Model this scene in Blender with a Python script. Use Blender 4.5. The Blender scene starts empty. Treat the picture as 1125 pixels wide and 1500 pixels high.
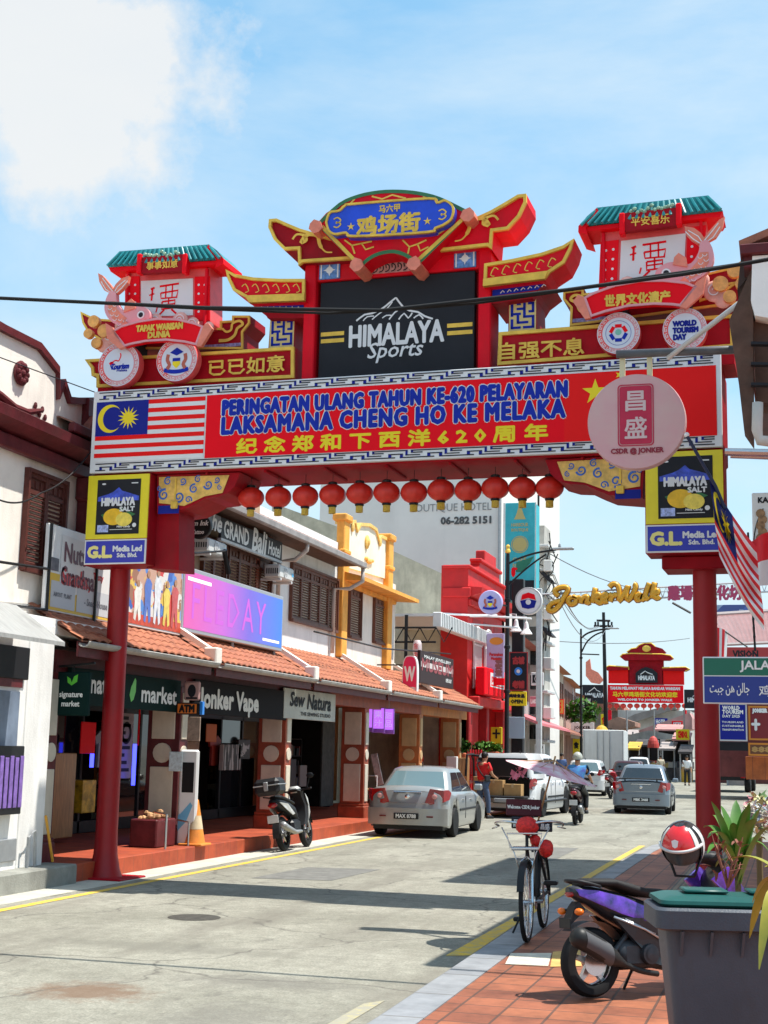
import bpy,math,random
from mathutils import Vector,Matrix
R=math.radians
V=Vector
scene=bpy.context.scene
C=scene.collection
rng=random.Random(7)
# --- camera
CAM_F,CAM_TH,CAM_PH,CAM_ROLL,CAM_H=2050.0,R(16.2),R(9.6),R(1.25),1.8
fw=V((-math.sin(CAM_TH)*math.cos(CAM_PH),math.cos(CAM_TH)*math.cos(CAM_PH),math.sin(CAM_PH)))
rt0=V((math.cos(CAM_TH),math.sin(CAM_TH),0))
up0=rt0.cross(fw)
rt=rt0*math.cos(CAM_ROLL)+up0*math.sin(CAM_ROLL)
up=-rt0*math.sin(CAM_ROLL)+up0*math.cos(CAM_ROLL)
CAM_C=V((0,0,CAM_H))
cd=bpy.data.cameras.new('camera')
cam=bpy.data.objects.new('camera',cd)
C.objects.link(cam)
cam.matrix_world=Matrix(((rt.x,up.x,-fw.x,0),(rt.y,up.y,-fw.y,0),(rt.z,up.z,-fw.z,CAM_H),(0,0,0,1)))
cd.sensor_fit='VERTICAL'
cd.sensor_height=24.0
cd.lens=24.0*CAM_F/1500.0
cd.clip_start=0.1
cd.clip_end=3000
scene.camera=cam
# --- sky, sun, exposure
SUN_DIR=V((0.42,0.10,1.0)).normalized()
SUN_EL=math.asin(SUN_DIR.z)
SUN_AZ=math.atan2(SUN_DIR.x,SUN_DIR.y)
world=bpy.data.worlds.new('World')
scene.world=world
world.use_nodes=True
wn,wl=world.node_tree.nodes,world.node_tree.links
wn.clear()
wo=wn.new('ShaderNodeOutputWorld')
bg=wn.new('ShaderNodeBackground')
sky=wn.new('ShaderNodeTexSky')
sky.sky_type='NISHITA'
sky.sun_disc=False
sky.sun_elevation=SUN_EL
sky.sun_rotation=SUN_AZ
sky.dust_density=0.4
sky.ozone_density=1.0
tc=wn.new('ShaderNodeTexCoord')
mp=wn.new('ShaderNodeMapping')
mp.inputs['Scale'].default_value=(1.0,1.0,2.6)
mp.inputs['Location'].default_value=(0.35,0.1,0.25)
wl.new(tc.outputs['Generated'],mp.inputs['Vector'])
n1=wn.new('ShaderNodeTexNoise');n1.inputs['Scale'].default_value=2.2;n1.inputs['Detail'].default_value=8;n1.inputs['Roughness'].default_value=0.58;n1.inputs['Distortion'].default_value=0.35
wl.new(mp.outputs['Vector'],n1.inputs['Vector'])
r1=wn.new('ShaderNodeValToRGB');r1.color_ramp.elements[0].position=0.42;r1.color_ramp.elements[1].position=0.68
wl.new(n1.outputs['Fac'],r1.inputs['Fac'])
CL=V((-0.4610,0.7712,0.4389)).normalized()
vd=wn.new('ShaderNodeVectorMath');vd.operation='DISTANCE';vd.inputs[1].default_value=CL
nb=wn.new('ShaderNodeTexNoise');nb.inputs['Scale'].default_value=10.0;nb.inputs['Detail'].default_value=9;nb.inputs['Roughness'].default_value=0.6
wl.new(tc.outputs['Generated'],nb.inputs['Vector'])
wl.new(tc.outputs['Generated'],vd.inputs[0])
m1=wn.new('ShaderNodeMath');m1.operation='MULTIPLY_ADD';m1.inputs[1].default_value=-0.34;
wl.new(nb.outputs['Fac'],m1.inputs[0]);wl.new(vd.outputs['Value'],m1.inputs[2])
r2=wn.new('ShaderNodeMapRange');r2.inputs[1].default_value=-0.05;r2.inputs[2].default_value=-0.11;r2.inputs[3].default_value=0;r2.inputs[4].default_value=1
wl.new(m1.outputs[0],r2.inputs[0])
sb=wn.new('ShaderNodeMixRGB');sb.blend_type='MULTIPLY';sb.inputs['Fac'].default_value=1;sb.inputs['Color2'].default_value=(0.98,1.75,2.0,1)
wl.new(sky.outputs['Color'],sb.inputs['Color1'])
pal=wn.new('ShaderNodeMixRGB');pal.inputs['Fac'].default_value=0.45;pal.inputs['Color2'].default_value=(4.0,6.7,8.1,1);wl.new(sb.outputs['Color'],pal.inputs['Color1'])
mx1=wn.new('ShaderNodeMixRGB');mx1.inputs['Color2'].default_value=(6.9,7.8,8.3,1)
md=wn.new('ShaderNodeMath');md.operation='MULTIPLY';md.inputs[1].default_value=0.75
wl.new(r1.outputs['Color'],md.inputs[0]);wl.new(md.outputs[0],mx1.inputs['Fac']);wl.new(pal.outputs['Color'],mx1.inputs['Color1'])
mx2=wn.new('ShaderNodeMixRGB');mx2.inputs['Color2'].default_value=(7.5,7.6,7.6,1)
md2=wn.new('ShaderNodeMath');md2.operation='MULTIPLY';md2.inputs[1].default_value=0.9
wl.new(r2.outputs[0],md2.inputs[0]);wl.new(md2.outputs[0],mx2.inputs['Fac']);wl.new(mx1.outputs['Color'],mx2.inputs['Color1'])
sx_=wn.new('ShaderNodeSeparateXYZ');wl.new(tc.outputs['Generated'],sx_.inputs[0])
hz=wn.new('ShaderNodeMapRange');hz.interpolation_type='SMOOTHSTEP';hz.inputs[1].default_value=0.0;hz.inputs[2].default_value=0.36;hz.inputs[3].default_value=0.9;hz.inputs[4].default_value=0.0
wl.new(sx_.outputs['Z'],hz.inputs[0])
mx3=wn.new('ShaderNodeMixRGB');mx3.inputs['Color2'].default_value=(6.6,7.7,8.15,1)
wl.new(hz.outputs[0],mx3.inputs['Fac']);wl.new(mx2.outputs['Color'],mx3.inputs['Color1'])
wl.new(mx3.outputs['Color'],bg.inputs['Color'])
bg.inputs['Strength'].default_value=0.06
wl.new(bg.outputs['Background'],wo.inputs['Surface'])
sl=bpy.data.lights.new('sun','SUN')
sl.energy=3.5
sl.angle=R(0.5)
sl.color=(1.0,0.96,0.88)
so=bpy.data.objects.new('sun',sl)
C.objects.link(so)
so.rotation_mode='QUATERNION'
so.rotation_quaternion=SUN_DIR.to_track_quat('Z','Y')
so.location=(0,0,40)
scene.view_settings.view_transform='Standard'
scene.view_settings.look='None'
scene.view_settings.gamma=1
scene.view_settings.exposure=1.0
scene.cycles.max_bounces=6
scene.cycles.diffuse_bounces=3
scene.cycles.glossy_bounces=3
scene.cycles.transparent_max_bounces=6
scene.cycles.use_denoising=True
# --- helpers
def ray(x,y):
 return rt*((x-562.5)/CAM_F)-up*((y-750)/CAM_F)+fw
def onplane(x,y,n,k):
 n=V(n);d=ray(x,y)
 return CAM_C+d*((k-n.dot(CAM_C))/n.dot(d))
def gX(x,y,k):return onplane(x,y,(1,0,0),k)
def gY(x,y,k):return onplane(x,y,(0,1,0),k)
def gZ(x,y,k=0.0):return onplane(x,y,(0,0,1),k)
def lin(h):
 h=h.lstrip('#')
 out=[]
 for i in(0,2,4):
  c=int(h[i:i+2],16)/255
  out.append(c/12.92 if c<=0.04045 else((c+0.055)/1.055)**2.4)
 return out
def col(c):
 return lin(c) if isinstance(c,str) else list(c)
MATS={}
def mat(key,c,rough=0.6,var=0.0,vs=3.0,metal=0.0,bump=0.0,bs=40.0,coat=0.0,spec=0.5,emit=0.0,c2=None,trans=0.0,dirt=0.0,stretch=None,ds=0.7):
 if key in MATS:return MATS[key]
 m=bpy.data.materials.new(key);m.use_nodes=True
 nt=m.node_tree;b=nt.nodes['Principled BSDF']
 c=col(c)
 b.inputs['Base Color'].default_value=(*c,1)
 b.inputs['Roughness'].default_value=rough
 b.inputs['Metallic'].default_value=metal
 b.inputs['Specular IOR Level'].default_value=spec if max(c)>0.12 or spec!=0.5 else 0.25
 if coat:b.inputs['Coat Weight'].default_value=coat;b.inputs['Coat Roughness'].default_value=0.06
 if trans:b.inputs['Transmission Weight'].default_value=trans
 if emit:
  b.inputs['Emission Color'].default_value=(*c,1);b.inputs['Emission Strength'].default_value=emit
 if var or bump or c2 or dirt:
  t=nt.nodes.new('ShaderNodeTexCoord')
  src=t.outputs['Object']
  if stretch:
   q=nt.nodes.new('ShaderNodeMapping');q.inputs['Scale'].default_value=stretch
   nt.links.new(src,q.inputs['Vector']);src=q.outputs['Vector']
  last=None
  if var or c2:
   n=nt.nodes.new('ShaderNodeTexNoise');n.inputs['Scale'].default_value=vs;n.inputs['Detail'].default_value=6;n.inputs['Roughness'].default_value=0.62
   nt.links.new(src,n.inputs['Vector'])
   rp=nt.nodes.new('ShaderNodeValToRGB')
   rp.color_ramp.elements[0].position=0.34;rp.color_ramp.elements[1].position=0.66
   a=col(c2) if c2 else [x*(1-var) for x in c]
   z=c if c2 else [min(1,x*(1+var)) for x in c]
   rp.color_ramp.elements[0].color=(*a,1);rp.color_ramp.elements[1].color=(*z,1)
   nt.links.new(n.outputs['Fac'],rp.inputs['Fac'])
   last=rp.outputs['Color']
  if dirt:
   n=nt.nodes.new('ShaderNodeTexNoise');n.inputs['Scale'].default_value=ds;n.inputs['Detail'].default_value=9;n.inputs['Roughness'].default_value=0.7
   q=nt.nodes.new('ShaderNodeMapping');q.inputs['Scale'].default_value=(2.5,2.5,0.6)
   nt.links.new(t.outputs['Object'],q.inputs['Vector']);nt.links.new(q.outputs['Vector'],n.inputs['Vector'])
   rp=nt.nodes.new('ShaderNodeValToRGB');rp.color_ramp.elements[0].position=0.50;rp.color_ramp.elements[1].position=0.75
   mm=nt.nodes.new('ShaderNodeMath');mm.operation='MULTIPLY';mm.inputs[1].default_value=dirt
   nt.links.new(n.outputs['Fac'],rp.inputs['Fac']);nt.links.new(rp.outputs['Color'],mm.inputs[0])
   mx=nt.nodes.new('ShaderNodeMixRGB');mx.inputs['Color2'].default_value=(0.06,0.05,0.04,1)
   nt.links.new(mm.outputs[0],mx.inputs['Fac'])
   if last:nt.links.new(last,mx.inputs['Color1'])
   else:mx.inputs['Color1'].default_value=(*c,1)
   last=mx.outputs['Color']
  if last:nt.links.new(last,b.inputs['Base Color'])
  if bump:
   n=nt.nodes.new('ShaderNodeTexNoise');n.inputs['Scale'].default_value=bs;n.inputs['Detail'].default_value=4
   nt.links.new(src,n.inputs['Vector'])
   bp=nt.nodes.new('ShaderNodeBump');bp.inputs['Strength'].default_value=bump;bp.inputs['Distance'].default_value=0.02
   nt.links.new(n.outputs['Fac'],bp.inputs['Height']);nt.links.new(bp.outputs['Normal'],b.inputs['Normal'])
 MATS[key]=m
 return m
class MB:
 """collects geometry for ONE mesh object"""
 def __init__(s):s.v=[];s.f=[];s.m=[];s.M=None ;s.mi=0
 def _a(s,p):
  p=V(p)
  if s.M is not None:p=s.M@p
  s.v.append(p);return len(s.v)-1
 def face(s,ids):s.f.append(tuple(ids));s.m.append(s.mi)
 def poly(s,pts):s.face([s._a(p) for p in pts]);return s
 def box(s,a,b):
  a,b=V(a),V(b)
  lo=V([min(a[i],b[i]) for i in range(3)]);hi=V([max(a[i],b[i]) for i in range(3)])
  i=[s._a((x,y,z)) for z in(lo.z,hi.z) for y in(lo.y,hi.y) for x in(lo.x,hi.x)]
  for q in((0,2,3,1),(4,5,7,6),(0,1,5,4),(2,6,7,3),(0,4,6,2),(1,3,7,5)):s.face([i[k] for k in q])
  return s
 def cbox(s,a,b,c=0.01):
  """box with chamfered edges"""
  a,b=V(a),V(b)
  lo=V([min(a[i],b[i]) for i in range(3)]);hi=V([max(a[i],b[i]) for i in range(3)])
  c=min(c,*((hi-lo)[i]*0.45 for i in range(3)))
  P={}
  for sx in(0,1):
   for sy in(0,1):
    for sz in(0,1):
     for ax in range(3):
      p=[(hi if t else lo)[k] for k,t in enumerate((sx,sy,sz))]
      for k in range(3):
       if k!=ax:p[k]+=c if(sx,sy,sz)[k]==0 else -c
      P[(sx,sy,sz,ax)]=s._a(p)
  for ax in range(3):
   u,w=[(1,2),(2,0),(0,1)][ax]
   for t in(0,1):
    ids=[]
    for(p,q) in((0,0),(1,0),(1,1),(0,1)):
     k=[0,0,0];k[ax]=t;k[u]=p;k[w]=q
     ids.append(P[(*k,ax)])
    s.face(ids if t else ids[::-1])
   for p in(0,1):
    for q in(0,1):
     k0=[0,0,0];k1=[0,0,0];k0[u]=k1[u]=p;k0[w]=k1[w]=q;k1[ax]=1
     ids=[P[(*k0,u)],P[(*k1,u)],P[(*k1,w)],P[(*k0,w)]]
     s.face(ids if p!=q else ids[::-1])
  for sx in(0,1):
   for sy in(0,1):
    for sz in(0,1):
     ids=[P[(sx,sy,sz,a)] for a in range(3)]
     s.face(ids if(sx+sy+sz)%2 else ids[::-1])
  return s
 def prism(s,pts,d):
  d=V(d);pts=[V(p) for p in pts];n=len(pts)
  nr=sum(((pts[i]-pts[0]).cross(pts[(i+1)%n]-pts[0]) for i in range(n)),V((0,0,0)))
  if nr.dot(d)>0:pts=pts[::-1]
  a=[s._a(p) for p in pts];b=[s._a(p+d) for p in pts]
  s.face(a);s.face(b[::-1])
  for i in range(n):
   j=(i+1)%n
   s.face((a[j],a[i],b[i],b[j]))
  return s
 def ring_band(s,outer,inner,d):
  """frame between two outlines with same count, extruded by d"""
  n=len(outer);d=V(d)
  o=[V(p) for p in outer];q=[V(p) for p in inner]
  A=[s._a(p) for p in o];B=[s._a(p) for p in q];A2=[s._a(p+d) for p in o];B2=[s._a(p+d) for p in q]
  for i in range(n):
   j=(i+1)%n
   s.face((A[i],A[j],B[j],B[i]));s.face((A2[j],A2[i],B2[i],B2[j]));s.face((A[j],A[i],A2[i],A2[j]));s.face((B[i],B[j],B2[j],B2[i]))
  return s
 def rings(s,rs,caps=True,closed=True):
  ids=[[s._a(p) for p in r] for r in rs]
  n=len(ids[0])
  for a,b in zip(ids,ids[1:]):
   for i in range(n if closed else n-1):
    j=(i+1)%n
    s.face((a[i],a[j],b[j],b[i]))
  if caps:s.face(ids[0][::-1]);s.face(ids[-1])
  return s
 def tube(s,pts,r,n=8,caps=True):
  pts=[V(p) for p in pts]
  rr=r if isinstance(r,(list,tuple)) else [r]*len(pts)
  rs=[];prev=None
  for i,p in enumerate(pts):
   t=(pts[min(i+1,len(pts)-1)]-pts[max(i-1,0)]).normalized()
   if prev is None:
    h=V((0,0,1)) if abs(t.z)<0.9 else V((1,0,0))
    a=t.cross(h).normalized()
   else:
    a=(prev-t*prev.dot(t))
    a=a.normalized() if a.length>1e-6 else t.orthogonal().normalized()
   prev=a;b=t.cross(a)
   rs.append([p+(a*math.cos(2*math.pi*k/n)+b*math.sin(2*math.pi*k/n))*rr[i] for k in range(n)])
  return s.rings(rs,caps)
 def lathe(s,prof,c=(0,0,0),ax='z',n=20,caps=True):
  c=V(c);rs=[]
  for r,h in prof:
   ring=[]
   for k in range(n):
    a=2*math.pi*k/n;x,y=r*math.cos(a),r*math.sin(a)
    ring.append(c+V({'z':(x,y,h),'y':(y,h,x),'x':(h,x,y)}[ax]))
   rs.append(ring)
  return s.rings(rs,caps)
 def ell(s,c,r,n=14,m=9):
  c=V(c);r=V(r) if hasattr(r,'__len__') else V((r,r,r));rs=[]
  for i in range(m+1):
   a=math.pi*(0.02+0.96*i/m)-math.pi/2
   rs.append([c+V((r.x*math.cos(a)*math.cos(2*math.pi*k/n),r.y*math.cos(a)*math.sin(2*math.pi*k/n),r.z*math.sin(a))) for k in range(n)])
  return s.rings(rs)
 def add(s,o,M=None):
  k=len(s.v)
  for p in o.v:s._a(M@p if M is not None else p)
  for f,m in zip(o.f,o.m):s.f.append(tuple(i+k for i in f));s.m.append(m if m else s.mi)
  return s
WM={}
def obj(name,mb,material,parent=None,smooth=False,local=False):
 me=bpy.data.meshes.new(name)
 vs=mb.v
 if parent is not None and not local:
  M=WM.get(parent.name)
  if M is not None:
   Mi=M.inverted();vs=[Mi@p for p in vs]
 me.from_pydata([tuple(p) for p in vs],[],mb.f)
 mats=material if isinstance(material,(list,tuple)) else [material]
 for m in mats:me.materials.append(m)
 if len(mats)>1:me.polygons.foreach_set('material_index',mb.m)
 if smooth:
  me.polygons.foreach_set('use_smooth',[True]*len(me.polygons))
  if smooth is not True:me.set_sharp_from_angle(angle=R(smooth))
 me.update()
 o=bpy.data.objects.new(name,me);C.objects.link(o)
 if parent is not None:
  o.parent=parent
  if parent.name in WM:WM[o.name]=WM[parent.name]
 return o
def tag(o,label,cat,group=None,kind=None):
 if label:o['label']=label
 if cat:o['category']=cat
 if group:o['group']=group
 o['kind']=kind or 'thing'
 return o
def thing(name,label,cat,loc=(0,0,0),rz=0.0,group=None):
 o=bpy.data.objects.new(name,None);C.objects.link(o)
 o.empty_display_size=0.2
 o.location=loc;o.rotation_euler=(0,0,rz)
 WM[o.name]=Matrix.Translation(V(loc))@Matrix.Rotation(rz,4,'Z')
 return tag(o,label,cat,group)
def struct(name,mb,m,smooth=False):
 o=obj(name,mb,m,None,smooth);o['kind']='structure';return o
def single(name,mb,m,label,cat,group=None,smooth=False):
 """a thing that is one mesh; its origin is moved to its base"""
 lo=[min(p[i] for p in mb.v) for i in range(3)];hi=[max(p[i] for p in mb.v) for i in range(3)]
 c=V(((lo[0]+hi[0])/2,(lo[1]+hi[1])/2,lo[2]))
 mb.v=[p-c for p in mb.v]
 o=obj(name,mb,m,None,smooth);o.location=c
 return tag(o,label,cat,group)
def dup(root,loc,rz=None,label=None,group=None):
 r=root.copy();C.objects.link(r);r.location=loc
 if rz is not None:r.rotation_euler=(0,0,rz)
 if label:r['label']=label
 if group:r['group']=group
 for ch in list(root.children):
  c=ch.copy();C.objects.link(c);c.parent=r
  for g in list(ch.children):
   d=g.copy();C.objects.link(d);d.parent=c
 return r
_tc={}
def glyphs(body,res=2,shear=0.0,track=1.0):
 k=(body,res,shear,track)
 if k not in _tc:
  cu=bpy.data.curves.new('lettering','FONT');cu.body=body;cu.resolution_u=res;cu.shear=shear;cu.space_character=track
  o=bpy.data.objects.new('lettering',cu);C.objects.link(o)
  dg=bpy.context.evaluated_depsgraph_get()
  me=bpy.data.meshes.new_from_object(o.evaluated_get(dg))
  _tc[k]=([v.co.copy() for v in me.vertices],[tuple(p.vertices) for p in me.polygons])
  bpy.data.objects.remove(o);bpy.data.curves.remove(cu);bpy.data.meshes.remove(me)
 return _tc[k]
def frame(o,r,u):
 """matrix: local x -> r, y -> u, z -> r x u (towards the viewer of the text)"""
 r,u=V(r).normalized(),V(u).normalized();n=r.cross(u).normalized()
 return Matrix(((r.x,u.x,n.x,o[0]),(r.y,u.y,n.y,o[1]),(r.z,u.z,n.z,o[2]),(0,0,0,1)))
def text(mb,body,F,cx,cy,w=None,h=None,bold=0.0,z=0.0,res=2,shear=0.0,cond=1.0,oval=8,track=1.0):
 """flat lettering in frame F fitted to w x h about (cx, cy); bold = stroke growth in m"""
 vs,fs=glyphs(body,res,shear,track)
 if not vs:return mb
 x0,x1=min(v.x for v in vs),max(v.x for v in vs);y0,y1=min(v.y for v in vs),max(v.y for v in vs)
 sx=(w/(x1-x0)) if w else None ;sy=(h/(y1-y0)) if h else None
 if sx is None:sx=sy*cond
 if sy is None:sy=sx/cond
 offs=[(0,0)]
 if bold:offs=[(bold*math.cos(2*math.pi*k/oval),bold*math.sin(2*math.pi*k/oval)) for k in range(oval)]+[(0,0)]
 for i,(dx,dy) in enumerate(offs):
  k=len(mb.v)
  for v in vs:mb._a(F@V(((v.x-(x0+x1)/2)*sx+cx+dx,(v.y-(y0+y1)/2)*sy+cy+dy,z+i*0.00025)))
  for f in fs:mb.f.append(tuple(j+k for j in f));mb.m.append(mb.mi)
 return mb
def stroke(mb,pts,w,F,z=0.0,n=None):
 """flat ribbon along a polyline in frame F; w is a width or a list of widths"""
 pts=[V((p[0],p[1])) for p in pts]
 if n:pts=spline(pts,n)
 m=len(pts)
 if isinstance(w,(list,tuple)):
  W=[w[0]+(w[-1]-w[0])*i/(m-1) if len(w)==2 else w[min(len(w)-1,int(i*len(w)/m))] for i in range(m)]
 else:W=[w]*m
 L,Rr=[],[]
 for i,p in enumerate(pts):
  t=pts[min(i+1,m-1)]-pts[max(i-1,0)]
  t=t.normalized() if t.length>1e-9 else V((1,0));nn=V((-t.y,t.x))
  L.append(mb._a(F@V((*(p+nn*W[i]/2),z))));Rr.append(mb._a(F@V((*(p-nn*W[i]/2),z))))
 for i in range(m-1):mb.face((Rr[i],Rr[i+1],L[i+1],L[i]))
 return mb
def spline(pts,n):
 out=[];m=len(pts)
 for i in range(m-1):
  p0,p1,p2,p3=pts[max(i-1,0)],pts[i],pts[i+1],pts[min(i+2,m-1)]
  for k in range(n):
   t=k/n
   out.append(0.5*((2*p1)+(p2-p0)*t+(2*p0-5*p1+4*p2-p3)*t*t+(3*p1-p0-3*p2+p3)*t**3))
 out.append(pts[-1]);return out
def disc(mb,F,cx,cy,r,z=0.0,n=32,ry=None):
 mb.face([mb._a(F@V((cx+r*math.cos(2*math.pi*k/n),cy+(ry or r)*math.sin(2*math.pi*k/n),z))) for k in range(n)]);return mb
def annulus(mb,F,cx,cy,r0,r1,z=0.0,n=36):
 a=[mb._a(F@V((cx+r1*math.cos(2*math.pi*k/n),cy+r1*math.sin(2*math.pi*k/n),z))) for k in range(n)]
 b=[mb._a(F@V((cx+r0*math.cos(2*math.pi*k/n),cy+r0*math.sin(2*math.pi*k/n),z))) for k in range(n)]
 for k in range(n):
  j=(k+1)%n;mb.face((a[k],a[j],b[j],b[k]))
 return mb
def rect(mb,F,x0,y0,x1,y1,z=0.0):
 mb.face([mb._a(F@V(p)) for p in((x0,y0,z),(x1,y0,z),(x1,y1,z),(x0,y1,z))]);return mb
def flat(mb,F,pts,z=0.0):
 mb.face([mb._a(F@V((p[0],p[1],z))) for p in pts]);return mb
def qframe(a,b,c):
 """frame + size from three corners: a lower left, b lower right, c upper left"""
 a,b,c=V(a),V(b),V(c)
 return frame(a,b-a,c-a),(b-a).length,(c-a).length
def star(mb,F,cx,cy,r1,r2,n,z=0.0,rot=0.0):
 flat(mb,F,[(cx+(r1 if k%2==0 else r2)*math.sin(math.pi*k/n+rot),cy+(r1 if k%2==0 else r2)*math.cos(math.pi*k/n+rot)) for k in range(2*n)],z);return mb
# --- shared materials
M_maroon=mat('maroon paint',(0.11,0.016,0.02),0.5,0.25,6,bump=0.1,dirt=0.25)
M_rust=mat('brick red paint',(0.30,0.055,0.02),0.55,0.25,5,bump=0.15,dirt=0.3)
M_cream=mat('cream plaster',(0.86,0.80,0.72),0.8,0.06,2,bump=0.15,dirt=0.3)
M_white=mat('white plaster',(0.86,0.84,0.81),0.8,0.05,2,bump=0.15,dirt=0.3)
M_tan=mat('tan plaster',(0.50,0.36,0.24),0.8,0.12,2,bump=0.15,dirt=0.25)
M_orange=mat('orange plaster',(0.84,0.38,0.06),0.75,0.15,3,bump=0.15,dirt=0.25)
M_tile=mat('terracotta roof tile',(0.47,0.165,0.08),0.8,0,7,c2=(0.28,0.085,0.045),bump=0.3,bs=30,dirt=0.6)
M_shut=mat('brown louvre',(0.13,0.045,0.025),0.55,0.2,9)
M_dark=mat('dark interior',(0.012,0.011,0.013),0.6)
M_black=mat('black metal',(0.014,0.014,0.016),0.4)
M_blackpl=mat('black plastic',(0.02,0.02,0.022),0.5,bump=0.05,bs=200)
M_glassd=mat('dark shop glass',(0.012,0.014,0.017),0.04,spec=0.6)
M_grey=mat('grey metal',(0.32,0.33,0.34),0.45,0.1,8,metal=0.3)
M_lgrey=mat('pale grey paint',(0.55,0.56,0.56),0.6,0.1,6,dirt=0.3)
M_whitep=mat('white paint',(0.78,0.78,0.78),0.4,0.03,4)
M_steel=mat('steel',(0.6,0.6,0.62),0.25,metal=1.0)
M_rubber=mat('rubber',(0.012,0.012,0.013),0.75,bump=0.1,bs=80)
M_red=mat('red paint',(0.72,0.01,0.02),0.45,0.06,3)
M_gold=mat('gold paint',(0.70,0.42,0.06),0.4,0.1,8)
M_concrete=mat('weathered concrete',(0.42,0.40,0.35),0.85,0.14,3,bump=0.3,dirt=0.4)
M_wood=mat('varnished wood',(0.42,0.22,0.09),0.45,0.25,3,stretch=(8,8,1))
M_yellow=mat('yellow paint',(0.80,0.58,0.02),0.45,0.04,4)
M_blue=mat('deep blue',(0.02,0.03,0.42),0.4,0.04,4)
# --- ground, road, pavement
def ground_mat():
 m=bpy.data.materials.new('sun bleached asphalt');m.use_nodes=True
 nt=m.node_tree;N=nt.nodes;Lk=nt.links;b=N['Principled BSDF'];b.inputs['Roughness'].default_value=0.88
 t=N.new('ShaderNodeTexCoord')
 def noise(s,d,r=0.6,sc=None):
  n=N.new('ShaderNodeTexNoise');n.inputs['Scale'].default_value=s;n.inputs['Detail'].default_value=d;n.inputs['Roughness'].default_value=r
  if sc:
   q=N.new('ShaderNodeMapping');q.inputs['Scale'].default_value=sc;Lk.new(t.outputs['Object'],q.inputs['Vector']);Lk.new(q.outputs['Vector'],n.inputs['Vector'])
  else:Lk.new(t.outputs['Object'],n.inputs['Vector'])
  return n.outputs['Fac']
 def ramp(f,p0,p1,c0,c1):
  r=N.new('ShaderNodeValToRGB');r.color_ramp.elements[0].position=p0;r.color_ramp.elements[1].position=p1
  r.color_ramp.elements[0].color=(*c0,1);r.color_ramp.elements[1].color=(*c1,1);Lk.new(f,r.inputs['Fac']);return r.outputs['Color']
 def mix(f,a,c,mode='MIX'):
  x=N.new('ShaderNodeMixRGB');x.blend_type=mode
  if isinstance(f,float):x.inputs['Fac'].default_value=f
  else:Lk.new(f,x.inputs['Fac'])
  for i,s in((1,a),(2,c)):
   if isinstance(s,tuple):x.inputs[i].default_value=(*s,1)
   else:Lk.new(s,x.inputs[i])
  return x.outputs['Color']
 base=ramp(noise(0.55,8),0.35,0.66,(0.25,0.24,0.20),(0.36,0.345,0.295))
 base=mix(0.9,base,ramp(noise(42,4,0.85),0.32,0.66,(0.50,0.50,0.49),(1.28,1.27,1.24)),'MULTIPLY')
 base=mix(0.8,base,ramp(noise(7,8,0.75),0.33,0.64,(0.66,0.65,0.62),(1.12,1.12,1.1)),'MULTIPLY')
 st=ramp(noise(1.4,7,0.66,(1.1,0.22,1)),0.49,0.70,(0,0,0),(0.85,0.85,0.85))
 base=mix(st,base,(0.17,0.155,0.125))
 sp=ramp(noise(3.2,9,0.72,(0.8,0.35,1)),0.575,0.68,(0,0,0),(0.8,0.8,0.8))
 base=mix(sp,base,(0.13,0.12,0.10))
 for(x,y,rx,ry,c,k) in((-5.0,9.7,0.55,0.45,(0.16,0.085,0.045),0.75),(-6.1,14.15,0.36,0.3,(0.09,0.08,0.06),0.8),(-3.9,10.6,0.8,0.35,(0.14,0.13,0.11),0.6),(-5.4,12.0,1.5,0.35,(0.17,0.16,0.13),0.6),(-3.7,9.0,0.5,0.9,(0.14,0.13,0.11),0.5)):
  q=N.new('ShaderNodeMapping');q.vector_type='POINT'
  q.inputs['Location'].default_value=(-x/rx,-y/ry,0);q.inputs['Scale'].default_value=(1/rx,1/ry,0)
  Lk.new(t.outputs['Object'],q.inputs['Vector'])
  l=N.new('ShaderNodeVectorMath');l.operation='LENGTH';Lk.new(q.outputs['Vector'],l.inputs[0])
  a=N.new('ShaderNodeMath');a.operation='MULTIPLY_ADD';a.inputs[1].default_value=2.2
  Lk.new(noise(5.5,6,0.75),a.inputs[0]);Lk.new(l.outputs['Value'],a.inputs[2])
  mr=N.new('ShaderNodeMapRange');mr.inputs[1].default_value=2.15;mr.inputs[2].default_value=1.55;mr.inputs[3].default_value=0;mr.inputs[4].default_value=k
  Lk.new(a.outputs[0],mr.inputs[0])
  base=mix(mr.outputs[0],base,c)
 vo=N.new('ShaderNodeTexVoronoi');vo.feature='DISTANCE_TO_EDGE';vo.inputs['Scale'].default_value=0.33
 q=N.new('ShaderNodeMapping');Lk.new(t.outputs['Object'],q.inputs['Vector'])
 ad=N.new('ShaderNodeVectorMath');ad.operation='ADD'
 nn=N.new('ShaderNodeTexNoise');nn.inputs['Scale'].default_value=1.3;nn.inputs['Detail'].default_value=6;Lk.new(t.outputs['Object'],nn.inputs['Vector'])
 Lk.new(q.outputs['Vector'],ad.inputs[0]);Lk.new(nn.outputs['Color'],ad.inputs[1]);Lk.new(ad.outputs[0],vo.inputs['Vector'])
 cr=ramp(vo.outputs['Distance'],0.0,0.010,(0.8,0.8,0.8),(0,0,0))
 base=mix(cr,base,(0.10,0.09,0.075))
 Lk.new(base,b.inputs['Base Color'])
 bp=N.new('ShaderNodeBump');bp.inputs['Strength'].default_value=0.35;bp.inputs['Distance'].default_value=0.012
 Lk.new(noise(120,3,0.7),bp.inputs['Height']);Lk.new(bp.outputs['Normal'],b.inputs['Normal'])
 return m
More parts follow.
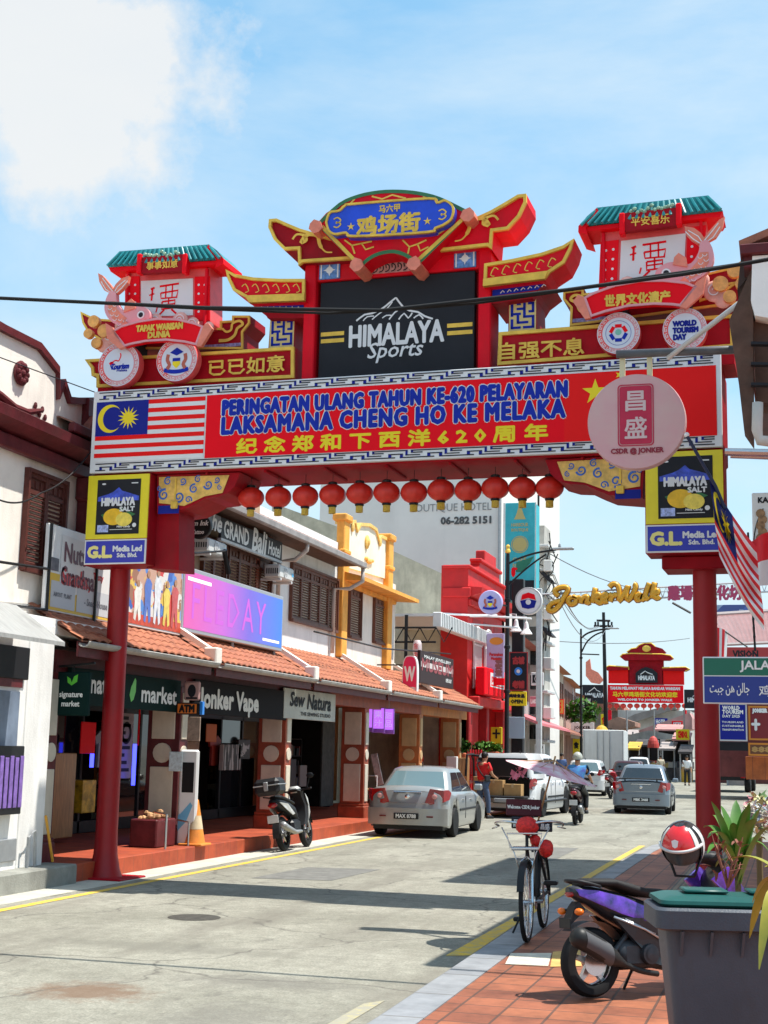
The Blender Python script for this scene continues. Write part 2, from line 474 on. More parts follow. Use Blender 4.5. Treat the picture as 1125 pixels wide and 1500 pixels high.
def worn_mat(name,c,under,lo=0.42,hi=0.56,s=9):
 m=bpy.data.materials.new(name);m.use_nodes=True
 nt=m.node_tree;N=nt.nodes;b=N['Principled BSDF'];b.inputs['Roughness'].default_value=0.8
 t=N.new('ShaderNodeTexCoord');n=N.new('ShaderNodeTexNoise');n.inputs['Scale'].default_value=s;n.inputs['Detail'].default_value=9;n.inputs['Roughness'].default_value=0.75
 nt.links.new(t.outputs['Object'],n.inputs['Vector'])
 r=N.new('ShaderNodeValToRGB');r.color_ramp.elements[0].position=lo;r.color_ramp.elements[1].position=hi
 r.color_ramp.elements[0].color=(*under,1);r.color_ramp.elements[1].color=(*c,1)
 nt.links.new(n.outputs['Fac'],r.inputs['Fac']);nt.links.new(r.outputs['Color'],b.inputs['Base Color'])
 return m
def tile_mat(name,c,c2,mortar,w,h,off=0.0,ms=0.012,bump=0.4,big=0.25):
 m=bpy.data.materials.new(name);m.use_nodes=True
 nt=m.node_tree;N=nt.nodes;b=N['Principled BSDF'];b.inputs['Roughness'].default_value=0.7
 t=N.new('ShaderNodeTexCoord');br=N.new('ShaderNodeTexBrick')
 br.offset=off;br.squash=1.0
 br.inputs['Scale'].default_value=1.0;br.inputs['Brick Width'].default_value=w;br.inputs['Row Height'].default_value=h;br.inputs['Mortar Size'].default_value=ms;br.inputs['Mortar Smooth'].default_value=0.3
 br.inputs['Color1'].default_value=(*c,1);br.inputs['Color2'].default_value=(*c2,1);br.inputs['Mortar'].default_value=(*mortar,1)
 nt.links.new(t.outputs['Object'],br.inputs['Vector'])
 n=N.new('ShaderNodeTexNoise');n.inputs['Scale'].default_value=2.3;n.inputs['Detail'].default_value=9;n.inputs['Roughness'].default_value=0.7;nt.links.new(t.outputs['Object'],n.inputs['Vector'])
 r=N.new('ShaderNodeValToRGB');r.color_ramp.elements[0].position=0.3;r.color_ramp.elements[1].position=0.7
 r.color_ramp.elements[0].color=(1-big*1.6,1-big*1.6,1-big*1.6,1);r.color_ramp.elements[1].color=(1+big*.5,1+big*.5,1+big*.5,1);nt.links.new(n.outputs['Fac'],r.inputs['Fac'])
 mx=N.new('ShaderNodeMixRGB');mx.blend_type='MULTIPLY';mx.inputs['Fac'].default_value=1
 nt.links.new(br.outputs['Color'],mx.inputs[1]);nt.links.new(r.outputs['Color'],mx.inputs[2]);nt.links.new(mx.outputs['Color'],b.inputs['Base Color'])
 bp=N.new('ShaderNodeBump');bp.inputs['Strength'].default_value=bump;bp.inputs['Distance'].default_value=0.01;bp.invert=True
 nt.links.new(br.outputs['Fac'],bp.inputs['Height']);nt.links.new(bp.outputs['Normal'],b.inputs['Normal'])
 return m
M_road=ground_mat()
b=MB();b.poly([(-700,-100,-.03),(700,-100,-.03),(700,1200,-.03),(-700,1200,-.03)]);struct('ground',b,mat('dusty ground',(0.30,0.28,0.24),0.95,0.15,0.1))
b=MB();b.poly([(-9.2,-6,0),(-2.5,-6,0),(-2.5,28.5,0),(-1.5,31.2,0),(3,32,0),(60,40,0),(60,260,0),(-60,260,0),(-22,140,0),(-9.2,62,0)]);struct('road',b,M_road)
b=MB();b.box((-8.98,-6,-.02),(-8.45,60,0.006));struct('drain_strip',b,mat('pale concrete strip',(0.50,0.48,0.41),0.9,0.12,2,bump=0.3,dirt=0.35))
M_yl=worn_mat('worn yellow road paint',(0.72,0.46,0.03),(0.40,0.34,0.20),0.34,0.55)
b=MB();b.poly([(-8.26,-6,.004),(-8.13,-6,.004),(-8.13,58,.004),(-8.26,58,.004)]);struct('road_marking',b,M_yl)
b=MB();b.poly([(-2.99,12.55,.004),(-2.79,12.65,.004),(-2.84,15.5,.004),(-2.87,24,.004),(-2.84,29,.004),(-2.96,29,.004),(-2.99,24,.004),(-2.97,15.5,.004)]);struct('road_marking',b,M_yl)
b=MB();b.poly([(-2.98,7.0,.004),(-2.86,7.0,.004),(-2.87,10.2,.004),(-2.98,10.0,.004)]);struct('road_marking',b,worn_mat('faded yellow road paint',(0.50,0.42,0.17),(0.31,0.29,0.23),0.47,0.68))
kerb=[(-2.61,-6),(-2.61,9),(-2.70,15.5),(-2.66,25.5),(-2.60,27.4),(-2.3,28.8),(-1.7,29.7),(-0.9,30.2),(1,30.4),(40,33)]
inner=[(-2.28,-6),(-2.28,9),(-2.36,15.5),(-2.36,25.5),(-2.31,27.2),(-2.05,28.4),(-1.55,29.3),(-0.85,29.8),(1,30.0),(40,32.6)]
b=MB()
A0=[b._a((x-.015,y,-.02)) for x,y in kerb];A1=[b._a((x+.02,y+.0,.105)) for x,y in kerb];A2=[b._a((x+.05,y,.122)) for x,y in kerb];A3=[b._a((x,y,.124)) for x,y in inner];A4=[b._a((x,y,-.02)) for x,y in inner]
for P,Q in((A0,A1),(A1,A2),(A2,A3),(A3,A4)):
 for i in range(len(kerb)-1):b.face((P[i],P[i+1],Q[i+1],Q[i]))
struct('kerb',b,tile_mat('grey stone kerb',(0.25,0.26,0.28),(0.32,0.325,0.335),(0.16,0.15,0.14),30.0,0.9,0.0,0.012,0.3))
b=MB();b.poly([(x+.002,y,.118) for x,y in inner]+[(40,-6,.118)]);struct('pavement',b,tile_mat('terracotta paving tile',(0.40,0.13,0.058),(0.29,0.085,0.042),(0.13,0.06,0.04),0.31,0.31,0.0,0.010,0.6,0.36))
b=MB();b.poly([(-1.52,14.5,.123),(-1.02,14.5,.123),(-1.02,28.5,.123),(-1.52,28.5,.123)]);struct('tactile_strip',b,tile_mat('tan tactile paving',(0.42,0.30,0.18),(0.36,0.25,0.15),(0.14,0.09,0.06),0.075,0.075,0.0,0.016,1.0))
p0=[gZ(x,y,.123) for x,y in((748,1396),(808,1396),(803,1415),(740,1412))]
b=MB();b.poly(p0);struct('paving_patch',b,mat('white paving tile',(0.56,0.52,0.43),0.8,0.2,6))
p0=[gZ(x,y,.1235) for x,y in((810,1394),(850,1391),(852,1415),(806,1416))]
b=MB();b.poly(p0);struct('paving_patch',b,mat('yellow paving tile',(0.56,0.34,0.10),0.8,0.2,6))
M_terra=tile_mat('glazed terracotta floor',(0.46,0.075,0.022),(0.40,0.06,0.02),(0.24,0.07,0.035),0.3,0.3,0.0,0.006)
b=MB();b.cbox((-8.98,16.85,-.02),(-12.6,42,.235),.012);struct('walkway',b,M_terra)
b=MB();b.cbox((-8.9,5,-.02),(-12.6,16.8,.25),.02);struct('walkway',b,mat('mossy stone step',(0.27,0.27,0.24),0.85,0.2,3,bump=0.3,dirt=0.4))
M_patch=mat('dark asphalt patch',(0.17,0.165,0.15),0.9,.2,5,bump=.4,bs=60)
for pts in(((-7.2,18.6),(-6.1,18.8),(-6.0,20.9),(-7.1,20.7)),((-4.6,24.0),(-3.9,24.1),(-3.95,27.5),(-4.7,27.4))):
 b=MB();b.poly([(x,y,.0035) for x,y in pts]);struct('road_patch',b,M_patch)
b=MB();b.lathe([(0,.006),(.27,.006),(.28,.002)],(-6.1,14.15,0),n=28,caps=False)
tag(obj('manhole_cover',b,mat('iron cover',(0.07,0.065,0.055),0.7,.3,14,bump=.6,bs=40)),'dark round iron manhole cover in the road in front of the gate','manhole cover')
# --- the street gate
G_O=V((-4.94,17.5,0));G_U=V((0.99968,-0.0251,0)).normalized();G_V=V((0.0251,0.99968,0)).normalized()
VOFF=[0.0]
def W(u,v,z):return G_O+G_U*u+G_V*(v+VOFF[0])+V((0,0,z))
def uz(x,y,v=-.5):
 p=onplane(x,y,G_V,G_V.dot(G_O)+v+VOFF[0]);return((p-G_O).dot(G_U),p.z)
def GF(v):return frame(W(0,v,0),G_U,(0,0,1))
def pz(mb,pts,v0,v1):return mb.prism([W(u,v0,z) for u,z in pts],G_V*(v1-v0))
def gbox(mb,u0,u1,v0,v1,z0,z1,c=0.012):
 k=MB();k.cbox((u0,v0+VOFF[0],z0),(u1,v1+VOFF[0],z1),c)
 M=Matrix(((G_U.x,G_V.x,0,G_O.x),(G_U.y,G_V.y,0,G_O.y),(0,0,1,0),(0,0,0,1)))
 mb.add(k,M);return mb
def area(p):return sum(p[i][0]*p[(i+1)%len(p)][1]-p[(i+1)%len(p)][0]*p[i][1] for i in range(len(p)))/2
def inset(p,d):
 if area(p)<0:d=-d
 out=[];n=len(p)
 for i in range(n):
  a,b,c=V(p[i-1]),V(p[i]),V(p[(i+1)%n])
  e,f=(b-a).normalized(),(c-b).normalized()
  n1,n2=V((-e.y,e.x)),V((-f.y,f.x));m=n1+n2
  m=m.normalized() if m.length>1e-6 else n1
  k=min(2.0,1/max(0.35,m.dot(n1)))
  q=b+m*d*k;out.append((q.x,q.y))
 return out
def mir(p):return [(-u,z) for u,z in p]
def trim(mb,pts,w,v0,v1):
 q=inset(pts,w)
 return mb.ring_band([W(u,v0,z) for u,z in pts],[W(u,v0,z) for u,z in q],G_V*(v1-v0))
def gtext(mb,body,a,c,hpx,v,bold=0,res=2,shear=0,z=0.0,**k):
 (u0,z0),(u1,z1)=uz(*a,v),uz(*c,v)
 mpp=(u1-u0)/max(1e-6,(V(c)-V(a)).length)
 return text(mb,body,GF(v),(u0+u1)/2,(z0+z1)/2,u1-u0-2*bold,hpx*mpp-2*bold,bold,z,res,shear,**k)
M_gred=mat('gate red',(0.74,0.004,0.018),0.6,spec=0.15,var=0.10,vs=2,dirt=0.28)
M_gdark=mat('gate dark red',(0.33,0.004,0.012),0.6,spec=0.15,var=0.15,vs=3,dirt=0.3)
M_ggold=mat('gate gold',(0.80,0.52,0.09),0.6,spec=0.15,var=0.15,vs=5,dirt=0.28)
M_navy=mat('navy sign',(0.012,0.02,0.25),0.6,spec=0.15)
M_royal=mat('royal blue',(0.010,0.028,0.36),0.6,spec=0.15,var=0.1,vs=4)
M_sred=mat('sign red',(0.86,0.002,0.012),0.6,spec=0.15,var=0.03,vs=1.5)
M_sred2=mat('flag red',(0.85,0.01,0.01),0.6,spec=0.15,var=0.03,vs=1.5)
M_swhite=mat('sign white',(0.74,0.74,0.75),0.6,spec=0.15,var=0.02,vs=3)
M_syel=mat('sign yellow',(0.85,0.66,0.03),0.6,spec=0.15,var=0.03,vs=3)
M_charc=mat('charcoal sign',(0.022,0.023,0.028),0.6,spec=0.15,var=0.1,vs=2)
M_pink=mat('pale pink',(0.72,0.30,0.33),0.45,0.05,5)
M_salmon=mat('salmon',(0.78,0.22,0.14),0.45,0.15,6)
M_coral=mat('coral',(0.80,0.10,0.10),0.45,0.1,5)
M_teal=mat('teal tile',(0.02,0.26,0.28),0.35,0.2,6)
M_green=mat('jade green',(0.03,0.16,0.05),0.45,0.15,6)
gate=thing('street_gate','near red and gold Chinese street gate carrying a long banner with a flag','gate',W(0,0,0))
for u in(-3.98,3.98):
 b=MB();b.lathe([(.24,0.0),(.235,.03),(.20,.12),(.16,.32),(.148,.6),(.145,2.5),(.14,4.3)],W(u,0,0.006 if u<0 else .12),n=24)
 c=obj('column',b,mat('column red',(0.34,0.001,0.005),0.5,0.12,2,dirt=0.2),gate,40)
 b=MB();gbox(b,u-.42,u+.42,-.35,.4,0.0,.03 if u<0 else .15);obj('base_plate',b,M_gdark,c)
b=MB();gbox(b,-4.24,4.24,-.44,.8,5.44,6.60,.02);obj('beam',b,M_gdark,gate)
for i in range(9):
 b=MB();u=-3.4+i*.85;gbox(b,u-.02,u+.02,-.4,.48,5.40,5.445);obj('beam_batten',b,M_gdark,gate)
b=MB();gbox(b,-4.26,4.26,-.52,-.445,5.46,6.62,.006);ban=obj('banner_panel',b,M_swhite,gate)
F=GF(-.524)
b=MB();rect(b,F,-2.53,5.60,2.35,6.47,.002);obj('banner_field',b,M_sred,ban)
b=MB();rect(b,F,2.35,5.60,4.20,6.47,.002);fl=obj('red_flag_panel',b,M_sred2,ban)
b=MB();su,sz=uz(872,574,-.526);star(b,F,su,sz,.17,.066,5,.004)
for k in range(4):star(b,F,su+.30+.06*(k in(1,2)),sz+.2-.16*k,.055,.022,5,.004,.3)
obj('flag_star',b,M_syel,ban)
b=MB();rect(b,F,-4.20,5.61,-2.55,6.46,.002);obj('flag_field',b,M_swhite,ban)
b=MB()
for k in range(7):rect(b,F,-4.20,5.61+.85*(2*k+1)/14,-2.55,5.61+.85*(2*k+2)/14,.004)
obj('flag_stripe',b,M_sred2,ban)
b=MB();rect(b,F,-4.20,5.61+.85*6/14,-3.40,6.46,.006);obj('flag_canton',b,M_navy,ban)
b=MB();cz=6.218
cr=[(-3.98+.19*math.cos(t),cz+.20*math.sin(t)) for t in [R(50+260*i/24) for i in range(25)]]+[(-3.935+.155*math.cos(t),cz+.165*math.sin(t)) for t in [R(310-260*i/24) for i in range(25)]]
flat(b,F,cr,.008);star(b,F,-3.70,cz,.165,.075,14,.008);obj('crescent_and_star',b,M_syel,ban)
bk,bb=MB(),MB()
for z0 in(6.495,5.485):
 h=.105;n=16;w=8.34/n
 for k in range(n):
  x=-4.17+k*w
  for(a0,a1,y0,y1,m) in((0,.62,.86,1,bk),(.12,.5,.43,.57,bk),(.12,.2,.14,.5,bb),(.0,.30,0,.14,bk),(.42,.5,.0,.5,bb),(.42,1.0,0,.14,bk),(.56,.62,.3,1,bb),(.56,.94,.3,.43,bk),(.7,1.0,.6,.74,bk),(.7,.76,.6,1,bb),(.7,1,.86,1,bk)):
   rect(m,F,x+a0*w,z0+y0*h,x+a1*w,z0+y1*h,.003)
obj('key_pattern',bk,mat('key pattern black',(0.02,0.02,0.03),0.5),ban);obj('key_pattern',bb,M_navy,ban)
for body,a,c,h in(('PERINGATAN ULANG TAHUN KE-620 PELAYARAN',(325,595),(832,572),25),('LAKSAMANA CHENG HO KE MELAKA',(324,620),(829,602),28)):
 b=MB();gtext(b,body,(a[0]-1.3,a[1]),(c[0]+1.3,c[1]),h+2.6,-.528,bold=.029,track=1.16);obj('lettering',b,M_swhite,ban)
 b=MB();gtext(b,body,a,c,h,-.534,bold=.018,track=1.16);obj('lettering',b,M_royal,ban)
b=MB();gtext(b,'纪 念 郑 和 下 西 洋 6 2 0 周 年',(346,652),(803,634),25,-.528,bold=.010,res=1);obj('lettering',b,M_syel,ban)
def advert(s):
 x0,x1=(-4.28,-3.33) if s<0 else(3.33,4.27)
 b=MB();gbox(b,x0,x1,-.5,-.02,4.18,5.435);bx=obj('advert_box',b,M_gdark,gate)
 F=GF(-.503);w=x1-x0
 b=MB();gbox(b,x0+.01,x1-.01,-.515,-.49,4.54,5.425,.004);obj('yellow_panel',b,mat('advert yellow',(0.80,0.66,0.02),0.45,0.05,4),bx)
 b=MB();gbox(b,x0+.01,x1-.01,-.515,-.49,4.19,4.53,.004);obj('company_plate_frame',b,M_swhite,bx)
 F=GF(-.518);b=MB();rect(b,F,x0+.03,4.21,x1-.03,4.51);obj('company_plate',b,M_blue,bx)
 b=MB();text(b,'G.L.',F,x0+.25,4.36,.36,.15,.014,.004);obj('lettering',b,mat('lettering cream',(0.85,0.75,0.25),0.5),bx)
 b=MB();text(b,'Media Led',F,x0+.665,4.40,.43,.075,.006,.004);text(b,'Sdn. Bhd.',F,x0+.665,4.31,.30,.055,.004,.004);obj('lettering',b,M_swhite,bx)
 px0,px1=x0+.16,x1-.13
 b=MB();rect(b,F,px0,4.60,px1,5.36,.002);pk=obj('packet_picture',b,M_charc,bx)
 cx=(px0+px1)/2
 b=MB();flat(b,F,[(px0+.02,5.12),(cx-.15,5.16),(cx-.08,5.19),(cx,5.25),(cx+.05,5.20),(cx+.15,5.17),(px1-.02,5.12),(px1-.02,5.06),(px0+.02,5.06)],.004);obj('mountain_glow',b,mat('packet blue',(0.05,0.09,0.55),0.4,0.4,12),bx)
 b=MB();text(b,'HIMALAYA',F,cx,5.05,.50,.105,.008,.006);text(b,'SALT',F,cx+.14,4.945,.22,.06,.005,.006);text(b,'Mint Candy',F,cx+.10,4.70,.20,.032,.002,.006);rect(b,F,px0+.22,4.66,px1-.1,4.668,.006);disc(b,F,px1-.07,4.72,.03,.006);disc(b,F,px0+.1,5.30,.03,.006,ry=.012);rect(b,F,px1-.14,5.295,px1-.04,5.31,.006);obj('lettering',b,M_swhite,bx)
 b=MB();flat(b,F,[(px0+.08,4.87),(px0+.16,4.90),(px0+.2,4.84),(px0+.12,4.82)],.005);flat(b,F,[(px1-.18,4.92),(px1-.06,4.87),(px1-.17,4.82),(px1-.22,4.86)],.005);flat(b,F,[(cx-.02,4.93),(cx+.05,4.97),(cx+.1,4.92),(cx+.03,4.89)],.005);obj('lemon_leaf',b,M_green,bx)
 b=MB();b.mi=0;disc(b,F,cx-.06,4.84,.155,.007,ry=.115)
 obj('lemon',b,mat('lemon yellow',(0.85,0.50,0.02),0.5,0.15,9),bx)
 b=MB();disc(b,F,cx+.10,4.80,.125,.009,ry=.095);obj('lemon',b,mat('lemon slice',(0.85,0.66,0.10),0.5,0.15,20),bx)
 b=MB();rect(b,F,px0+.03,4.63,px0+.2,4.73,.006);obj('packet_flash',b,mat('packet lilac',(0.35,0.42,0.75),0.4,0.4,30),bx)
 k=[uz(*p,-.25) for p in((215,742),(262,742),(262,835),(215,832))]
 q=k if s<0 else mir(k)
 if s<0:b=MB();pz(b,q,-.25,.25);obj('bracket_block',b,M_gdark,gate)
 if s>0:
  b=MB();gbox(b,3.50,4.34,-.3,.3,4.02,4.175);obj('bracket_block',b,M_gdark,gate)
 k=[uz(*p,-.35) for p in((230,696),(352,692),(344,712),(334,722),(318,728),(300,730),(286,738),(270,746),(230,752))]
 q=k if s<0 else mir(k)
 b=MB();pz(b,q,-.35,.4);cb=obj('corbel',b,M_gdark,gate)
 k2=[uz(*p,-.36) for p in((233,699),(336,696),(326,722),(300,727),(270,741),(233,737))]
 q=k2 if s<0 else mir(k2)
 F=GF(-.362);b=MB();flat(b,F,q);obj('painted_panel',b,mat('mural yellow',(0.72,0.44,0.10),0.5,0.25,9),cb)
 b=MB();rr=random.Random(3)
 for(x,y,r) in((240,725,11),(262,728,10),(246,705,8),(268,705,7),(284,716,9),(290,702,7),(305,710,9),(318,703,6),(322,714,5),(234,716,5),(276,732,7)):
  u,z=uz(x,y,-.362);rad=r*.0072;u=u if s<0 else -u
  pts=[]
  for i in range(30):
   t=i/29*2*math.pi*1.4;rr_=rad*(1-i/36);pts.append((u+rr_*math.cos(t+x),z+rr_*math.sin(t+x)))
  stroke(b,pts,[rad*.42,rad*.2],F,.003)
 obj('painted_wave',b,mat('mural blue',(0.03,0.12,0.45),0.5,0.3,20),cb)
 b=MB();u,z=uz(257,722,-.362);u=u if s<0 else -u
 gbox(b,u-.012,u+.012,-.375,-.36,z-.1,z+.2,.002);gbox(b,u-.05,u+.05,-.40,-.36,z-.22,z-.12,.01);obj('gold_pendant',b,M_ggold,cb)
 b=MB();u0,z0=uz(232,741,-.36);u1,z1=uz(262,752,-.36)
 x=sorted((u0,u1)) if s<0 else sorted((-u0,-u1));rect(b,GF(-.362),x[0],z1,x[1],z0,.001);obj('painted_panel',b,M_navy,cb)
advert(-1);advert(1)
VOFF[0]=0.33
kb=[uz(*p) for p in((125,527),(431,508),(431,554),(431,575),(142,588),(142,568),(142,552),(135,551),(134,540))]
for s in(-1,1):
 q=kb if s<0 else [(min(u,4.40),z) for u,z in mir(kb)]
 b=MB();pz(b,q,-.48,.2);nb_=obj('name_board',b,mat('name board red',(0.44,0.005,0.014),0.6,.12,3,spec=.15,dirt=.2),gate)
 qt=q[:3]+q[5:]
 b=MB();trim(b,qt,.045,-.52,-.46);obj('gold_edge',b,M_ggold,nb_)
b=MB();gtext(b,'已已如意',(305,540),(417,531),24,-.53,bold=.006,res=1);obj('lettering',b,M_ggold,gate)
b=MB();gtext(b,'自强不息',(731,515),(856,507),27,-.53,bold=.006,res=1);obj('lettering',b,M_ggold,gate)
PO_=(-uz(440,500)[0]+uz(715,480)[0])/2;PI_=(-uz(458,500)[0]+uz(698,480)[0])/2;PT_=uz(452,384)[1]
print('tower',PO_,PI_,PT_)
ks=[uz(*p,-.2) for p in((150,512),(150,484),(323,481),(323,471),(341,470),(341,463),(367,463),(367,474),(357,487),(357,512))]
kt=[uz(*p,-.2) for p in((119,457),(140,467),(175,470),(175,505),(150,500),(130,488),(122,474))]
for s in(-1,1):
 q=ks if s<0 else mir(ks);b=MB();pz(b,q,-.2,.35);sb_=obj('scroll_block',b,M_gdark,gate)
 b=MB();trim(b,q,.03,-.23,-.19);obj('gold_edge',b,M_ggold,sb_)
 if s>0:kt=[(u*.93,z) for u,z in kt]
 q2=kt if s<0 else mir(kt);b=MB();pz(b,q2,-.2,.3);pz(b,inset(q2,.03),-.22,-.19);obj('scroll_end',b,M_gdark,sb_)
 b=MB();trim(b,q2,.03,-.23,-.19);obj('gold_edge',b,M_ggold,sb_)
 b=MB();Fs=GF(-.235)
 k=[uz(*p,-.2) for p in((322,500),(335,499),(345,492),(349,482),(357,476),(352,471),(342,475),(340,484),(333,487),(327,482))]
 if s>0:k=mir(k)
 stroke(b,k,[.045,.03],Fs,0,4);obj('gold_scroll',b,M_ggold,sb_)
 b=MB();k=[uz(*p,-.2) for p in((296,511),(356,507),(356,502),(296,506))]
 if s>0:k=mir(k)
 flat(b,GF(-.212),k);obj('painted_strip',b,mat('mural lilac',(0.25,0.22,0.42),0.5,0.5,30),sb_)
 kl=[uz(*p,-.3) for p in((396,468),(433,464),(431,509),(393,512))]
 q=kl if s<0 else mir(kl);b=MB();pz(b,q,-.3,.3);lb=obj('lattice_block',b,M_gdark,gate)
 us=[p[0] for p in q];zs=[p[1] for p in q];u0,u1,z0,z1=min(us)+.015,max(us)-.015,min(zs)+.01,max(zs)-.01
 b=MB();rect(b,GF(-.303),u0,z0,u1,z1);obj('painted_panel',b,mat('cream lattice',(0.70,0.55,0.22),0.5),lb)
 b=MB();w_,h_=u1-u0,z1-z0;Fl=GF(-.306)
 for(a,c,d,e) in((.06,.08,.44,.16),(.06,.08,.16,.40),(.28,.24,.72,.32),(.28,.24,.38,.52),(.52,.08,.94,.16),(.84,.08,.94,.46),(.06,.52,.44,.60),(.06,.48,.16,.92),(.28,.68,.62,.76),(.52,.42,.62,.92),(.52,.42,.94,.50),(.72,.58,.94,.66),(.84,.58,.94,.92),(.28,.84,.44,.92),(.70,.84,.94,.92)):
  rect(b,Fl,u0+a*w_,z0+c*h_,u0+d*w_,z0+e*h_)
 obj('lattice',b,M_royal,lb)
 ksf=[uz(*p,-.45) for p in((370,445),(446,443),(446,466),(392,466),(386,456))]
 q=ksf if s<0 else mir(ksf);b=MB();pz(b,q,-.45,.45);sf=obj('soffit',b,M_gdark,gate)
 b=MB();us=[p[0] for p in q];zt=max(p[1] for p in q)
 q3=[uz(*p,-.455) for p in((376,447),(445,445),(445,455),(385,456))]
 flat(b,GF(-.455),q3 if s<0 else mir(q3));obj('painted_strip',b,M_royal,sf)
 b=MB()
 for i in range(7):
  a=.08+.125*i;p0=uz(380+9*i,451,-.46);u=p0[0] if s<0 else -p0[0]
  stroke(b,[(u,p0[1]-.02),(u+.03,p0[1]+.015),(u+.055,p0[1]-.01)],.012,GF(-.46))
 obj('painted_scroll',b,M_swhite,sf)
 km=[uz(*p,-.62) for p in((331,395),(345,402),(372,407),(410,409),(447,409),(447,441),(366,444),(360,436),(342,426),(334,409))]
 q=km if s<0 else mir(km);b=MB();pz(b,q,-.6,-.02);mr_=obj('lower_roof',b,M_gred,gate)
 b=MB();trim(b,q,.04,-.64,-.58)
 obj('gold_edge',b,M_ggold,mr_)
 k=[uz(*p,-.62) for p in((362,434),(447,431),(447,441),(366,444))]
 b=MB();pz(b,k if s<0 else mir(k),-.66,-.59);obj('gold_band',b,M_ggold,mr_)
 kt_=[uz(*p,-.62) for p in((395,322),(406,321),(424,329),(441,336),(465,343),(520,356),(520,380),(444,385),(438,390),(437,366),(417,367),(402,352),(394,334))]
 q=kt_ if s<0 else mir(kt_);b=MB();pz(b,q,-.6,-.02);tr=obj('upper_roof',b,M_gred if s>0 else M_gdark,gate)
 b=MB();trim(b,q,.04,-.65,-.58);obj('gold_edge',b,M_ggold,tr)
 b=MB()
 for i in range(6):
  q0,q1=uz(352+15*i,418,-.66),uz(362+15*i,424,-.66);g=[(q0[0],q0[1]),((q0[0]+q1[0])/2,q0[1]+.035),(q1[0],q1[1]),((q0[0]+q1[0])/2,q1[1]-.02)]
  stroke(b,g if s<0 else mir(g),.014,GF(-.605),0,2)
 obj('gold_scroll',b,M_ggold,mr_)
 b=MB();k=[uz(*p,-.62) for p in((430,352),(436,345),(446,346),(450,353),(443,356),(452,345),(466,347),(470,360),(478,370),(488,371))]
 if s>0:k=mir(k)
 stroke(b,k,[.03,.05,.06,.05,.02],GF(-.66),0,4);obj('gold_scroll',b,M_ggold,tr)
 b=MB();gbox(b,min(s*PI_,s*PO_),max(s*PI_,s*PO_),-.5,.0,6.6,PT_,.015);obj('tower_post',b,M_gred,gate)
b=MB();gbox(b,-PI_,PI_,-.3,.1,6.6,PT_+.25,.01);tw=obj('tower',b,M_gdark,gate)
zl=uz(462,413,-.46)[1];zl1=uz(462,386,-.46)[1];lu=PI_-.19
b=MB();gbox(b,-PI_,PI_,-.46,-.29,zl,PT_,.01);li=obj('tower_lintel',b,M_gred,gate)
for s in(-1,1):
 b=MB();gbox(b,s*lu-.15,s*lu+.15,-.485,-.455,zl+.02,zl1,.004);ps=obj('blue_panel',b,mat('pale blue tile',(0.10,0.22,0.50),0.4,0.4,20),li)
 zc=(zl+.02+zl1)/2
 b=MB();annulus(b,GF(-.488),s*lu,zc,.03,.05,n=12);star(b,GF(-.488),s*lu,zc,.09,.03,4,.001);rect(b,GF(-.487),s*lu-.13,zl+.03,s*lu-.11,zl1-.01);rect(b,GF(-.487),s*lu+.11,zl+.03,s*lu+.13,zl1-.01);obj('painted_flower',b,M_swhite,ps)
b=MB();rect(b,GF(-.463),-.35,zl+.04,.35,zl+.21);pn=obj('painted_strip',b,mat('ornament blush',(0.52,0.28,0.26),0.5,0.3,14),li)
b=MB()
for k in range(8):
 x=-.33+.085*k;stroke(b,[(x,zl+.06),(x+.05,zl+.08),(x+.055,zl+.14),(x+.01,zl+.17),(x+.015,zl+.11)],.016,GF(-.466),0,3)
obj('painted_scroll',b,M_charc,li)
ul,ur=uz(468,480,-.42)[0],uz(695,470,-.42)[0]
b=MB();gbox(b,ul,ur,-.42,-.31,6.63,zl-.01,.006);pb=obj('black_sign',b,M_charc,gate)
Ft=GF(-.424)
b=MB();gtext(b,'HIMALAYA',(511,491),(651,486),33,-.426,bold=.012);gtext(b,'Sports',(538,517),(620,513),30,-.426,bold=.004,shear=.25);obj('lettering',b,M_swhite,pb)
b=MB()
for pts,w in((((522,470),(534,461),(545,459),(560,452),(570,444),(580,436)),3),(((580,436),(590,449),(600,455),(612,457),(622,463),(634,467)),3),(((545,468),(556,459),(566,453),(575,442)),2),(((570,468),(578,458),(588,451)),2.5),(((584,468),(592,459),(598,466),(604,458)),2.5),(((532,470),(538,464),(548,463)),2),(((606,466),(614,461),(620,467)),2.5),(((560,466),(566,462),(574,462)),2)):
 stroke(b,[uz(*p,-.426) for p in pts],w*.0083,GF(-.427),0,2)
obj('mountain_mark',b,M_swhite,pb)
b=MB()
for(x0,x1,y) in((470,504,489),(470,504,499),(655,692,476),(655,692,487)):
 (a,z),(c,z2)=uz(x0,y+1,-.427),uz(x1,y-1,-.427);rect(b,GF(-.427),a,(z+z2)/2-.028,c,(z+z2)/2+.028)
obj('gold_bar',b,M_ggold,pb)
fo=[uz(*p,-.8) for p in((462,330),(478,312),(498,299),(525,287),(555,281),(585,280),(615,283),(645,291),(668,301),(688,314),(612,390),(598,378),(578,371),(556,374),(540,382),(528,393))]
b=MB();pz(b,fo,-.8,-.35);cs=obj('crest',b,M_gred,gate)
b=MB();k=[uz(*p,-.8) for p in((470,326),(498,300),(525,288),(555,282),(585,281),(615,284),(645,292),(682,310))];stroke(b,k,.05,GF(-.815),0,3)
k=[uz(*p,-.8) for p in((528,391),(540,380),(556,372),(578,369),(598,376),(612,388))];stroke(b,k,.05,GF(-.815),0,3);k=[uz(*p,-.8) for p in((468,330),(528,390))];stroke(b,k,.05,GF(-.814));k=[uz(*p,-.8) for p in((684,316),(612,387))];stroke(b,k,.05,GF(-.814));obj('green_edge',b,M_green,cs)
b=MB()
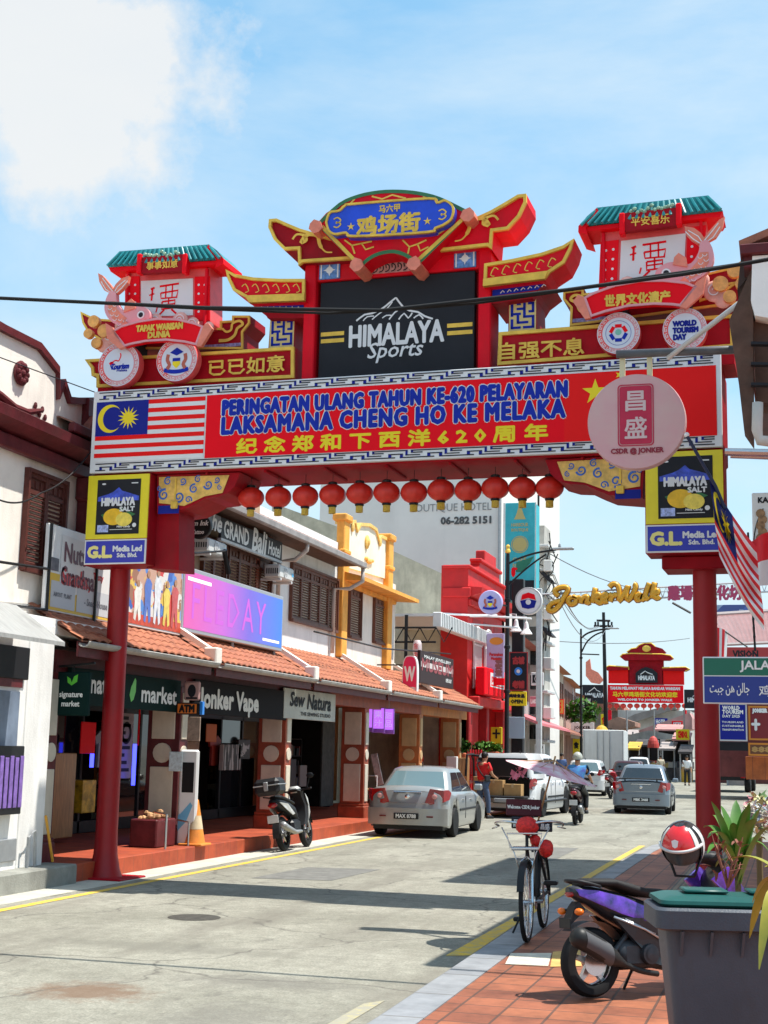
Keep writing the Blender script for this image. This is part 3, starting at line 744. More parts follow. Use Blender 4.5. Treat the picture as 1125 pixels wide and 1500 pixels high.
for seg in(((505,352),(516,360),(530,357),(536,366),(548,362)),((516,360),(520,372)),((530,357),(545,354)),((590,352),(600,362),(612,358),(625,352)),((600,362),(598,372)),((612,358),(616,368),(628,362)),((500,306),(512,300),(520,292)),((512,300),(530,298)),((620,288),(632,296),(645,297)),((545,288),(560,292),(575,286),(595,291)),((640,345),(650,338),(655,328))):
 stroke(b,[uz(*p,-.8) for p in seg],.022,GF(-.812))
obj('gold_crackle',b,M_ggold,cs)
b=MB()
for p,q in(((472,332),(524,386)),((682,318),(608,386))):
 stroke(b,[uz(*p,-.8),uz(*q,-.8)],.05,GF(-.817))
obj('gold_edge',b,M_ggold,cs)
for(x,y,ang) in((463,332,.8),(523,388,.8),(685,315,-.75),(606,386,-.75)):
 u,z=uz(x,y,-.84);b=MB();k=[]
 for(du,dz) in((-.09,-.03),(-.05,-.09),(.05,-.09),(.09,-.03),(.09,.05),(0,.09),(-.09,.05)):k.append((u+du*math.cos(ang)+dz*math.sin(ang),z-du*math.sin(ang)+dz*math.cos(ang)))
 pz(b,k,-.86,-.4);obj('finial',b,M_salmon,cs)
kp=[uz(*p,-.9) for p in((478,327),(484,312),(498,309),(506,302),(520,299),(630,291),(642,297),(654,294),(666,304),(664,322),(652,332),(640,337),(628,343),(520,349),(508,344),(492,346),(482,340))]
kp=[(p.x,p.y) for p in spline([V(p) for p in kp+[kp[0]]],4)][:-1]
b=MB();pz(b,kp,-.93,-.8);pl_=obj('name_plaque',b,mat('plaque blue',(0.01,0.06,0.62),0.35,0.12,4),cs)
b=MB();trim(b,kp,.028,-.955,-.9);obj('gold_edge',b,M_ggold,pl_)
b=MB();gtext(b,'鸡场街',(522,331),(616,325),30,-.935,bold=.013,res=1);obj('lettering',b,M_ggold,pl_)
b=MB();gtext(b,'马六甲',(555,306),(586,304),12,-.935,bold=.004,res=1);obj('lettering',b,M_ggold,pl_)
b=MB()
for sx in((494,326),(648,314)):
 for d in(-1,1):
  u,z=uz(*sx,-.935);stroke(b,[(u-.05,z+.05*d),(u,z+.07*d),(u+.05,z+.03*d),(u+.02,z),(u-.02,z+.01*d)],.018,GF(-.936),0,3)
for sx in((514,332),(626,324)):
 u,z=uz(*sx,-.935);star(b,GF(-.936),u,z,.06,.02,5)
obj('gold_scroll',b,M_ggold,pl_)
VOFF[0]=0.0
M_lan=mat('red lantern silk',(0.66,0.03,0.018),0.45,0.1,10)
def lantern():
 t=thing('red_lantern','','lantern',(0,0,0))
 b=MB();rs=[]
 n=40
 for i in range(11):
  a=math.pi*(0.06+.88*i/10)-math.pi/2
  rs.append([V((math.cos(2*math.pi*k/n)*math.cos(a)*(.178+(.006 if k%4==0 else 0)),math.sin(2*math.pi*k/n)*math.cos(a)*(.178+(.006 if k%4==0 else 0)),.148*math.sin(a))) for k in range(n)])
 b.rings(rs);obj('shade',b,M_lan,t,True,local=True)
 b=MB();b.lathe([(.06,.14),(.065,.165),(.05,.175)],n=14);b.lathe([(.05,-.17),(.062,-.16),(.06,-.14)],n=14);obj('cap',b,M_black,t,local=True)
 b=MB()
 for k in range(14):
  a=2*math.pi*k/14;b.box((.04*math.cos(a)-.008,.04*math.sin(a)-.008,-.255),(.04*math.cos(a)+.008,.04*math.sin(a)+.008,-.165))
 obj('tassel',b,mat('tassel gold',(0.62,0.42,0.05),0.6,0.2,40),t,local=True)
 b=MB();b.tube([(0,0,.17),(0,0,.32)],.004,5);obj('hanging_cord',b,M_black,t,local=True)
 return t
lan0=lantern()
names=['first','second','third','fourth','fifth','sixth','seventh','eighth','ninth','tenth','eleventh','twelfth']
for i in range(12):
 p=uz(368+i*(805-368)/11,727-15*i/11,0.05)
 loc=W(p[0],.05,5.15+rng.uniform(-.012,.012))
 lab='red lantern with gold tassel, %s from left under the near gate'%names[i]
 if i==0:lan0.location=loc;lan0['label']=lab;lan0['group']='red lanterns hanging in a row under the near gate';lan0.rotation_euler=(0,0,.2)
 else:dup(lan0,loc,rng.uniform(0,6),lab,'red lanterns hanging in a row under the near gate')
# --- cut-out displays and drum signs on the gate
def arc_pts(c,r,a0,a1,n):return [(c[0]+r*math.cos(R(a0+(a1-a0)*i/n)),c[1]+r*math.sin(R(a0+(a1-a0)*i/n))) for i in range(n+1)]
def squash(mb,v):
 k=G_V.dot(W(0,v,0));mb.v=[p-G_V*((G_V.dot(p)-k)*.6) for p in mb.v]
def display(s,label,plaque,fan):
 v=-.12
 def Q(pts,vv=v):
  k=[uz(*p,vv) for p in pts]
  return k if s<0 else [(-u,z) for u,z in k]
 root=thing('cutout_display',label,'display',W(3.3*s,v,6.9))
 body=Q(((184,396),(308,388),(308,478),(184,480)))
 b=MB();pz(b,body,v,v+.42);pav=obj('pavilion',b,M_coral,root)
 b=MB();pz(b,Q(((207,412),(283,408),(283,462),(207,464))),v-.012,v);obj('white_panel',b,M_swhite,pav)
 for xs in((184,205),(286,308)):
  b=MB();pz(b,Q(((xs[0],406),(xs[1],405),(xs[1],470),(xs[0],470))),v-.02,v);dp=obj('studded_door',b,M_sred,pav)
  b=MB()
  for i in range(2):
   for k in range(4):
    u,z=Q(((xs[0]+6+9*i,418+13*k),))[0];disc(b,GF(v-.023),u,z,.018,n=8)
  obj('stud',b,M_swhite,dp)
 for x in(188,303):
  (u0,z0),(u1,z1)=Q(((x-4,478),(x+4,394)));b=MB();gbox(b,min(u0,u1),max(u0,u1),v-.06,v,z0,z1);obj('pillar',b,M_gred,pav)
 ro=Q(((165,396),(176,380),(182,373),(312,363),(324,372),(334,384)))
 b=MB();pz(b,ro,v-.14,v+.46);rf=obj('roof',b,M_teal,pav)
 b=MB()
 top=Q(((183,374),(311,364)));bot=Q(((167,396),(330,385)))
 for i in range(21):
  t=i/20
  a=(top[0][0]+(top[1][0]-top[0][0])*t,top[0][1]+(top[1][1]-top[0][1])*t);c=(bot[0][0]+(bot[1][0]-bot[0][0])*t,bot[0][1]+(bot[1][1]-bot[0][1])*t)
  b.tube([W(a[0],v-.13,a[1]),W(c[0],v-.20,c[1])],.022,6)
 obj('tile_rib',b,M_teal,rf)
 b=MB();k=Q(((334,384),(312,364),(309,371),(325,388),(322,398),(334,392)))
 pz(b,k,v-.16,v+.5);pz(b,Q(((165,396),(334,385),(330,391),(168,402))),v-.12,v+.4);obj('eave',b,M_sred,rf)
 pq=Q(((214,384),(280,379),(280,403),(214,407)))
 b=MB();pz(b,pq,v-.2,v-.1);qq=obj('plaque',b,M_gdark,pav)
 u0,u1=min(p[0] for p in pq),max(p[0] for p in pq);zc=sum(p[1] for p in pq)/4
 b=MB();text(b,plaque,GF(v-.203),(u0+u1)/2,zc-.01,.48,.125,.003,res=1);obj('lettering',b,M_ggold,qq)
 for x in(214,280):
  (a,z)=Q(((x,393),))[0];b=MB();gbox(b,a-.035,a+.035,v-.23,v-.1,z-.15,z+.14);obj('plaque_post',b,M_sred,pav)
 b=MB();rr=random.Random(5)
 for i in range(13):
  (a,z)=Q(((222+4*i,379+rr.uniform(-4,3)),))[0];b.ell(W(a,v-.2,z),(.03,.02,.025),6,4)
 obj('roof_garland',b,mat('mint garland',(0.25,0.42,0.30),0.5,0.5,30),pav)
 (uc,zc)=Q(((245,437),))[0]
 b=MB()
 for pts,w in((((-.26,.15),(-.20,.17)),.03),(((-.23,.16),(-.24,-.02)),.028),(((-.28,.06),(-.20,.08)),.022),(((-.12,.18),(.18,.20)),.03),(((-.10,.08),(.17,.10),(.15,-.01)),.026),(((-.10,.08),(-.09,.0),(.15,.0)),.022),(((-.02,.19),(-.02,.0)),.02),(((.08,.2),(.08,.0)),.02),(((-.07,-.05),(-.07,-.16),(.13,-.15),(.13,-.04),(-.07,-.05)),.026),(((.03,.0),(.03,-.16)),.022),(((-.07,-.10),(.13,-.09)),.02),(((-.03,-.17),(-.14,-.27)),.028),(((.08,-.17),(.18,-.26)),.028),(((-.14,-.12),(-.16,-.2)),.02)):
  stroke(b,[(uc+x,zc+y) for x,y in pts],w,GF(v-.016))
 obj('lucky_character',b,M_sred,pav)
 b=MB()
 for(x,y,r) in((160,492,16),(150,505,12),(176,475,12),(200,468,13),(225,470,14),(262,468,14),(280,474,12),(292,486,10),(304,478,9)):
  (a,z)=Q(((x,y),),v-.2)[0];b.ell(W(a,v-.16,z),(r*.0088,.06,r*.0088),12,7)
 squash(b,v-.16);obj('cloud_relief',b,mat('blush cloud',(0.80,0.40,0.33),0.5,0.3,5),root,True)
 for(x,y,r) in((136,470,10),(151,484,11),(140,502,9),(128,488,8)):
  (a,z)=Q(((x,y),),v-.25)[0];b=MB();b.lathe([(.0,-.04),(r*.0088,-.04),(r*.0088,.04),(0,.04)],W(a,v-.2,z),'y',16);obj('gold_coin',b,mat('coin gold',(0.85,0.36,0.08),0.4,0.3,8),root)
 kb_=[(p.x,p.y) for p in spline([V(p) for p in((164,428),(158,440),(156,456),(163,470),(176,478),(196,481),(214,477),(222,467),(220,456),(209,450),(196,451),(184,456),(177,450),(173,440),(172,430),(164,428))],3)][:-1]
 b=MB();pz(b,Q(kb_,v-.3),v-.36,v-.26);koi=obj('koi',b,M_pink,root)
 b=MB();pz(b,Q(((163,430),(154,426),(147,414),(145,401),(151,404),(158,412),(164,419),(167,424),(171,417),(179,409),(190,405),(188,415),(181,424),(173,431)),v-.32),v-.35,v-.28);tl=obj('tail',b,M_salmon,koi)
 b=MB()
 for q in(((166,428),(158,418),(150,407)),((168,427),(172,420),(184,410)),((164,430),(155,424),(148,412)),((170,429),(178,422),(187,411))):stroke(b,Q(q,v-.353),.012,GF(v-.353))
 obj('ray',b,M_swhite,tl)
 b=MB();flat(b,GF(v-.364),Q(((159,442),(158,456),(165,468),(178,474),(186,466),(178,460),(171,452),(169,441)),v-.364));obj('orange_patch',b,M_salmon,koi)
 b=MB()
 for i,(x,y) in enumerate(((163,444),(168,446),(161,451),(167,454),(164,460),(171,461),(168,467),(176,467),(183,469),(174,474),(181,475),(189,474))):
  (u,z)=Q(((x,y),),v-.367)[0];stroke(b,[(u+.028*math.cos(R(a)),z+.028*math.sin(R(a))) for a in range(180,361,30)],.008,GF(v-.367))
 obj('scale',b,M_swhite,koi)
 b=MB();pz(b,Q(((182,458),(184,446),(193,438),(198,443),(199,452)),v-.36),v-.38,v-.34);pz(b,Q(((184,470),(176,480),(180,486),(192,478)),v-.38),v-.40,v-.36);obj('fin',b,M_salmon,koi)
 (u,z)=Q(((206,461),),v-.37)[0]
 b=MB();disc(b,GF(v-.366),u,z,.058,0,18);obj('eye',b,M_swhite,koi);b=MB();disc(b,GF(v-.369),u,z,.036,0,16);obj('pupil',b,M_charc,koi)
 b=MB();disc(b,GF(v-.366),*Q(((213,470),),v-.37)[0],.035,0,14);stroke(b,Q(((215,473),(219,470),(221,465)),v-.367),.014,GF(v-.367),0,3);obj('cheek',b,M_coral,koi)
 b=MB()
 for(x,y,r) in((160,492,11),(200,468,8),(225,470,9),(262,468,9),(280,474,8),(292,486,7)):
  (u,z)=Q(((x,y),),v-.2)[0];r*=.0088;stroke(b,[(u+r*(1-i/22)*math.cos(i*.55),z+r*(1-i/22)*math.sin(i*.55)) for i in range(18)],.014,GF(v-.205))
 obj('cloud_curl',b,M_swhite,root)
 o0=[(166,486),(180,478),(205,471),(232,467),(262,468),(288,474),(300,479),(290,507),(272,503),(245,500),(215,502),(194,506),(184,509)]
 b=MB();pz(b,Q(o0,v-.42),v-.45,v-.36);fs=obj('fan_sign',b,M_sred,root)
 b=MB();pz(b,Q(((156,474),(166,480),(184,509),(176,512),(158,496)),v-.44),v-.47,v-.4);pz(b,Q(((299,478),(306,474),(312,482),(296,508),(289,508)),v-.44),v-.47,v-.4);obj('fan_guard',b,M_salmon,fs)
 q=Q(o0,v-.42);b=MB();trim(b,q,.028,v-.47,v-.44);obj('edge_trim',b,M_pink,fs)
 cl=Q(((233,490),),v-.46)[0]
 b=MB()
 ln=[fan] if isinstance(fan,str) else fan
 for i,body in enumerate(ln):
  wd=.80 if len(ln)==1 else(.70 if i==0 else .33)
  text(b,body,GF(v-.462),cl[0],cl[1]+(.0 if len(ln)==1 else .105-.105*i),wd,.15 if len(ln)==1 else .085,.008,res=2 if len(ln)>1 else 1)
 obj('lettering',b,M_ggold,fs)
 b=MB()
 for x in(200,275):
  (a,z)=Q(((x,505),),v)[0];gbox(b,a-.03,a+.03,v+.0,v+.3,6.62,z+.1)
 obj('support_leg',b,M_black,root)
 return root
display(-1,'pavilion and koi cutout display reading TAPAK WARISAN DUNIA','事事如意',['TAPAK WARISAN','DUNIA'])
display(1,'pavilion and koi cutout display with Chinese fan lettering beside the eaves','平安喜乐','世界文化遗产')
def drum(px,py,rpx,label):
 v=-.46
 u,z=uz(px,py,v);mpp=(uz(px+10,py,v)[0]-u)/10;r=rpx*mpp
 t=thing('drum_sign',label,'sign',W(u,v,z-r),0,'round drum signs standing on the gate')
 b=MB();b.lathe([(r*.97,0),(r,.02),(r,.14),(r*.96,.16)],W(u,v,z),'y',36);obj('drum',b,M_coral,t,30)
 F=GF(v-.003)
 b=MB();disc(b,F,u,z,r*.97);obj('face',b,M_pink,t)
 b=MB();disc(b,F,u,z,r*.74,.004,36);annulus(b,F,u,z,r*.95,r*.985,.004);obj('face',b,mat('pearl white',(0.66,0.68,0.76),0.4),t)
 b=MB()
 for k in range(18):
  a=2*math.pi*k/18;c0=V((u+r*.85*math.cos(a),z+r*.85*math.sin(a)));e=V((-math.sin(a),math.cos(a)))*r;n=V((math.cos(a),math.sin(a)))*r
  stroke(b,[c0-e*.12-n*.05,c0-e*.12+n*.05,c0+e*.07+n*.05,c0+e*.07-n*.03,c0-e*.04-n*.03],r*.035,F,.004)
 obj('key_pattern',b,M_swhite,t)
 return t,F,u,z,r
t,F,u,z,r=drum(174,534,30,'drum sign with red and blue tourism swirl, leftmost on the gate')
b=MB();stroke(b,[(u-.12,z+.02),(u-.05,z+.06),(u+.0,z+.05),(u+.03,z+.12),(u+.02,z+.16)],.016,F,.008,4);disc(b,F,u-.11,z+.02,.035,.008,12,ry=.025);obj('swirl_mark',b,M_sred,t)
b=MB();text(b,'Tourism',F,u+.03,z-.03,.27,.075,.006,.008,shear=.3);text(b,'Melaka',F,u+.06,z-.09,.16,.03,.002,.008);stroke(b,[(u-.12,z),(u-.1,z-.05),(u-.05,z-.07)],.02,F,.008,4);obj('lettering',b,M_royal,t)
def crest_arms(t,F,u,z,r):
 k=r/.27
 b=MB();flat(b,F,[(u-.05*k,z+.02*k),(u+.05*k,z+.02*k),(u+.05*k,z-.06*k),(u,z-.11*k),(u-.05*k,z-.06*k)],.008);obj('shield',b,M_syel,t)
 b=MB();flat(b,F,[(u-.05*k,z+.02*k),(u+.05*k,z+.02*k),(u+.05*k,z-.02*k),(u-.05*k,z-.02*k)],.010);flat(b,F,[(u-.09*k,z+.09*k),(u,z+.15*k),(u+.09*k,z+.09*k),(u,z+.05*k)],.008);stroke(b,[(u-.16*k,z-.12*k),(u-.06*k,z-.145*k),(u+.06*k,z-.145*k),(u+.16*k,z-.12*k)],.05*k,F,.007,3);obj('blue_mark',b,M_royal,t)
 b=MB()
 for s in(-1,1):stroke(b,[(u+s*.11*k,z+.07*k),(u+s*.12*k,z+.0),(u+s*.09*k,z-.06*k),(u+s*.12*k,z-.11*k)],.045*k,F,.008,3)
 obj('supporter',b,mat('crest brown',(0.45,0.10,0.06),0.5),t)
t,F,u,z,r=drum(259,527,30,'drum sign with a coat of arms under the TAPAK WARISAN DUNIA fan');crest_arms(t,F,u,z,r)
t,F,u,z,r=drum(906,488,32,'drum sign with a small red and blue hexagon emblem')
b=MB()
for k in range(6):
 if k<3:b.mi=0
 stroke(b,[(u+.10*math.cos(R(60*k+5)),z+.10*math.sin(R(60*k+5))),(u+.10*math.cos(R(60*k+55)),z+.10*math.sin(R(60*k+55)))],.045,F,.008) if k in(0,1,2) else None
obj('emblem',b,M_sred,t)
b=MB()
for k in(3,4,5):stroke(b,[(u+.10*math.cos(R(60*k+5)),z+.10*math.sin(R(60*k+5))),(u+.10*math.cos(R(60*k+55)),z+.10*math.sin(R(60*k+55)))],.045,F,.008)
b.add(MB());annulus(b,F,u,z,.155,.16,.008,40);obj('emblem',b,M_royal,t)
b=MB();disc(b,F,u,z+.01,.04,.009,12);obj('emblem',b,mat('emblem mint',(0.2,0.5,0.4),0.5),t)
t,F,u,z,r=drum(1003,482,33,'drum sign lettered WORLD TOURISM DAY')
b=MB();text(b,'WORLD',F,u-.0,z+.07,.28,.065,.008,.008);text(b,'TOURISM',F,u+.01,z-.015,.30,.065,.008,.008);text(b,'DAY',F,u-.06,z-.10,.15,.065,.008,.008);obj('lettering',b,M_navy,t)
# --- the shophouses along the left side
M_tile2=mat('old roof tile',(0.36,0.13,0.075),0.8,0,6,c2=(0.20,0.075,0.05),bump=0.3,bs=30,dirt=0.5)
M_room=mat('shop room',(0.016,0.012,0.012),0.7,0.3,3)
def tiles(mb,x0,z0,x1,z1,y0,y1,pitch=.24,rows=7,amp=.028):
 """curved roof tiles between the eave line x0,z0 and the upper line x1,z1"""
 n=max(2,int((y1-y0)/pitch));m=n*6
 for r in range(rows):
  ta,tb=r/rows,(r+1)/rows+.02
  A,B_=[],[]
  for i in range(m+1):
   y=y0+(y1-y0)*i/m;k=abs(math.sin(math.pi*i/6))
   A.append(mb._a((x0+(x1-x0)*ta,y,z0+(z1-z0)*ta+amp*k+.022)));B_.append(mb._a((x0+(x1-x0)*tb,y,z0+(z1-z0)*tb+amp*k)))
  C_=[mb._a(mb.v[a]-V((0,0,.022))) for a in A]
  for i in range(m):
   mb.face((A[i],A[i+1],B_[i+1],B_[i]));mb.face((C_[i],C_[i+1],A[i+1],A[i]))
 mb.poly([(x0,y0,z0-.02),(x0,y1,z0-.02),(x1,y1,z1-.02),(x1,y0,z1-.02)])
 return mb
def shutter(parent,k,y0,y1,z0,z1,leaves,m=None,name='shutter_window'):
 m=m or M_shut;d=.05
 b=MB();b.box((k-.02,y0-.05,z0-.05),(k+d+.03,y0,z1+.05));b.box((k-.02,y1,z0-.05),(k+d+.03,y1+.05,z1+.05));b.box((k-.02,y0,z1),(k+d+.03,y1,z1+.05));b.box((k-.02,y0,z0-.06),(k+d+.05,y1,z0))
 f=obj(name,b,m,parent)
 w=(y1-y0)/leaves
 for i in range(leaves):
  a=y0+i*w;b=MB();s=.045
  b.box((k,a+.004,z0),(k+d,a+s,z1));b.box((k,a+w-s,z0),(k+d,a+w-.004,z1))
  top=z1-(z1-z0)*.2
  for z in(z0,top-.03,z1-.06):b.box((k,a+s,z),(k+d-.003,a+w-s,z+.06))
  b.box((k,a+s,top+.03),(k+.015,a+w-s,z1-.06))
  for j in range(3):b.box((k+.012,a+s+.03+j*(w-2*s)/3,top+.06),(k+.03,a+s+(j+.8)*(w-2*s)/3,z1-.09))
  n=max(6,int((top-z0-.1)/.055))
  for j in range(n):
   z=z0+.06+(top-z0-.09)*j/n
   b.prism([(k+.004,a+s,z+.035),(k+.012,a+s,z+.042),(k+d-.006,a+s,z+.008),(k+d-.012,a+s,z)],(0,w-2*s,0))
  obj('shutter',b,m,f)
 return f
def pier(parent,y0,y1,m,mp,z1=3.0,x=-9.4,dx=.56,lit=None):
 b=MB();b.cbox((x,y0,.23),(x-dx,y1,z1),.01);b.cbox((x+.04,y0-.04,.22),(x-dx-.04,y1+.04,.50),.02);b.cbox((x+.025,y0-.025,.50),(x-dx-.025,y1+.025,.55),.01)
 p=obj('pier',b,m,parent)
 yc=(y0+y1)/2;b=MB();w=(y1-y0)*.33
 for(za,zb) in((.60,1.44),(1.88,z1-.10)):
  b.cbox((x+.02,yc-w,za),(x-.01,yc+w,zb),.008);b.cbox((x-.08,y0-.02,za),(x-dx+.08,y0+.01,zb),.008)
 b.lathe([(.001,.0),(w*1.05,.0),(w*1.05,.024),(.001,.024)],(x,yc,1.66),'x',16)
 b.lathe([(.001,-.03),(dx*.28,-.03),(dx*.28,.0),(.001,.0)],(x-dx/2,y0,1.66),'y',16)
 obj('pier_panel',b,mp,p)
 return p
PIERS=[(16.62,16.98),(20.9,21.24),(25.86,26.2),(31.16,31.5),(36.16,36.5),(40.76,41.1)]
M_pan=mat('cream pier panel',(0.62,0.55,0.44),0.7,0.08,4,dirt=0.2)
XU=-10.2
def shop(name,label,i,wallmat,piermat,z_top=6.6):
 y0=PIERS[i][0]+.25;y1=PIERS[i+1][0]+.25
 t=thing(name,label,'shophouse',(-10.5,(y0+y1)/2,0))
 b=MB();b.box((XU,y0,3.0),(XU-.25,y1,z_top));b.box((XU-.25,y1-.2,3.0),(XU-6,y1,z_top));b.box((XU-.25,y0,3.0),(XU-6,y0+.15,z_top));obj('upper_wall',b,wallmat,t)
 b=MB();b.box((-9.42,y0,2.72),(-9.8,y1,3.02));obj('lintel_beam',b,piermat,t)
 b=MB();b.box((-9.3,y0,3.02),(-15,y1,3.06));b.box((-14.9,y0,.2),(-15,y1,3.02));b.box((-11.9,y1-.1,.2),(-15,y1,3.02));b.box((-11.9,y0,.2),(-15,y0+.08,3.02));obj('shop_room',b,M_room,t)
 return t,y0,y1
def canopy(t,y0,y1,x0=-8.92,z0=3.13,x1=XU,z1=3.86,m=None):
 b=MB();tiles(b,x0,z0,x1,z1,y0,y1);obj('canopy_roof',b,m or M_tile,t,35)
 b=MB()
 pr=[(x0+.09*math.cos(a)-.02,z0-.03+.07*math.sin(a)) for a in [math.pi+math.pi*k/6 for k in range(7)]]
 b.rings([[V((p[0]+.05,y,p[1])) for p in pr]+[V((p[0]*.0+x0+.05-.02+(p[0]-x0+.02)*.85,y,p[1]+.012)) for p in pr[::-1]] for y in(y0,y1)])
 obj('gutter',b,mat('galvanised gutter',(0.40,0.38,0.35),0.6,0.25,2,metal=0.2,dirt=0.5),t)
 b=MB();b.box((x0-.04,y0,z0-.22),(x0-.07,y1,z0-.02));obj('fascia_board',b,M_maroon,t)
def verge(t,y,x0=-8.9,z0=3.2,z1=3.98,m=None):
 b=MB();b.prism([(x0,y-.09,z0),(x0,y-.09,z0+.09),(XU+.0,y-.09,z1+.09),(XU+.0,y-.09,z1)],(0,.18,0));b.cbox((x0+.03,y-.12,z0-.1),(x0-.2,y+.12,z0+.16),.02);obj('party_wall_capping',b,m or M_cream,t)
A=thing('gabled_shophouse','cream gabled shophouse with maroon mouldings at the left edge','shophouse',(-10,14,0))
XA=-9.75
b=MB();b.box((XA,6,3.0),(XA-6,18.126,5.828));obj('upper_wall',b,M_cream,A)
pd=[(y,z) for y,z in((6.36,7.259),(15.476,7.079),(16.377,7.1),(16.907,6.909),(16.96,6.549),(17.087,6.782),(17.278,6.57),(17.49,6.612),(18.073,6.761),(18.073,5.828),(6.36,5.828))]
b=MB();b.prism([(XA+.02,y,z) for y,z in pd],(-.25,0,0));par=obj('parapet',b,M_cream,A)
b=MB();top=[V((XA+.03,y,z)) for y,z in pd[:9]]
for p,q in zip(top,top[1:]):b.prism([p+V((.06,0,-.05)),p+V((.06,0,.05)),q+V((.06,0,.05)),q+V((.06,0,-.05))],(-.36,0,0))
obj('parapet_coping',b,M_maroon,par)
b=MB();b.prism([(XA+.02,6,5.72),(XA+.34,6,5.85),(XA+.36,6,5.98),(XA+.10,6,6.10),(XA+.02,6,6.10)],(0,12.2,0));b.cbox((XA+.02,6,5.53),(XA+.14,18.1,5.72),.02);obj('cornice',b,M_maroon,A)
b=MB();c=gX(29,547,XA+.03);b.lathe([(0,.0),(.16,.0),(.17,.03),(.1,.06),(0,.05)],c,'x',20)
for k in range(10):a=2*math.pi*k/10;b.ell(c+V((.05,.11*math.cos(a),.11*math.sin(a))),(.03,.045,.045),7,5)
b.ell(c+V((.05,0,0)),(.04,.05,.05),8,5);obj('rosette',b,M_maroon,par)
b=MB();pts=[gX(x,y,XA+.05) for x,y in((-20,565),(0,580),(20,597),(40,604),(62,601))];b.tube(pts,[.05,.06,.06,.05,.03],7)
for x,y in((62,600),(52,594),(66,612),(58,607)):b.ell(gX(x,y,XA+.05),(.03,.03,.05),6,4)
obj('garland',b,M_maroon,par)
b=MB();b.cbox((XA+.12,17.72,6.10),(XA-.2,18.15,6.72),.02);obj('corner_post',b,M_maroon,par)
b=MB();b.prism([(XA+.12,17.49,6.08),(XA+.12,18.12,6.08),(XA+.12,18.04,6.34),(XA+.12,17.8,6.46),(XA+.12,17.62,6.30)],(.12,0,0));obj('volute',b,mat('terracotta volute',(0.30,0.10,0.07),0.7,0.3,9),par)
shutter(A,XA,16.35,17.34,4.08,5.36,2,mat('maroon louvre',(0.10,0.028,0.022),0.55,0.2,9))
b=MB();b.cbox((XA+.16,17.75,3.1),(XA,18.14,5.55),.02);b.cbox((XA+.24,17.68,5.2),(XA,18.2,5.55),.03);obj('corner_pilaster',b,M_maroon,A)
b=MB();b.box((-9.2,6,.2),(-9.6,15.75,3.3));b.cbox((-9.22,15.8,.2),(-9.7,16.45,3.3),.02);b.box((-9.3,6,3.2),(XA-.1,18.1,3.4));gw=obj('ground_wall',b,M_white,A)
b=MB();b.cbox((-9.17,15.0,.35),(-9.2,15.72,.62),.01);b.tube([(-9.12,15.9,.2),(-9.12,15.9,.62),(-9.12,16.05,.7),(-9.12,16.1,.2)],.02,6);obj('pipe',b,M_grey,A)
b=MB();b.prism([(-9.2,6,3.38),(-8.5,6,2.95),(-8.5,6,3.0),(-9.2,6,3.46)],(0,9.4,0));obj('awning_roof',b,mat('weathered awning sheet',(0.33,0.33,0.32),0.7,0.15,3,dirt=0.4,bump=.3,bs=8,stretch=(1,5,1)),A)
b=MB();b.cbox((-9.14,12,2.55),(-9.2,15.7,2.95),.01);obj('awning_roller',b,M_dark,A)
tag(A,'cream gabled shophouse with maroon cornice and rosette at the left edge','shophouse')
t=thing('display_cabinet','black wall cabinet of purple packets beside the white pier','cabinet',(-9.1,15.2,1.1))
c0,c1=gX(-10,1092,-9.12),gX(24,1192,-9.12)
b=MB();b.cbox((-9.2,c0.y-.3,c1.z),(-9.06,c1.y,c0.z),.01);obj('case',b,M_black,t)
b=MB()
for k in range(6):b.cbox((-9.06,c1.y-.10-.115*k,c1.z+.08),(-9.045,c1.y-.02-.115*k,c0.z-.12-.02*(k%2)),.004)
obj('packet',b,mat('purple packet',(0.22,0.12,0.42),0.4,0.3,8),t)
b=MB();b.box((-9.19,14.2,1.72),(-9.16,15.55,2.4));single('poster',b,mat('grey poster',(0.16,0.20,0.27),0.5,0.3,2),'blue grey poster with maroon edges above the wall cabinet','poster')
b=MB();b.box((-9.192,14.2,2.45),(-9.16,15.6,2.62));b.box((-9.192,14.2,1.55),(-9.16,15.6,1.68));single('sign_band',b,M_maroon,'maroon band framing the grey poster','trim')
S,s0,s1=shop('shophouse','maroon pillared shophouse with the green leaf market sign',0,M_tan,M_maroon)
canopy(S,16.6,s1-.1)
Bq,b0,b1=shop('shophouse','tan upper floored shophouse with a black Balinese massage sign',1,M_tan,M_maroon)
canopy(Bq,b0+.1,b1-.1)
Cq,c0_,c1_=shop('shophouse','white upper floored shophouse with one wide brown shutter bank',2,M_white,M_rust)
canopy(Cq,c0_+.1,c1_-.1)
Dq,d0,d1=shop('shophouse','orange framed shophouse with a cream scrolled parapet',3,M_cream,M_rust,6.2)
canopy(Dq,d0+.1,d1-.1)
Eq=thing('low_shop','low shop with a white metal canopy between orange and red houses','shop',(-10.5,39,0))
e0,e1=d1,41.9
b=MB();b.box((-9.42,e0,2.72),(-9.8,e1,3.02));obj('lintel_beam',b,mat('ochre paint',(0.45,0.17,0.04),0.6,0.2,4,dirt=.3),Eq)
b=MB();b.box((-9.3,e0,3.02),(-15,e1,3.06));b.box((-13.5,e0,.2),(-13.6,e1,3.02));obj('shop_room',b,mat('ochre room',(0.40,0.17,0.05),0.7,0.2,2),Eq)
canopy(Eq,e0+.1,41.4)
M_och=mat('orange brown paint',(0.42,0.13,0.035),0.55,0.2,4,dirt=.25)
for own,i,m in((S,0,M_maroon),(S,1,M_maroon),(Bq,2,M_rust),(Cq,3,M_rust),(Dq,4,M_och),(Eq,5,M_och)):
 pier(own,*PIERS[i],m,M_pan if i<4 else mat('tan pier panel',(0.5,0.33,0.16),0.7,0.1,4,dirt=.2),2.72)
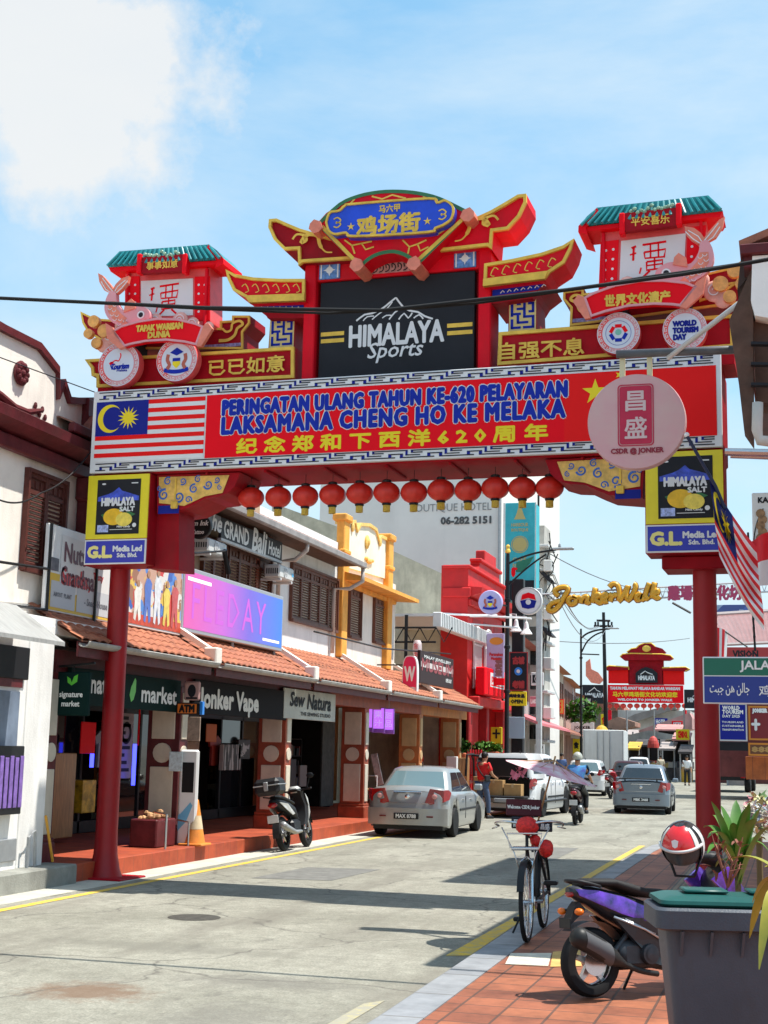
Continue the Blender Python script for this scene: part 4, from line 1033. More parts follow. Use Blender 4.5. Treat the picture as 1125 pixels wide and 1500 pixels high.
for own,i in((Bq,1),(Cq,2),(Dq,3),(Eq,4)):verge(own,PIERS[i][0]+.25)
def shut_px(t,tl,br,leaves,k=XU):
 a,c=gX(*tl,k),gX(*br,k);return shutter(t,k,a.y,c.y,c.z,a.z,leaves)
shut_px(Bq,(333,798),(391,905),4);shut_px(Bq,(296,788),(324,880),2)
shut_px(Cq,(426,826),(490,924),5)
shut_px(Dq,(511,859),(525,935),1);shut_px(Dq,(547,872),(562,943),1)
for yy in(18.4,19.6):shutter(S,XU,yy,yy+.8,4.3,5.9,2)
ze=gX(430,779,-9.5).z
rA,rB=b0-4.0,gX(534,812,-9.5).y
b=MB();tiles(b,-9.5,ze,-13.2,ze+1.75,b0-.2,c1_-.3,rows=14);obj('roof',b,M_tile2,Bq,35)
b=MB();b.box((-9.5,b0-.2,ze-.06),(-10.2,c1_-.3,ze-.02));obj('eave_soffit',b,mat('dark timber',(0.10,0.055,0.04),0.7,0.25,5,dirt=.3),Bq)
b=MB();b.cbox((-9.42,b0-.2,ze-.12),(-9.54,c1_-.3,ze+.02),.02);gt=obj('eave_gutter',b,mat('grey gutter',(0.30,0.27,0.26),0.6,0.2,3,dirt=.4),Bq)
pz0=gX(447,785,-9.55);b=MB();b.tube([(-9.5,pz0.y,ze-.1),(-9.5,pz0.y,ze-.25),(-9.75,pz0.y,ze-.45),(-10.1,pz0.y,ze-.47),(-10.12,pz0.y,3.95)],.05,8);obj('downpipe',b,mat('pale pipe',(0.56,0.50,0.45),0.5,0.1,4),Cq,True)
pz0=gX(528,815,-9.6);b=MB();b.tube([(-9.5,pz0.y-.1,ze-.08),(-9.5,pz0.y-.1,ze-.42),(-9.8,pz0.y-.15,ze-.6),(-10.12,pz0.y-.35,ze-.62),(-10.12,pz0.y-.35,3.95)],.05,8);obj('downpipe',b,mat('pale pipe',0),Cq,True)
b=MB();b.box((XU+.03,PIERS[2][0]+.12,3.9),(XU,PIERS[2][0]+.4,ze-.05));b.cbox((XU+.30,PIERS[2][0]+.1,ze-.5),(XU,PIERS[2][0]+.42,ze-.1),.05);obj('corbel_bracket',b,M_rust,Bq)
b=MB();tiles(b,-9.5,ze+.1,-13.2,ze+1.85,17.0,b0-.25,rows=14);obj('roof',b,M_tile2,S,35)
b=MB();b.cbox((-9.42,17.0,ze-.02),(-9.54,b0-.25,ze+.12),.02);obj('eave_gutter',b,M_maroon,S)
M_crm2=mat('warm cream',(0.84,0.77,0.62),0.75,0.08,2,dirt=.15)
XP=XU+.05
prof=[gX(x,y,XP) for x,y in((511,765),(519,764),(522,778),(527,768),(540,769),(550,776),(554,791),(558,786),(566,790),(573,850),(512,832))]
b=MB();b.prism(prof,(-.3,0,0));pp=obj('parapet',b,M_crm2,Dq)
b=MB()
for p,q in zip(prof[:8],prof[1:9]):b.prism([p+V((.05,0,-.04)),p+V((.05,0,.04)),q+V((.05,0,.04)),q+V((.05,0,-.04))],(-.4,0,0))
obj('parapet_coping',b,mat('yellow trim',(0.80,0.52,0.14),0.6,0.15,4),pp)
for(x,y0_,y1_,w) in((507,757,945,.42),(572,786,965,.42)):
 a,c=gX(x,y0_,XP+.06),gX(x,y1_,XP+.06)
 b=MB();b.cbox((XP+.1,a.y-w/2,c.z-.3),(XP-.1,a.y+w/2,a.z),.02);b.cbox((XP+.16,a.y-w/2-.06,a.z-.12),(XP-.2,a.y+w/2+.06,a.z+.05),.03);b.cbox((XP+.14,a.y-w/2-.03,a.z-.9),(XP-.1,a.y+w/2+.03,a.z-.8),.02)
 obj('pilaster',b,M_orange,Dq)
b=MB();c=gX(538,794,XP+.03);b.ell(c,(.05,.14,.18),10,7);b.ell(c+V((.04,0,0)),(.04,.07,.1),8,5);c2=gX(541,822,XP+.03);b.ell(c2,(.05,.22,.07),10,5)
for dy in(-.25,.25):b.ell(c2+V((0,dy,.04)),(.05,.1,.05),8,5)
for(x,y) in((517,772),(557,794)):b.ell(gX(x,y,XP+.03),(.04,.1,.12),8,5)
obj('stucco_emblem',b,mat('yellow trim',0),pp)
zl_=gX(547,852,-9.55).z
b=MB();b.prism([(XU,d0-.05,zl_-.02),(-9.55,d0-.05,zl_-.06),(-9.55,d0-.05,zl_+.03),(XU,d0-.05,zl_+.2)],(0,d1-d0+.1,0));b.cbox((XU+.12,d0+.25,zl_-.14),(XU,d1-.3,zl_-.02),.02);obj('ledge',b,M_orange,Dq)
b=MB();b.prism([(XU-.3,d1-.2,5.5),(XU-6,d1-.2,5.5),(XU-6,d1-.2,7.2),(XU-.3,d1-.2,6.9)],(0,.2,0));obj('side_wall',b,M_concrete,Dq)
b=MB();a,c=gX(588,880,-9.3),gX(690,918,-9.3)
zc=a.z
b.cbox((-9.2,37.6,zc-.32),(-9.45,44.4,zc+.10),.02);b.box((-9.45,37.6,zc-.02),(-11.5,44.4,zc+.06))
wf=obj('metal_canopy',b,M_whitep,Eq)
b=MB()
for i in range(34):b.box((-9.2,37.7+.2*i,zc-.30),(-9.185,37.76+.2*i,zc+.08))
obj('canopy_rib',b,M_grey,wf)
b=MB()
for z in(zc-.35,zc-.75):b.tube([(-11.6,37.4,z),(-9.3,37.4,z)],.03,6)
for i in range(6):b.tube([(-11.6+.46*i,37.4,zc-.35),(-11.37+.46*i,37.4,zc-.75),(-11.14+.46*i,37.4,zc-.35)],.02,5)
b.tube([(-10.15,37.4,3.6),(-10.15,37.4,zc)],.05,6);obj('truss',b,M_black,Eq)
b=MB();b.box((-10.2,e0+.05,3.06),(-10.4,37.35,3.7));obj('wall',b,M_tan,Eq)
Rb=thing('red_shophouse','bright red shophouse with white arched window grilles','shophouse',(-9.8,45,0))
M_rb=mat('bright red wall',(0.58,0.008,0.008),0.6,0.1,3,dirt=.12)
M_rbd=mat('deep red wall',(0.40,0.006,0.006),0.6,0.15,3,dirt=.15)
XR=-9.45;zr=gY(652,828,42.0).z
b=MB();b.box((XR,42,.1),(XR-.85,42.4,zr));b.box((XR,42.4,3.3),(XR-.3,47.8,zr-.9));b.box((XR,47.4,.1),(XR-.85,47.8,zr));b.box((XR-.6,42.4,.1),(XR-.85,47.4,3.4));obj('wall',b,M_rb,Rb)
b=MB();b.prism([(XR-.85,42.02,0),(-16,42.02,0),(-16,42.02,9.6),(-13.3,42.02,8.6),(XR-.85,42.02,zr-.25)],(0,.35,0));obj('party_wall',b,mat('weathered lime wall',(0.52,0.47,0.35),0.85,0.15,2.5,bump=.3,dirt=.5),Rb)
b=MB();b.box((XR-.3,42.4,zr-.9),(XR,47.4,zr-.1));b.cbox((XR-.3,43.6,zr-.1),(XR+.02,46.8,zr+.42),.03);b.cbox((XR-.3,44.4,zr+.42),(XR+.02,46.2,zr+.80),.03);b.cbox((XR-.3,43.5,zr+.30),(XR+.1,46.9,zr+.42),.03);b.prism([(XR+.02,43.2,zr-.1),(XR+.02,43.6,zr-.1),(XR+.02,43.6,zr+.24)],(-.3,0,0));pr_=obj('parapet',b,M_rb,Rb)
b=MB();b.prism([(XR,42,zr-1.0),(XR+.42,42,zr-.86),(XR+.45,42,zr-.7),(XR,42,zr-.66)],(0,5.9,0));b.cbox((XR+.12,42,zr-1.25),(XR,47.8,zr-1.05),.03);b.cbox((XR-.8,41.93,zr-1.0),(XR+.1,42,zr-.7),.03);b.cbox((XR+.1,41.9,zr-.1),(XR-.8,47.9,zr+.0),.03);obj('cornice',b,M_rb,Rb)
for(ya,yb) in((42.7,43.9),(44.3,45.6),(46.0,47.2)):
 b=MB();b.box((XR+.01,ya,3.7),(XR-.02,yb,5.9));w=obj('window',b,M_rbd,Rb)
 b=MB();yc=(ya+yb)/2;r=(yb-ya)/2
 for k in range(7):
  y=ya+.06+(yb-ya-.12)*k/6;h=math.sqrt(max(0,r*r-(y-yc)**2));b.box((XR+.02,y-.02,3.7),(XR+.06,y+.02,5.1+h*.9))
 for z in(3.72,4.3,5.05):b.box((XR+.02,ya,z),(XR+.07,yb,z+.06))
 b.tube([(XR+.05,yc+r*math.cos(a),5.1+r*.9*math.sin(a)) for a in [math.pi*k/12 for k in range(13)]],.045,6);obj('grille',b,M_whitep,w)
b=MB();b.cbox((XR+.35,42.2,3.15),(XR,47.8,3.45),.03);obj('string_course',b,M_rb,Rb)
b=MB();b.tube([(XR+.05,42.1,5.9),(XR+.9,42.1,5.9)],.05,6);b.tube([(XR-.8,41.9,5.95),(XR+2.0,41.9,5.78)],.035,6);b.tube([(XR-.8,41.9,5.7),(XR+1.6,41.9,5.5)],.03,6);obj('white_rail',b,M_whitep,Rb)
for(ya,yb) in((42.0,42.4),(44.6,44.9),(47.3,47.8)):b=MB();b.cbox((XR+.1,ya,.1),(XR-.2,yb,3.2),.03);obj('pier',b,M_rbd,Rb)
Ho=thing('hotel','tall plain grey hotel wall with faded boutique lettering','hotel',(-18,56,0))
a,c=gY(735,700,55),gY(300,700,55)
b=MB();b.box((a.x,55,0),(gY(470,700,55).x,70,15.5));obj('wall',b,mat('pale grey render',(0.76,0.73,0.68),0.85,0.05,0.6,bump=.1,dirt=.15,ds=.15),Ho)
Fh=frame((0,54.98,0),(1,0,0),(0,0,1))
def ytext(mb,body,a,c,hpx,Y,bold=0,**k):
 p,q=gY(*a,Y),gY(*c,Y);m=(q.x-p.x)/max(1,c[0]-a[0]);return text(mb,body,frame((0,Y,0),(1,0,0),(0,0,1)),(p.x+q.x)/2,(p.z+q.z)/2,q.x-p.x,hpx*m,bold,**k)
b=MB();ytext(b,'06-282 5151',(646,764),(719,760),10,54.97,.02);obj('lettering',b,mat('hotel letter grey',(0.10,0.10,0.10),0.6),Ho)
b=MB();ytext(b,'BOUTIQUE HOTEL',(601,748),(720,740),13,54.97);ytext(b,'JONKER',(615,725),(722,717),13,54.97);obj('lettering',b,mat('faded letter grey',(0.26,0.26,0.25),0.6),Ho)
b=MB();b.tube([(a.x-.06,54.9,0),(a.x-.06,54.9,15.4)],.06,6);obj('downpipe',b,M_grey,Ho)
# --- signs, units and goods along the left shophouses
def XF(k):return frame((k,0,0),(0,1,0),(0,0,1))
def YF(k):return frame((0,k,0),(1,0,0),(0,0,1))
def xboard(name,mb,tl,br,k,d=.05,m=None,parent=None,c=.006):
 a,e=gX(*tl,k),gX(*br,k);mb.cbox((k,a.y,e.z),(k-d,e.y,a.z),c);return a.y,e.y,e.z,a.z
def yboard(mb,tl,br,Y,d=.05,c=.006):
 a,e=gY(*tl,Y),gY(*br,Y);mb.cbox((a.x,Y,e.z),(e.x,Y+d,a.z),c);return a.x,e.x,e.z,a.z
def grad_mat(name,stops,axis=0,emit=0.0,rough=0.3,size=1.0,dots=None):
 m=bpy.data.materials.new(name);m.use_nodes=True ;nt=m.node_tree;b=nt.nodes['Principled BSDF'];b.inputs['Roughness'].default_value=rough
 t=nt.nodes.new('ShaderNodeTexCoord');s=nt.nodes.new('ShaderNodeSeparateXYZ');r=nt.nodes.new('ShaderNodeValToRGB')
 nt.links.new(t.outputs['Generated'],s.inputs[0]);nt.links.new(s.outputs[axis],r.inputs[0])
 el=r.color_ramp.elements
 while len(el)<len(stops):el.new(0.5)
 for e,(p,c) in zip(el,stops):e.position=p;e.color=(*c,1)
 sc_=nt.nodes.new('ShaderNodeMixRGB');sc_.blend_type='MULTIPLY';sc_.inputs[0].default_value=1;sc_.inputs[2].default_value=(.3,.3,.3,1);nt.links.new(r.outputs[0],sc_.inputs[1]);nt.links.new(sc_.outputs[0] if emit else r.outputs[0],b.inputs['Base Color'])
 if emit:nt.links.new(r.outputs[0],b.inputs['Emission Color']);b.inputs['Emission Strength'].default_value=emit
 return m
def collage_mat(name,cols,scale,mapping=(1,1,1),seed=0.0,rough=0.4):
 m=bpy.data.materials.new(name);m.use_nodes=True ;nt=m.node_tree;b=nt.nodes['Principled BSDF'];b.inputs['Roughness'].default_value=rough
 t=nt.nodes.new('ShaderNodeTexCoord');q=nt.nodes.new('ShaderNodeMapping');q.inputs['Scale'].default_value=mapping;q.inputs['Location'].default_value=(seed,seed,seed)
 v=nt.nodes.new('ShaderNodeTexVoronoi');v.inputs['Scale'].default_value=scale;v.inputs['Randomness'].default_value=1
 n=nt.nodes.new('ShaderNodeTexNoise');n.inputs['Scale'].default_value=scale*1.3;n.inputs['Detail'].default_value=3
 ad=nt.nodes.new('ShaderNodeMixRGB');ad.inputs[0].default_value=.18
 nt.links.new(t.outputs['Object'],q.inputs[0]);nt.links.new(q.outputs[0],n.inputs['Vector']);nt.links.new(q.outputs[0],ad.inputs[1]);nt.links.new(n.outputs['Color'],ad.inputs[2]);nt.links.new(ad.outputs[0],v.inputs['Vector'])
 s=nt.nodes.new('ShaderNodeSeparateXYZ');r=nt.nodes.new('ShaderNodeValToRGB');r.color_ramp.interpolation='CONSTANT'
 nt.links.new(v.outputs['Color'],s.inputs[0]);nt.links.new(s.outputs[0],r.inputs[0])
 el=r.color_ramp.elements
 while len(el)<len(cols):el.new(.5)
 for i,(e,c) in enumerate(zip(el,cols)):e.position=i/len(cols);e.color=(*c,1)
 nt.links.new(r.outputs[0],b.inputs['Base Color']);return m
def letters(parent,mb,m):return obj('lettering',mb,m,parent)
M_letter=mat('white lettering',(0.80,0.80,0.78),0.5)
XB=-9.55
a,e=gX(270,828,XB),gX(413,955,XB)
t=thing('video_billboard','glowing pink to blue video billboard standing on the tiled canopy','billboard',(XB,(a.y+e.y)/2,3.4))
b=MB();b.cbox((XB,a.y,e.z),(XB-.16,e.y,a.z),.015);obj('cabinet',b,mat('billboard frame',(0.42,0.43,0.46),0.4,metal=.4),t)
b=MB();rect(b,XF(XB+.004),a.y+.06,e.z+.07,e.y-.06,a.z-.07)
obj('screen',b,grad_mat('video screen',[(0,(0.80,0.10,0.42)),(.35,(0.60,0.12,0.66)),(.62,(0.20,0.12,0.70)),(1,(0.04,0.22,0.85))],1,0.40),t)
b=MB();Fx=XF(XB+.008);text(b,'FLEDAY',Fx,(a.y+e.y)/2-.3,(a.z+e.z)/2,(e.y-a.y)*.72,(a.z-e.z)*.55,res=1,track=1.25);letters(t,b,mat('screen violet',(0.40,0.07,0.44),0.4,emit=.36))
b=MB();rect(b,Fx,a.y+.16,a.z-.22,a.y+1.15,a.z-.16);rect(b,Fx,e.y-1.1,e.z+.14,e.y-.2,e.z+.19);letters(t,b,mat('screen white',(0.8,0.7,0.9),0.4,emit=.4))
for y in(a.y+.25,(a.y+e.y)/2,e.y-.25):b=MB();b.tube([(XB-.08,y,e.z),(XB-.08,y,3.42)],.03,6);b.tube([(XB-.08,y,e.z+.1),(XU,y,3.9)],.025,6);obj('support_post',b,M_grey,t)
a2=gX(188,846,XB);z0=gX(188,914,XB).z
t=thing('photo_billboard','colourful photo billboard of sports players left of the video billboard','billboard',(XB,(a2.y+a.y)/2,3.4))
b=MB();b.cbox((XB,a2.y,z0-.02),(XB-.1,a.y-.03,a.z+.02),.01);pb=obj('board',b,M_whitep,t)
Fx=XF(XB+.005);y0,y1,za,zb=a2.y+.03,a.y-.06,z0+.02,a.z
b=MB();rect(b,Fx,y0,za,y1,zb);obj('picture',b,collage_mat('busy photo',[(.05,.12,.45),(.75,.7,.65),(.65,.05,.04),(.75,.5,.08),(.10,.25,.65),(.35,.15,.08),(.6,.35,.25)],5.5,seed=3),t)
b=MB();rect(b,Fx,y0,za,y1,za+.16,.003);obj('picture',b,mat('photo red floor',(0.55,0.07,0.03),0.5,0.3,5),t)
b=MB();rect(b,Fx,y0,zb-.12,y1,zb,.003);obj('picture',b,mat('photo sky',(0.2,0.5,0.8),0.5,0.2,5),t)
for i,(f,h,cc) in enumerate(((.16,.62,(.78,.76,.70)),(.34,.80,(.10,.18,.55)),(.52,.86,(.72,.74,.78)),(.70,.72,(.78,.60,.12)),(.86,.78,(.55,.10,.10)))):
 yc=y0+(y1-y0)*f;hh=(zb-za)*h;b=MB();flat(b,Fx,[(yc-.12,za+.08),(yc-.05,za+.05),(yc,za+hh*.35),(yc+.06,za+.05),(yc+.13,za+.09),(yc+.10,za+hh*.5),(yc+.13,za+hh*.75),(yc+.05,za+hh*.82),(yc-.06,za+hh*.82),(yc-.13,za+hh*.7),(yc-.1,za+hh*.45)],.005+.001*i)
 obj('pictured_player',b,mat('player %d'%i,cc,0.5,0.15,9),t)
 b=MB();disc(b,Fx,yc,za+hh*.9,.055,.008+.001*i,12);obj('pictured_head',b,mat('printed skin',(0.45,0.24,0.14),0.6),t)
XN=-9.55
a,e=gX(73,766,XN),gX(160,905,XN)
zt,zb=a.z,gX(64,893,XN).z
t=thing('snack_billboard','white and yellow snack billboard on black posts left of the gate column','billboard',(XN,a.y,3.2))
b=MB();b.cbox((XN,a.y,zb),(XN-.06,e.y,zt),.008);obj('board',b,M_whitep,t)
Fx=XF(XN+.004);b=MB();rect(b,Fx,a.y+.02,zb+.02,e.y-.02,zb+.52);obj('yellow_field',b,mat('mustard',(0.75,0.48,0.03),0.5),t)
b=MB();flat(b,Fx,[(a.y+.35,zb+.33),(a.y+.6,zb+.25),(a.y+1.0,zb+.32),(a.y+1.4,zb+.24),(e.y-.05,zb+.30),(e.y-.05,zt-.15),(a.y+.35,zt-.1)],.003);obj('speech_bubble',b,mat('bubble white',(0.74,0.72,0.70),0.5),t)
b=MB();rect(b,Fx,a.y+.02,zb+.55,a.y+.3,zt-.45,.004);obj('panel_dark',b,mat('print charcoal',(0.12,0.12,0.14),0.5,.3,8),t)
b=MB();rect(b,Fx,a.y+.12,zb+.06,a.y+.8,zb+.42,.004);rect(b,Fx,a.y+.85,zb+.06,e.y-.05,zb+.40,.004);obj('price_card',b,mat('card grey',(0.55,0.56,0.58),0.5),t)
b=MB();text(b,'Nuts',Fx,a.y+.75,zt-.33,.62,.26,.012,.006);text(b,'Grandma',Fx,a.y+.85,zb+.52,.95,.25,.012,.006);letters(t,b,mat('print plum',(0.13,0.02,0.04),0.5))
b=MB();text(b,'Snacks,',Fx,a.y+.80,zt-.68,.82,.26,.012,.006);text(b,'Tasty',Fx,a.y+1.45,zb+.60,.30,.12,.006,.006);letters(t,b,mat('print red',(0.60,0.02,0.03),0.5))
b=MB();text(b,'- Snack House',Fx,e.y-.45,zb+.22,.7,.10,.003,.006);text(b,'ABOUT  PLANT',Fx,a.y+.45,zb+.24,.5,.06,.002,.006);letters(t,b,mat('print grey',(0.15,0.15,0.18),0.5))
b=MB()
for y in(a.y+.02,e.y-.5):b.tube([(XN+.02,y,zt),(XN+.02,y,2.95)],.022,6)
b.tube([(XN+.02,a.y,zb),(XN+.02,a.y-2.2,zb-.08)],.02,6);b.tube([(XN+.02,a.y,zb+.55),(XN+.02,a.y-2.4,zb+.42)],.02,6);b.tube([(XN+.02,a.y-2.2,zb-.08),(XN+.02,a.y-2.2,zb-.6)],.02,6)
obj('post',b,M_black,t)
t=thing('hanging_sign','square dark green hanging sign with a bright leaf','sign',gY(104,985,16.9))
b=MB();x0,x1,z0,z1=yboard(b,(81,984),(128,1049),16.9,.08,.015);M_sg=mat('bottle green sign',(0.004,0.02,0.018),0.7,spec=0.1);obj('board',b,M_sg,t)
F=YF(16.896);xc=(x0+x1)/2
b=MB();flat(b,F,[(xc,z0+.40),(xc-.06,z0+.44),(xc-.07,z0+.52),(xc-.02,z0+.49),(xc,z0+.44),(xc+.03,z0+.52),(xc+.09,z0+.55),(xc+.08,z0+.45)],.002);M_leaf=mat('leaf green paint',(0.10,0.50,0.04),0.4);obj('leaf_mark',b,M_leaf,t)
b=MB();text(b,'signature',F,xc,z0+.27,.34,.09,.003,.003);text(b,'market',F,xc,z0+.16,.26,.07,.003,.003);letters(t,b,M_letter)
b=MB();b.tube([(x0-.3,16.94,z1+.04),(x1+.05,16.94,z1+.12)],.018,6);b.tube([(xc,16.94,z1),(xc,16.94,z1+.1)],.01,5);obj('bracket',b,M_black,t)
XS=-9.34
t=thing('fascia_sign','long dark green fascia board with a leaf behind the gate column','sign',(XS,19,2.3))
b=MB();y0,y1,z0,z1=xboard('b',b,(88,975),(247,1012),XS,.06);z1=2.80;z0=2.30;b=MB();b.cbox((XS,17.15,z0),(XS-.06,20.75,z1),.006);obj('board',b,M_sg,t)
F=XF(XS+.004);b=MB();text(b,'signature',F,18.0,2.56,1.4,.32,.012,.002);text(b,'market',F,19.95,2.54,1.25,.24,.012,.002);letters(t,b,M_letter)
b=MB();flat(b,F,[(18.98,2.40),(18.92,2.5),(18.96,2.62),(19.08,2.76),(19.12,2.72),(19.12,2.56),(19.06,2.44)],.002);obj('leaf_mark',b,M_leaf,t)
def goods(name,label,cat,tl,br,X,d,m,group=None,c=.01):
 a,e=gX(*tl,X),gX(*br,X);b=MB();b.cbox((X,a.y,e.z),(X-d,e.y,a.z),c);return single(name,b,m,label,cat,group)
def shopfront(own,i,X=-11.9):
 y0,y1=PIERS[i][1],PIERS[i+1][0];n=4;b=MB()
 for k in range(n+1):y=y0+(y1-y0)*k/n;b.cbox((X,y-.04,.24),(X-.08,y+.04,2.9),.008)
 b.cbox((X,y0,2.35),(X-.08,y1,2.45),.008);b.cbox((X,y0,.24),(X-.1,y1,.45),.008);f=obj('shop_front_frame',b,M_black,own)
 b=MB();b.box((X-.03,y0,.45),(X-.04,y0+(y1-y0)*.24,2.9));obj('shop_glass',b,M_glassd,f);b=MB();b.box((X-.03,y0+(y1-y0)*.52,.45),(X-.04,y1,2.9));obj('shop_glass',b,M_glassd,f)
for own,i in((S,0),(Bq,1),(Cq,2)):shopfront(own,i)
goods('wooden_cabinet','pale wooden cabinet at the market entrance behind the first pier','cabinet',(78,1103),(106,1226),-11.0,.5,M_wood)
goods('red_banner','bright red banner hanging inside the market doorway','banner',(120,1057),(139,1104),-11.2,.02,M_sred)
goods('snack_display','yellow and black snack display standing in the market doorway','display stand',(122,1143),(139,1190),-11.3,.25,mat('display yellow',(0.55,0.33,0.02),0.5,0.6,6))
t=thing('door_poster','grey poster with dark round emblem on the market door','poster',gX(184,1140,-11.4))
b=MB();y0,y1,z0,z1=xboard('b',b,(176,1044),(192,1140),-11.4,.02);obj('sheet',b,mat('poster grey',(0.33,0.30,0.30),0.6,.15,5),t)
b=MB();annulus(b,XF(-11.396),(y0+y1)/2,z1-.35,.12,.2,.002);
for k in range(9):rect(b,XF(-11.396),y0+.12,z0+.12+.13*k,y1-.12-.1*(k%3),z0+.18+.13*k,.002)
obj('print',b,M_charc,t)
for(p,q,lab) in(((196,1090),(202,1150),'blue neon tube in the market doorway right of the gate column'),((133,1104),(137,1124),'short blue neon tube left of the gate column')):
 a,e=gX(*p,-11.2),gX(*q,-11.2);b=MB();b.tube([(-11.2,a.y+.05,a.z),(-11.2,a.y+.05,e.z)],.035,8);single('neon_tube',b,mat('blue neon',(0.04,0.05,1.0),0.4,emit=2.5),lab,'lamp')
a,e=gX(205,1030,-11.2),gX(202,1092,-11.2);b=MB();b.tube([(-11.2,a.y,a.z),(-11.2,a.y,e.z)],.018,6);single('red_pole',b,M_sred,'thin red pole above the longer blue neon tube','pole')
b=MB();b.tube([gX(67,1195,-9.15),gX(77,1262,-9.15)],.018,6);single('broom_pole',b,mat('yellow broom handle',(0.7,0.33,0.03),0.5),'yellow pole leaning against the first maroon pier','pole')
t=thing('planter_box','small maroon planter box in front of the second pier','planter',(-9.25,20.3,.235))
b=MB();b.cbox((-9.3,20.0,.235),(-9.75,20.7,.66),.02);obj('box',b,M_maroon,t)
b=MB()
for k in range(22):p=V((-9.52+rng.uniform(-.18,.18),20.35+rng.uniform(-.28,.28),.66+rng.uniform(0,.1)));b.ell(p,(.05,.05,.04),6,4)
obj('pebble',b,mat('orange pebbles',(0.55,0.30,0.14),0.7,0.5,9),t)
for(y,h,lab) in((19.9,.75,'taller bent steel rail post left of the maroon planter box'),(20.75,.6,'shorter bent steel rail post right of the maroon planter box')):b=MB();b.tube([(-9.1,y,.235),(-9.1,y,h),(-9.3,y,h+.03)],.018,6);single('rail_post',b,M_steel,lab,'rail')
t=thing('letter_sign','black fascia board with cream raised letters over the vape shop','sign',(-9.5,23.5,2.3))
b=MB();b.cbox((-9.34,21.3,2.30),(-9.38,25.72,2.86),.006);obj('board',b,mat('vape board',(0.012,0.009,0.01),0.7,spec=0.1),t)
a,e=gX(293,1005,-9.33),gX(378,1035,-9.33);b=MB();text(b,'Jonker Vape',XF(-9.325),(a.y+e.y)/2,2.52,e.y-a.y,.40,.022,.0,res=2);letters(t,b,mat('cream letter',(0.72,0.68,0.62),0.5))
YA=20.6
t=thing('atm_sign','black and orange ATM sign on the second pier','sign',gY(276,1045,YA))
b=MB();x0,x1,z0,z1=yboard(b,(259,1029),(292,1047),YA,.08,.01);obj('board',b,M_black,t);b=MB();F=YF(YA-.003);rect(b,F,x0+.02,z0+.02,x1-.05,z1-.02);obj('face',b,mat('atm orange',(0.80,0.20,0.02),0.4),t)
b=MB();text(b,'ATM',F,(x0+x1)/2-.02,(z0+z1)/2,.25,.11,.01,.003);letters(t,b,M_black);b=MB();b.cbox((x1,YA,z0),(x1+.05,YA+.08,z1+.02),.006);obj('blue_edge',b,mat('atm blue',(0.02,0.22,0.7),0.4),t)
t=thing('bear_sign','pale shop sign with a dark round logo above the ATM sign','sign',gY(282,1020,20.7))
b=MB();x0,x1,z0,z1=yboard(b,(270,998),(292,1026),20.7,.05,.04);obj('board',b,mat('blush board',(0.55,0.33,0.30),0.5),t);b=MB();disc(b,YF(20.697),(x0+x1)/2,(z0+z1)/2,.07,ry=.1);rect(b,YF(20.697),x0+.04,z0+.02,x1-.04,z0+.05);obj('logo',b,M_charc,t)
b=MB();yboard(b,(275,1050),(292,1086),20.75,.03);single('notice_board',b,mat('dim notice',(0.30,0.22,0.17),0.6,.3,14),'tan notice board under the ATM sign','notice')
b=MB();yboard(b,(248,1101),(266,1130),20.72,.02);single('paper_notice',b,mat('paper notice',(0.55,0.66,0.70),0.6,.25,22),'pale blue paper notice taped to the second pier','notice')
t=thing('totem_sign','white narrow totem sign with a blue swoosh beside the second pier','sign',gX(272,1242,-9.2))
xt=gX(272,1242,-9.2).y;b=MB();b.cbox((-9.36,xt-.03,.235),(-9.04,xt+.05,1.72),.03);obj('board',b,M_whitep,t)
F=YF(xt-.034);b=MB();rect(b,F,-9.30,1.05,-9.10,1.52);obj('window',b,M_dark,t);b=MB();flat(b,F,[(-9.34,.45),(-9.2,.6),(-9.1,.85),(-9.14,.9),(-9.3,.72),(-9.34,.7)],.002);obj('swoosh',b,mat('pale blue print',(0.15,0.45,0.7),0.5),t)
def cone(label,loc,s=1.0):
 t=thing('traffic_cone',label,'traffic cone',loc)
 b=MB();b.cbox((-.2*s,-.2*s,0),(.2*s,.2*s,.035*s),.01);b.lathe([(.165*s,.035*s),(.12*s,.25*s)],n=20,caps=False);b.lathe([(.082*s,.46*s),(.035*s,.70*s),(.02*s,.71*s)],n=20);obj('cone_body',b,mat('faded cone orange',(0.72,0.24,0.03),0.6,.2,5,dirt=.3),t,35,local=True)
 b=MB();b.lathe([(.122*s,.25*s),(.084*s,.46*s)],n=20,caps=False);obj('reflective_band',b,mat('faded cone band',(0.62,0.50,0.33),0.6,.15,7,dirt=.3),t,True,local=True);return t
c=gX(285,1240,-9.08);cone('faded orange traffic cone in front of the vape shop',(-9.08,c.y,.236),1.0)
c=gX(246,870,XB)
XI=-11.3
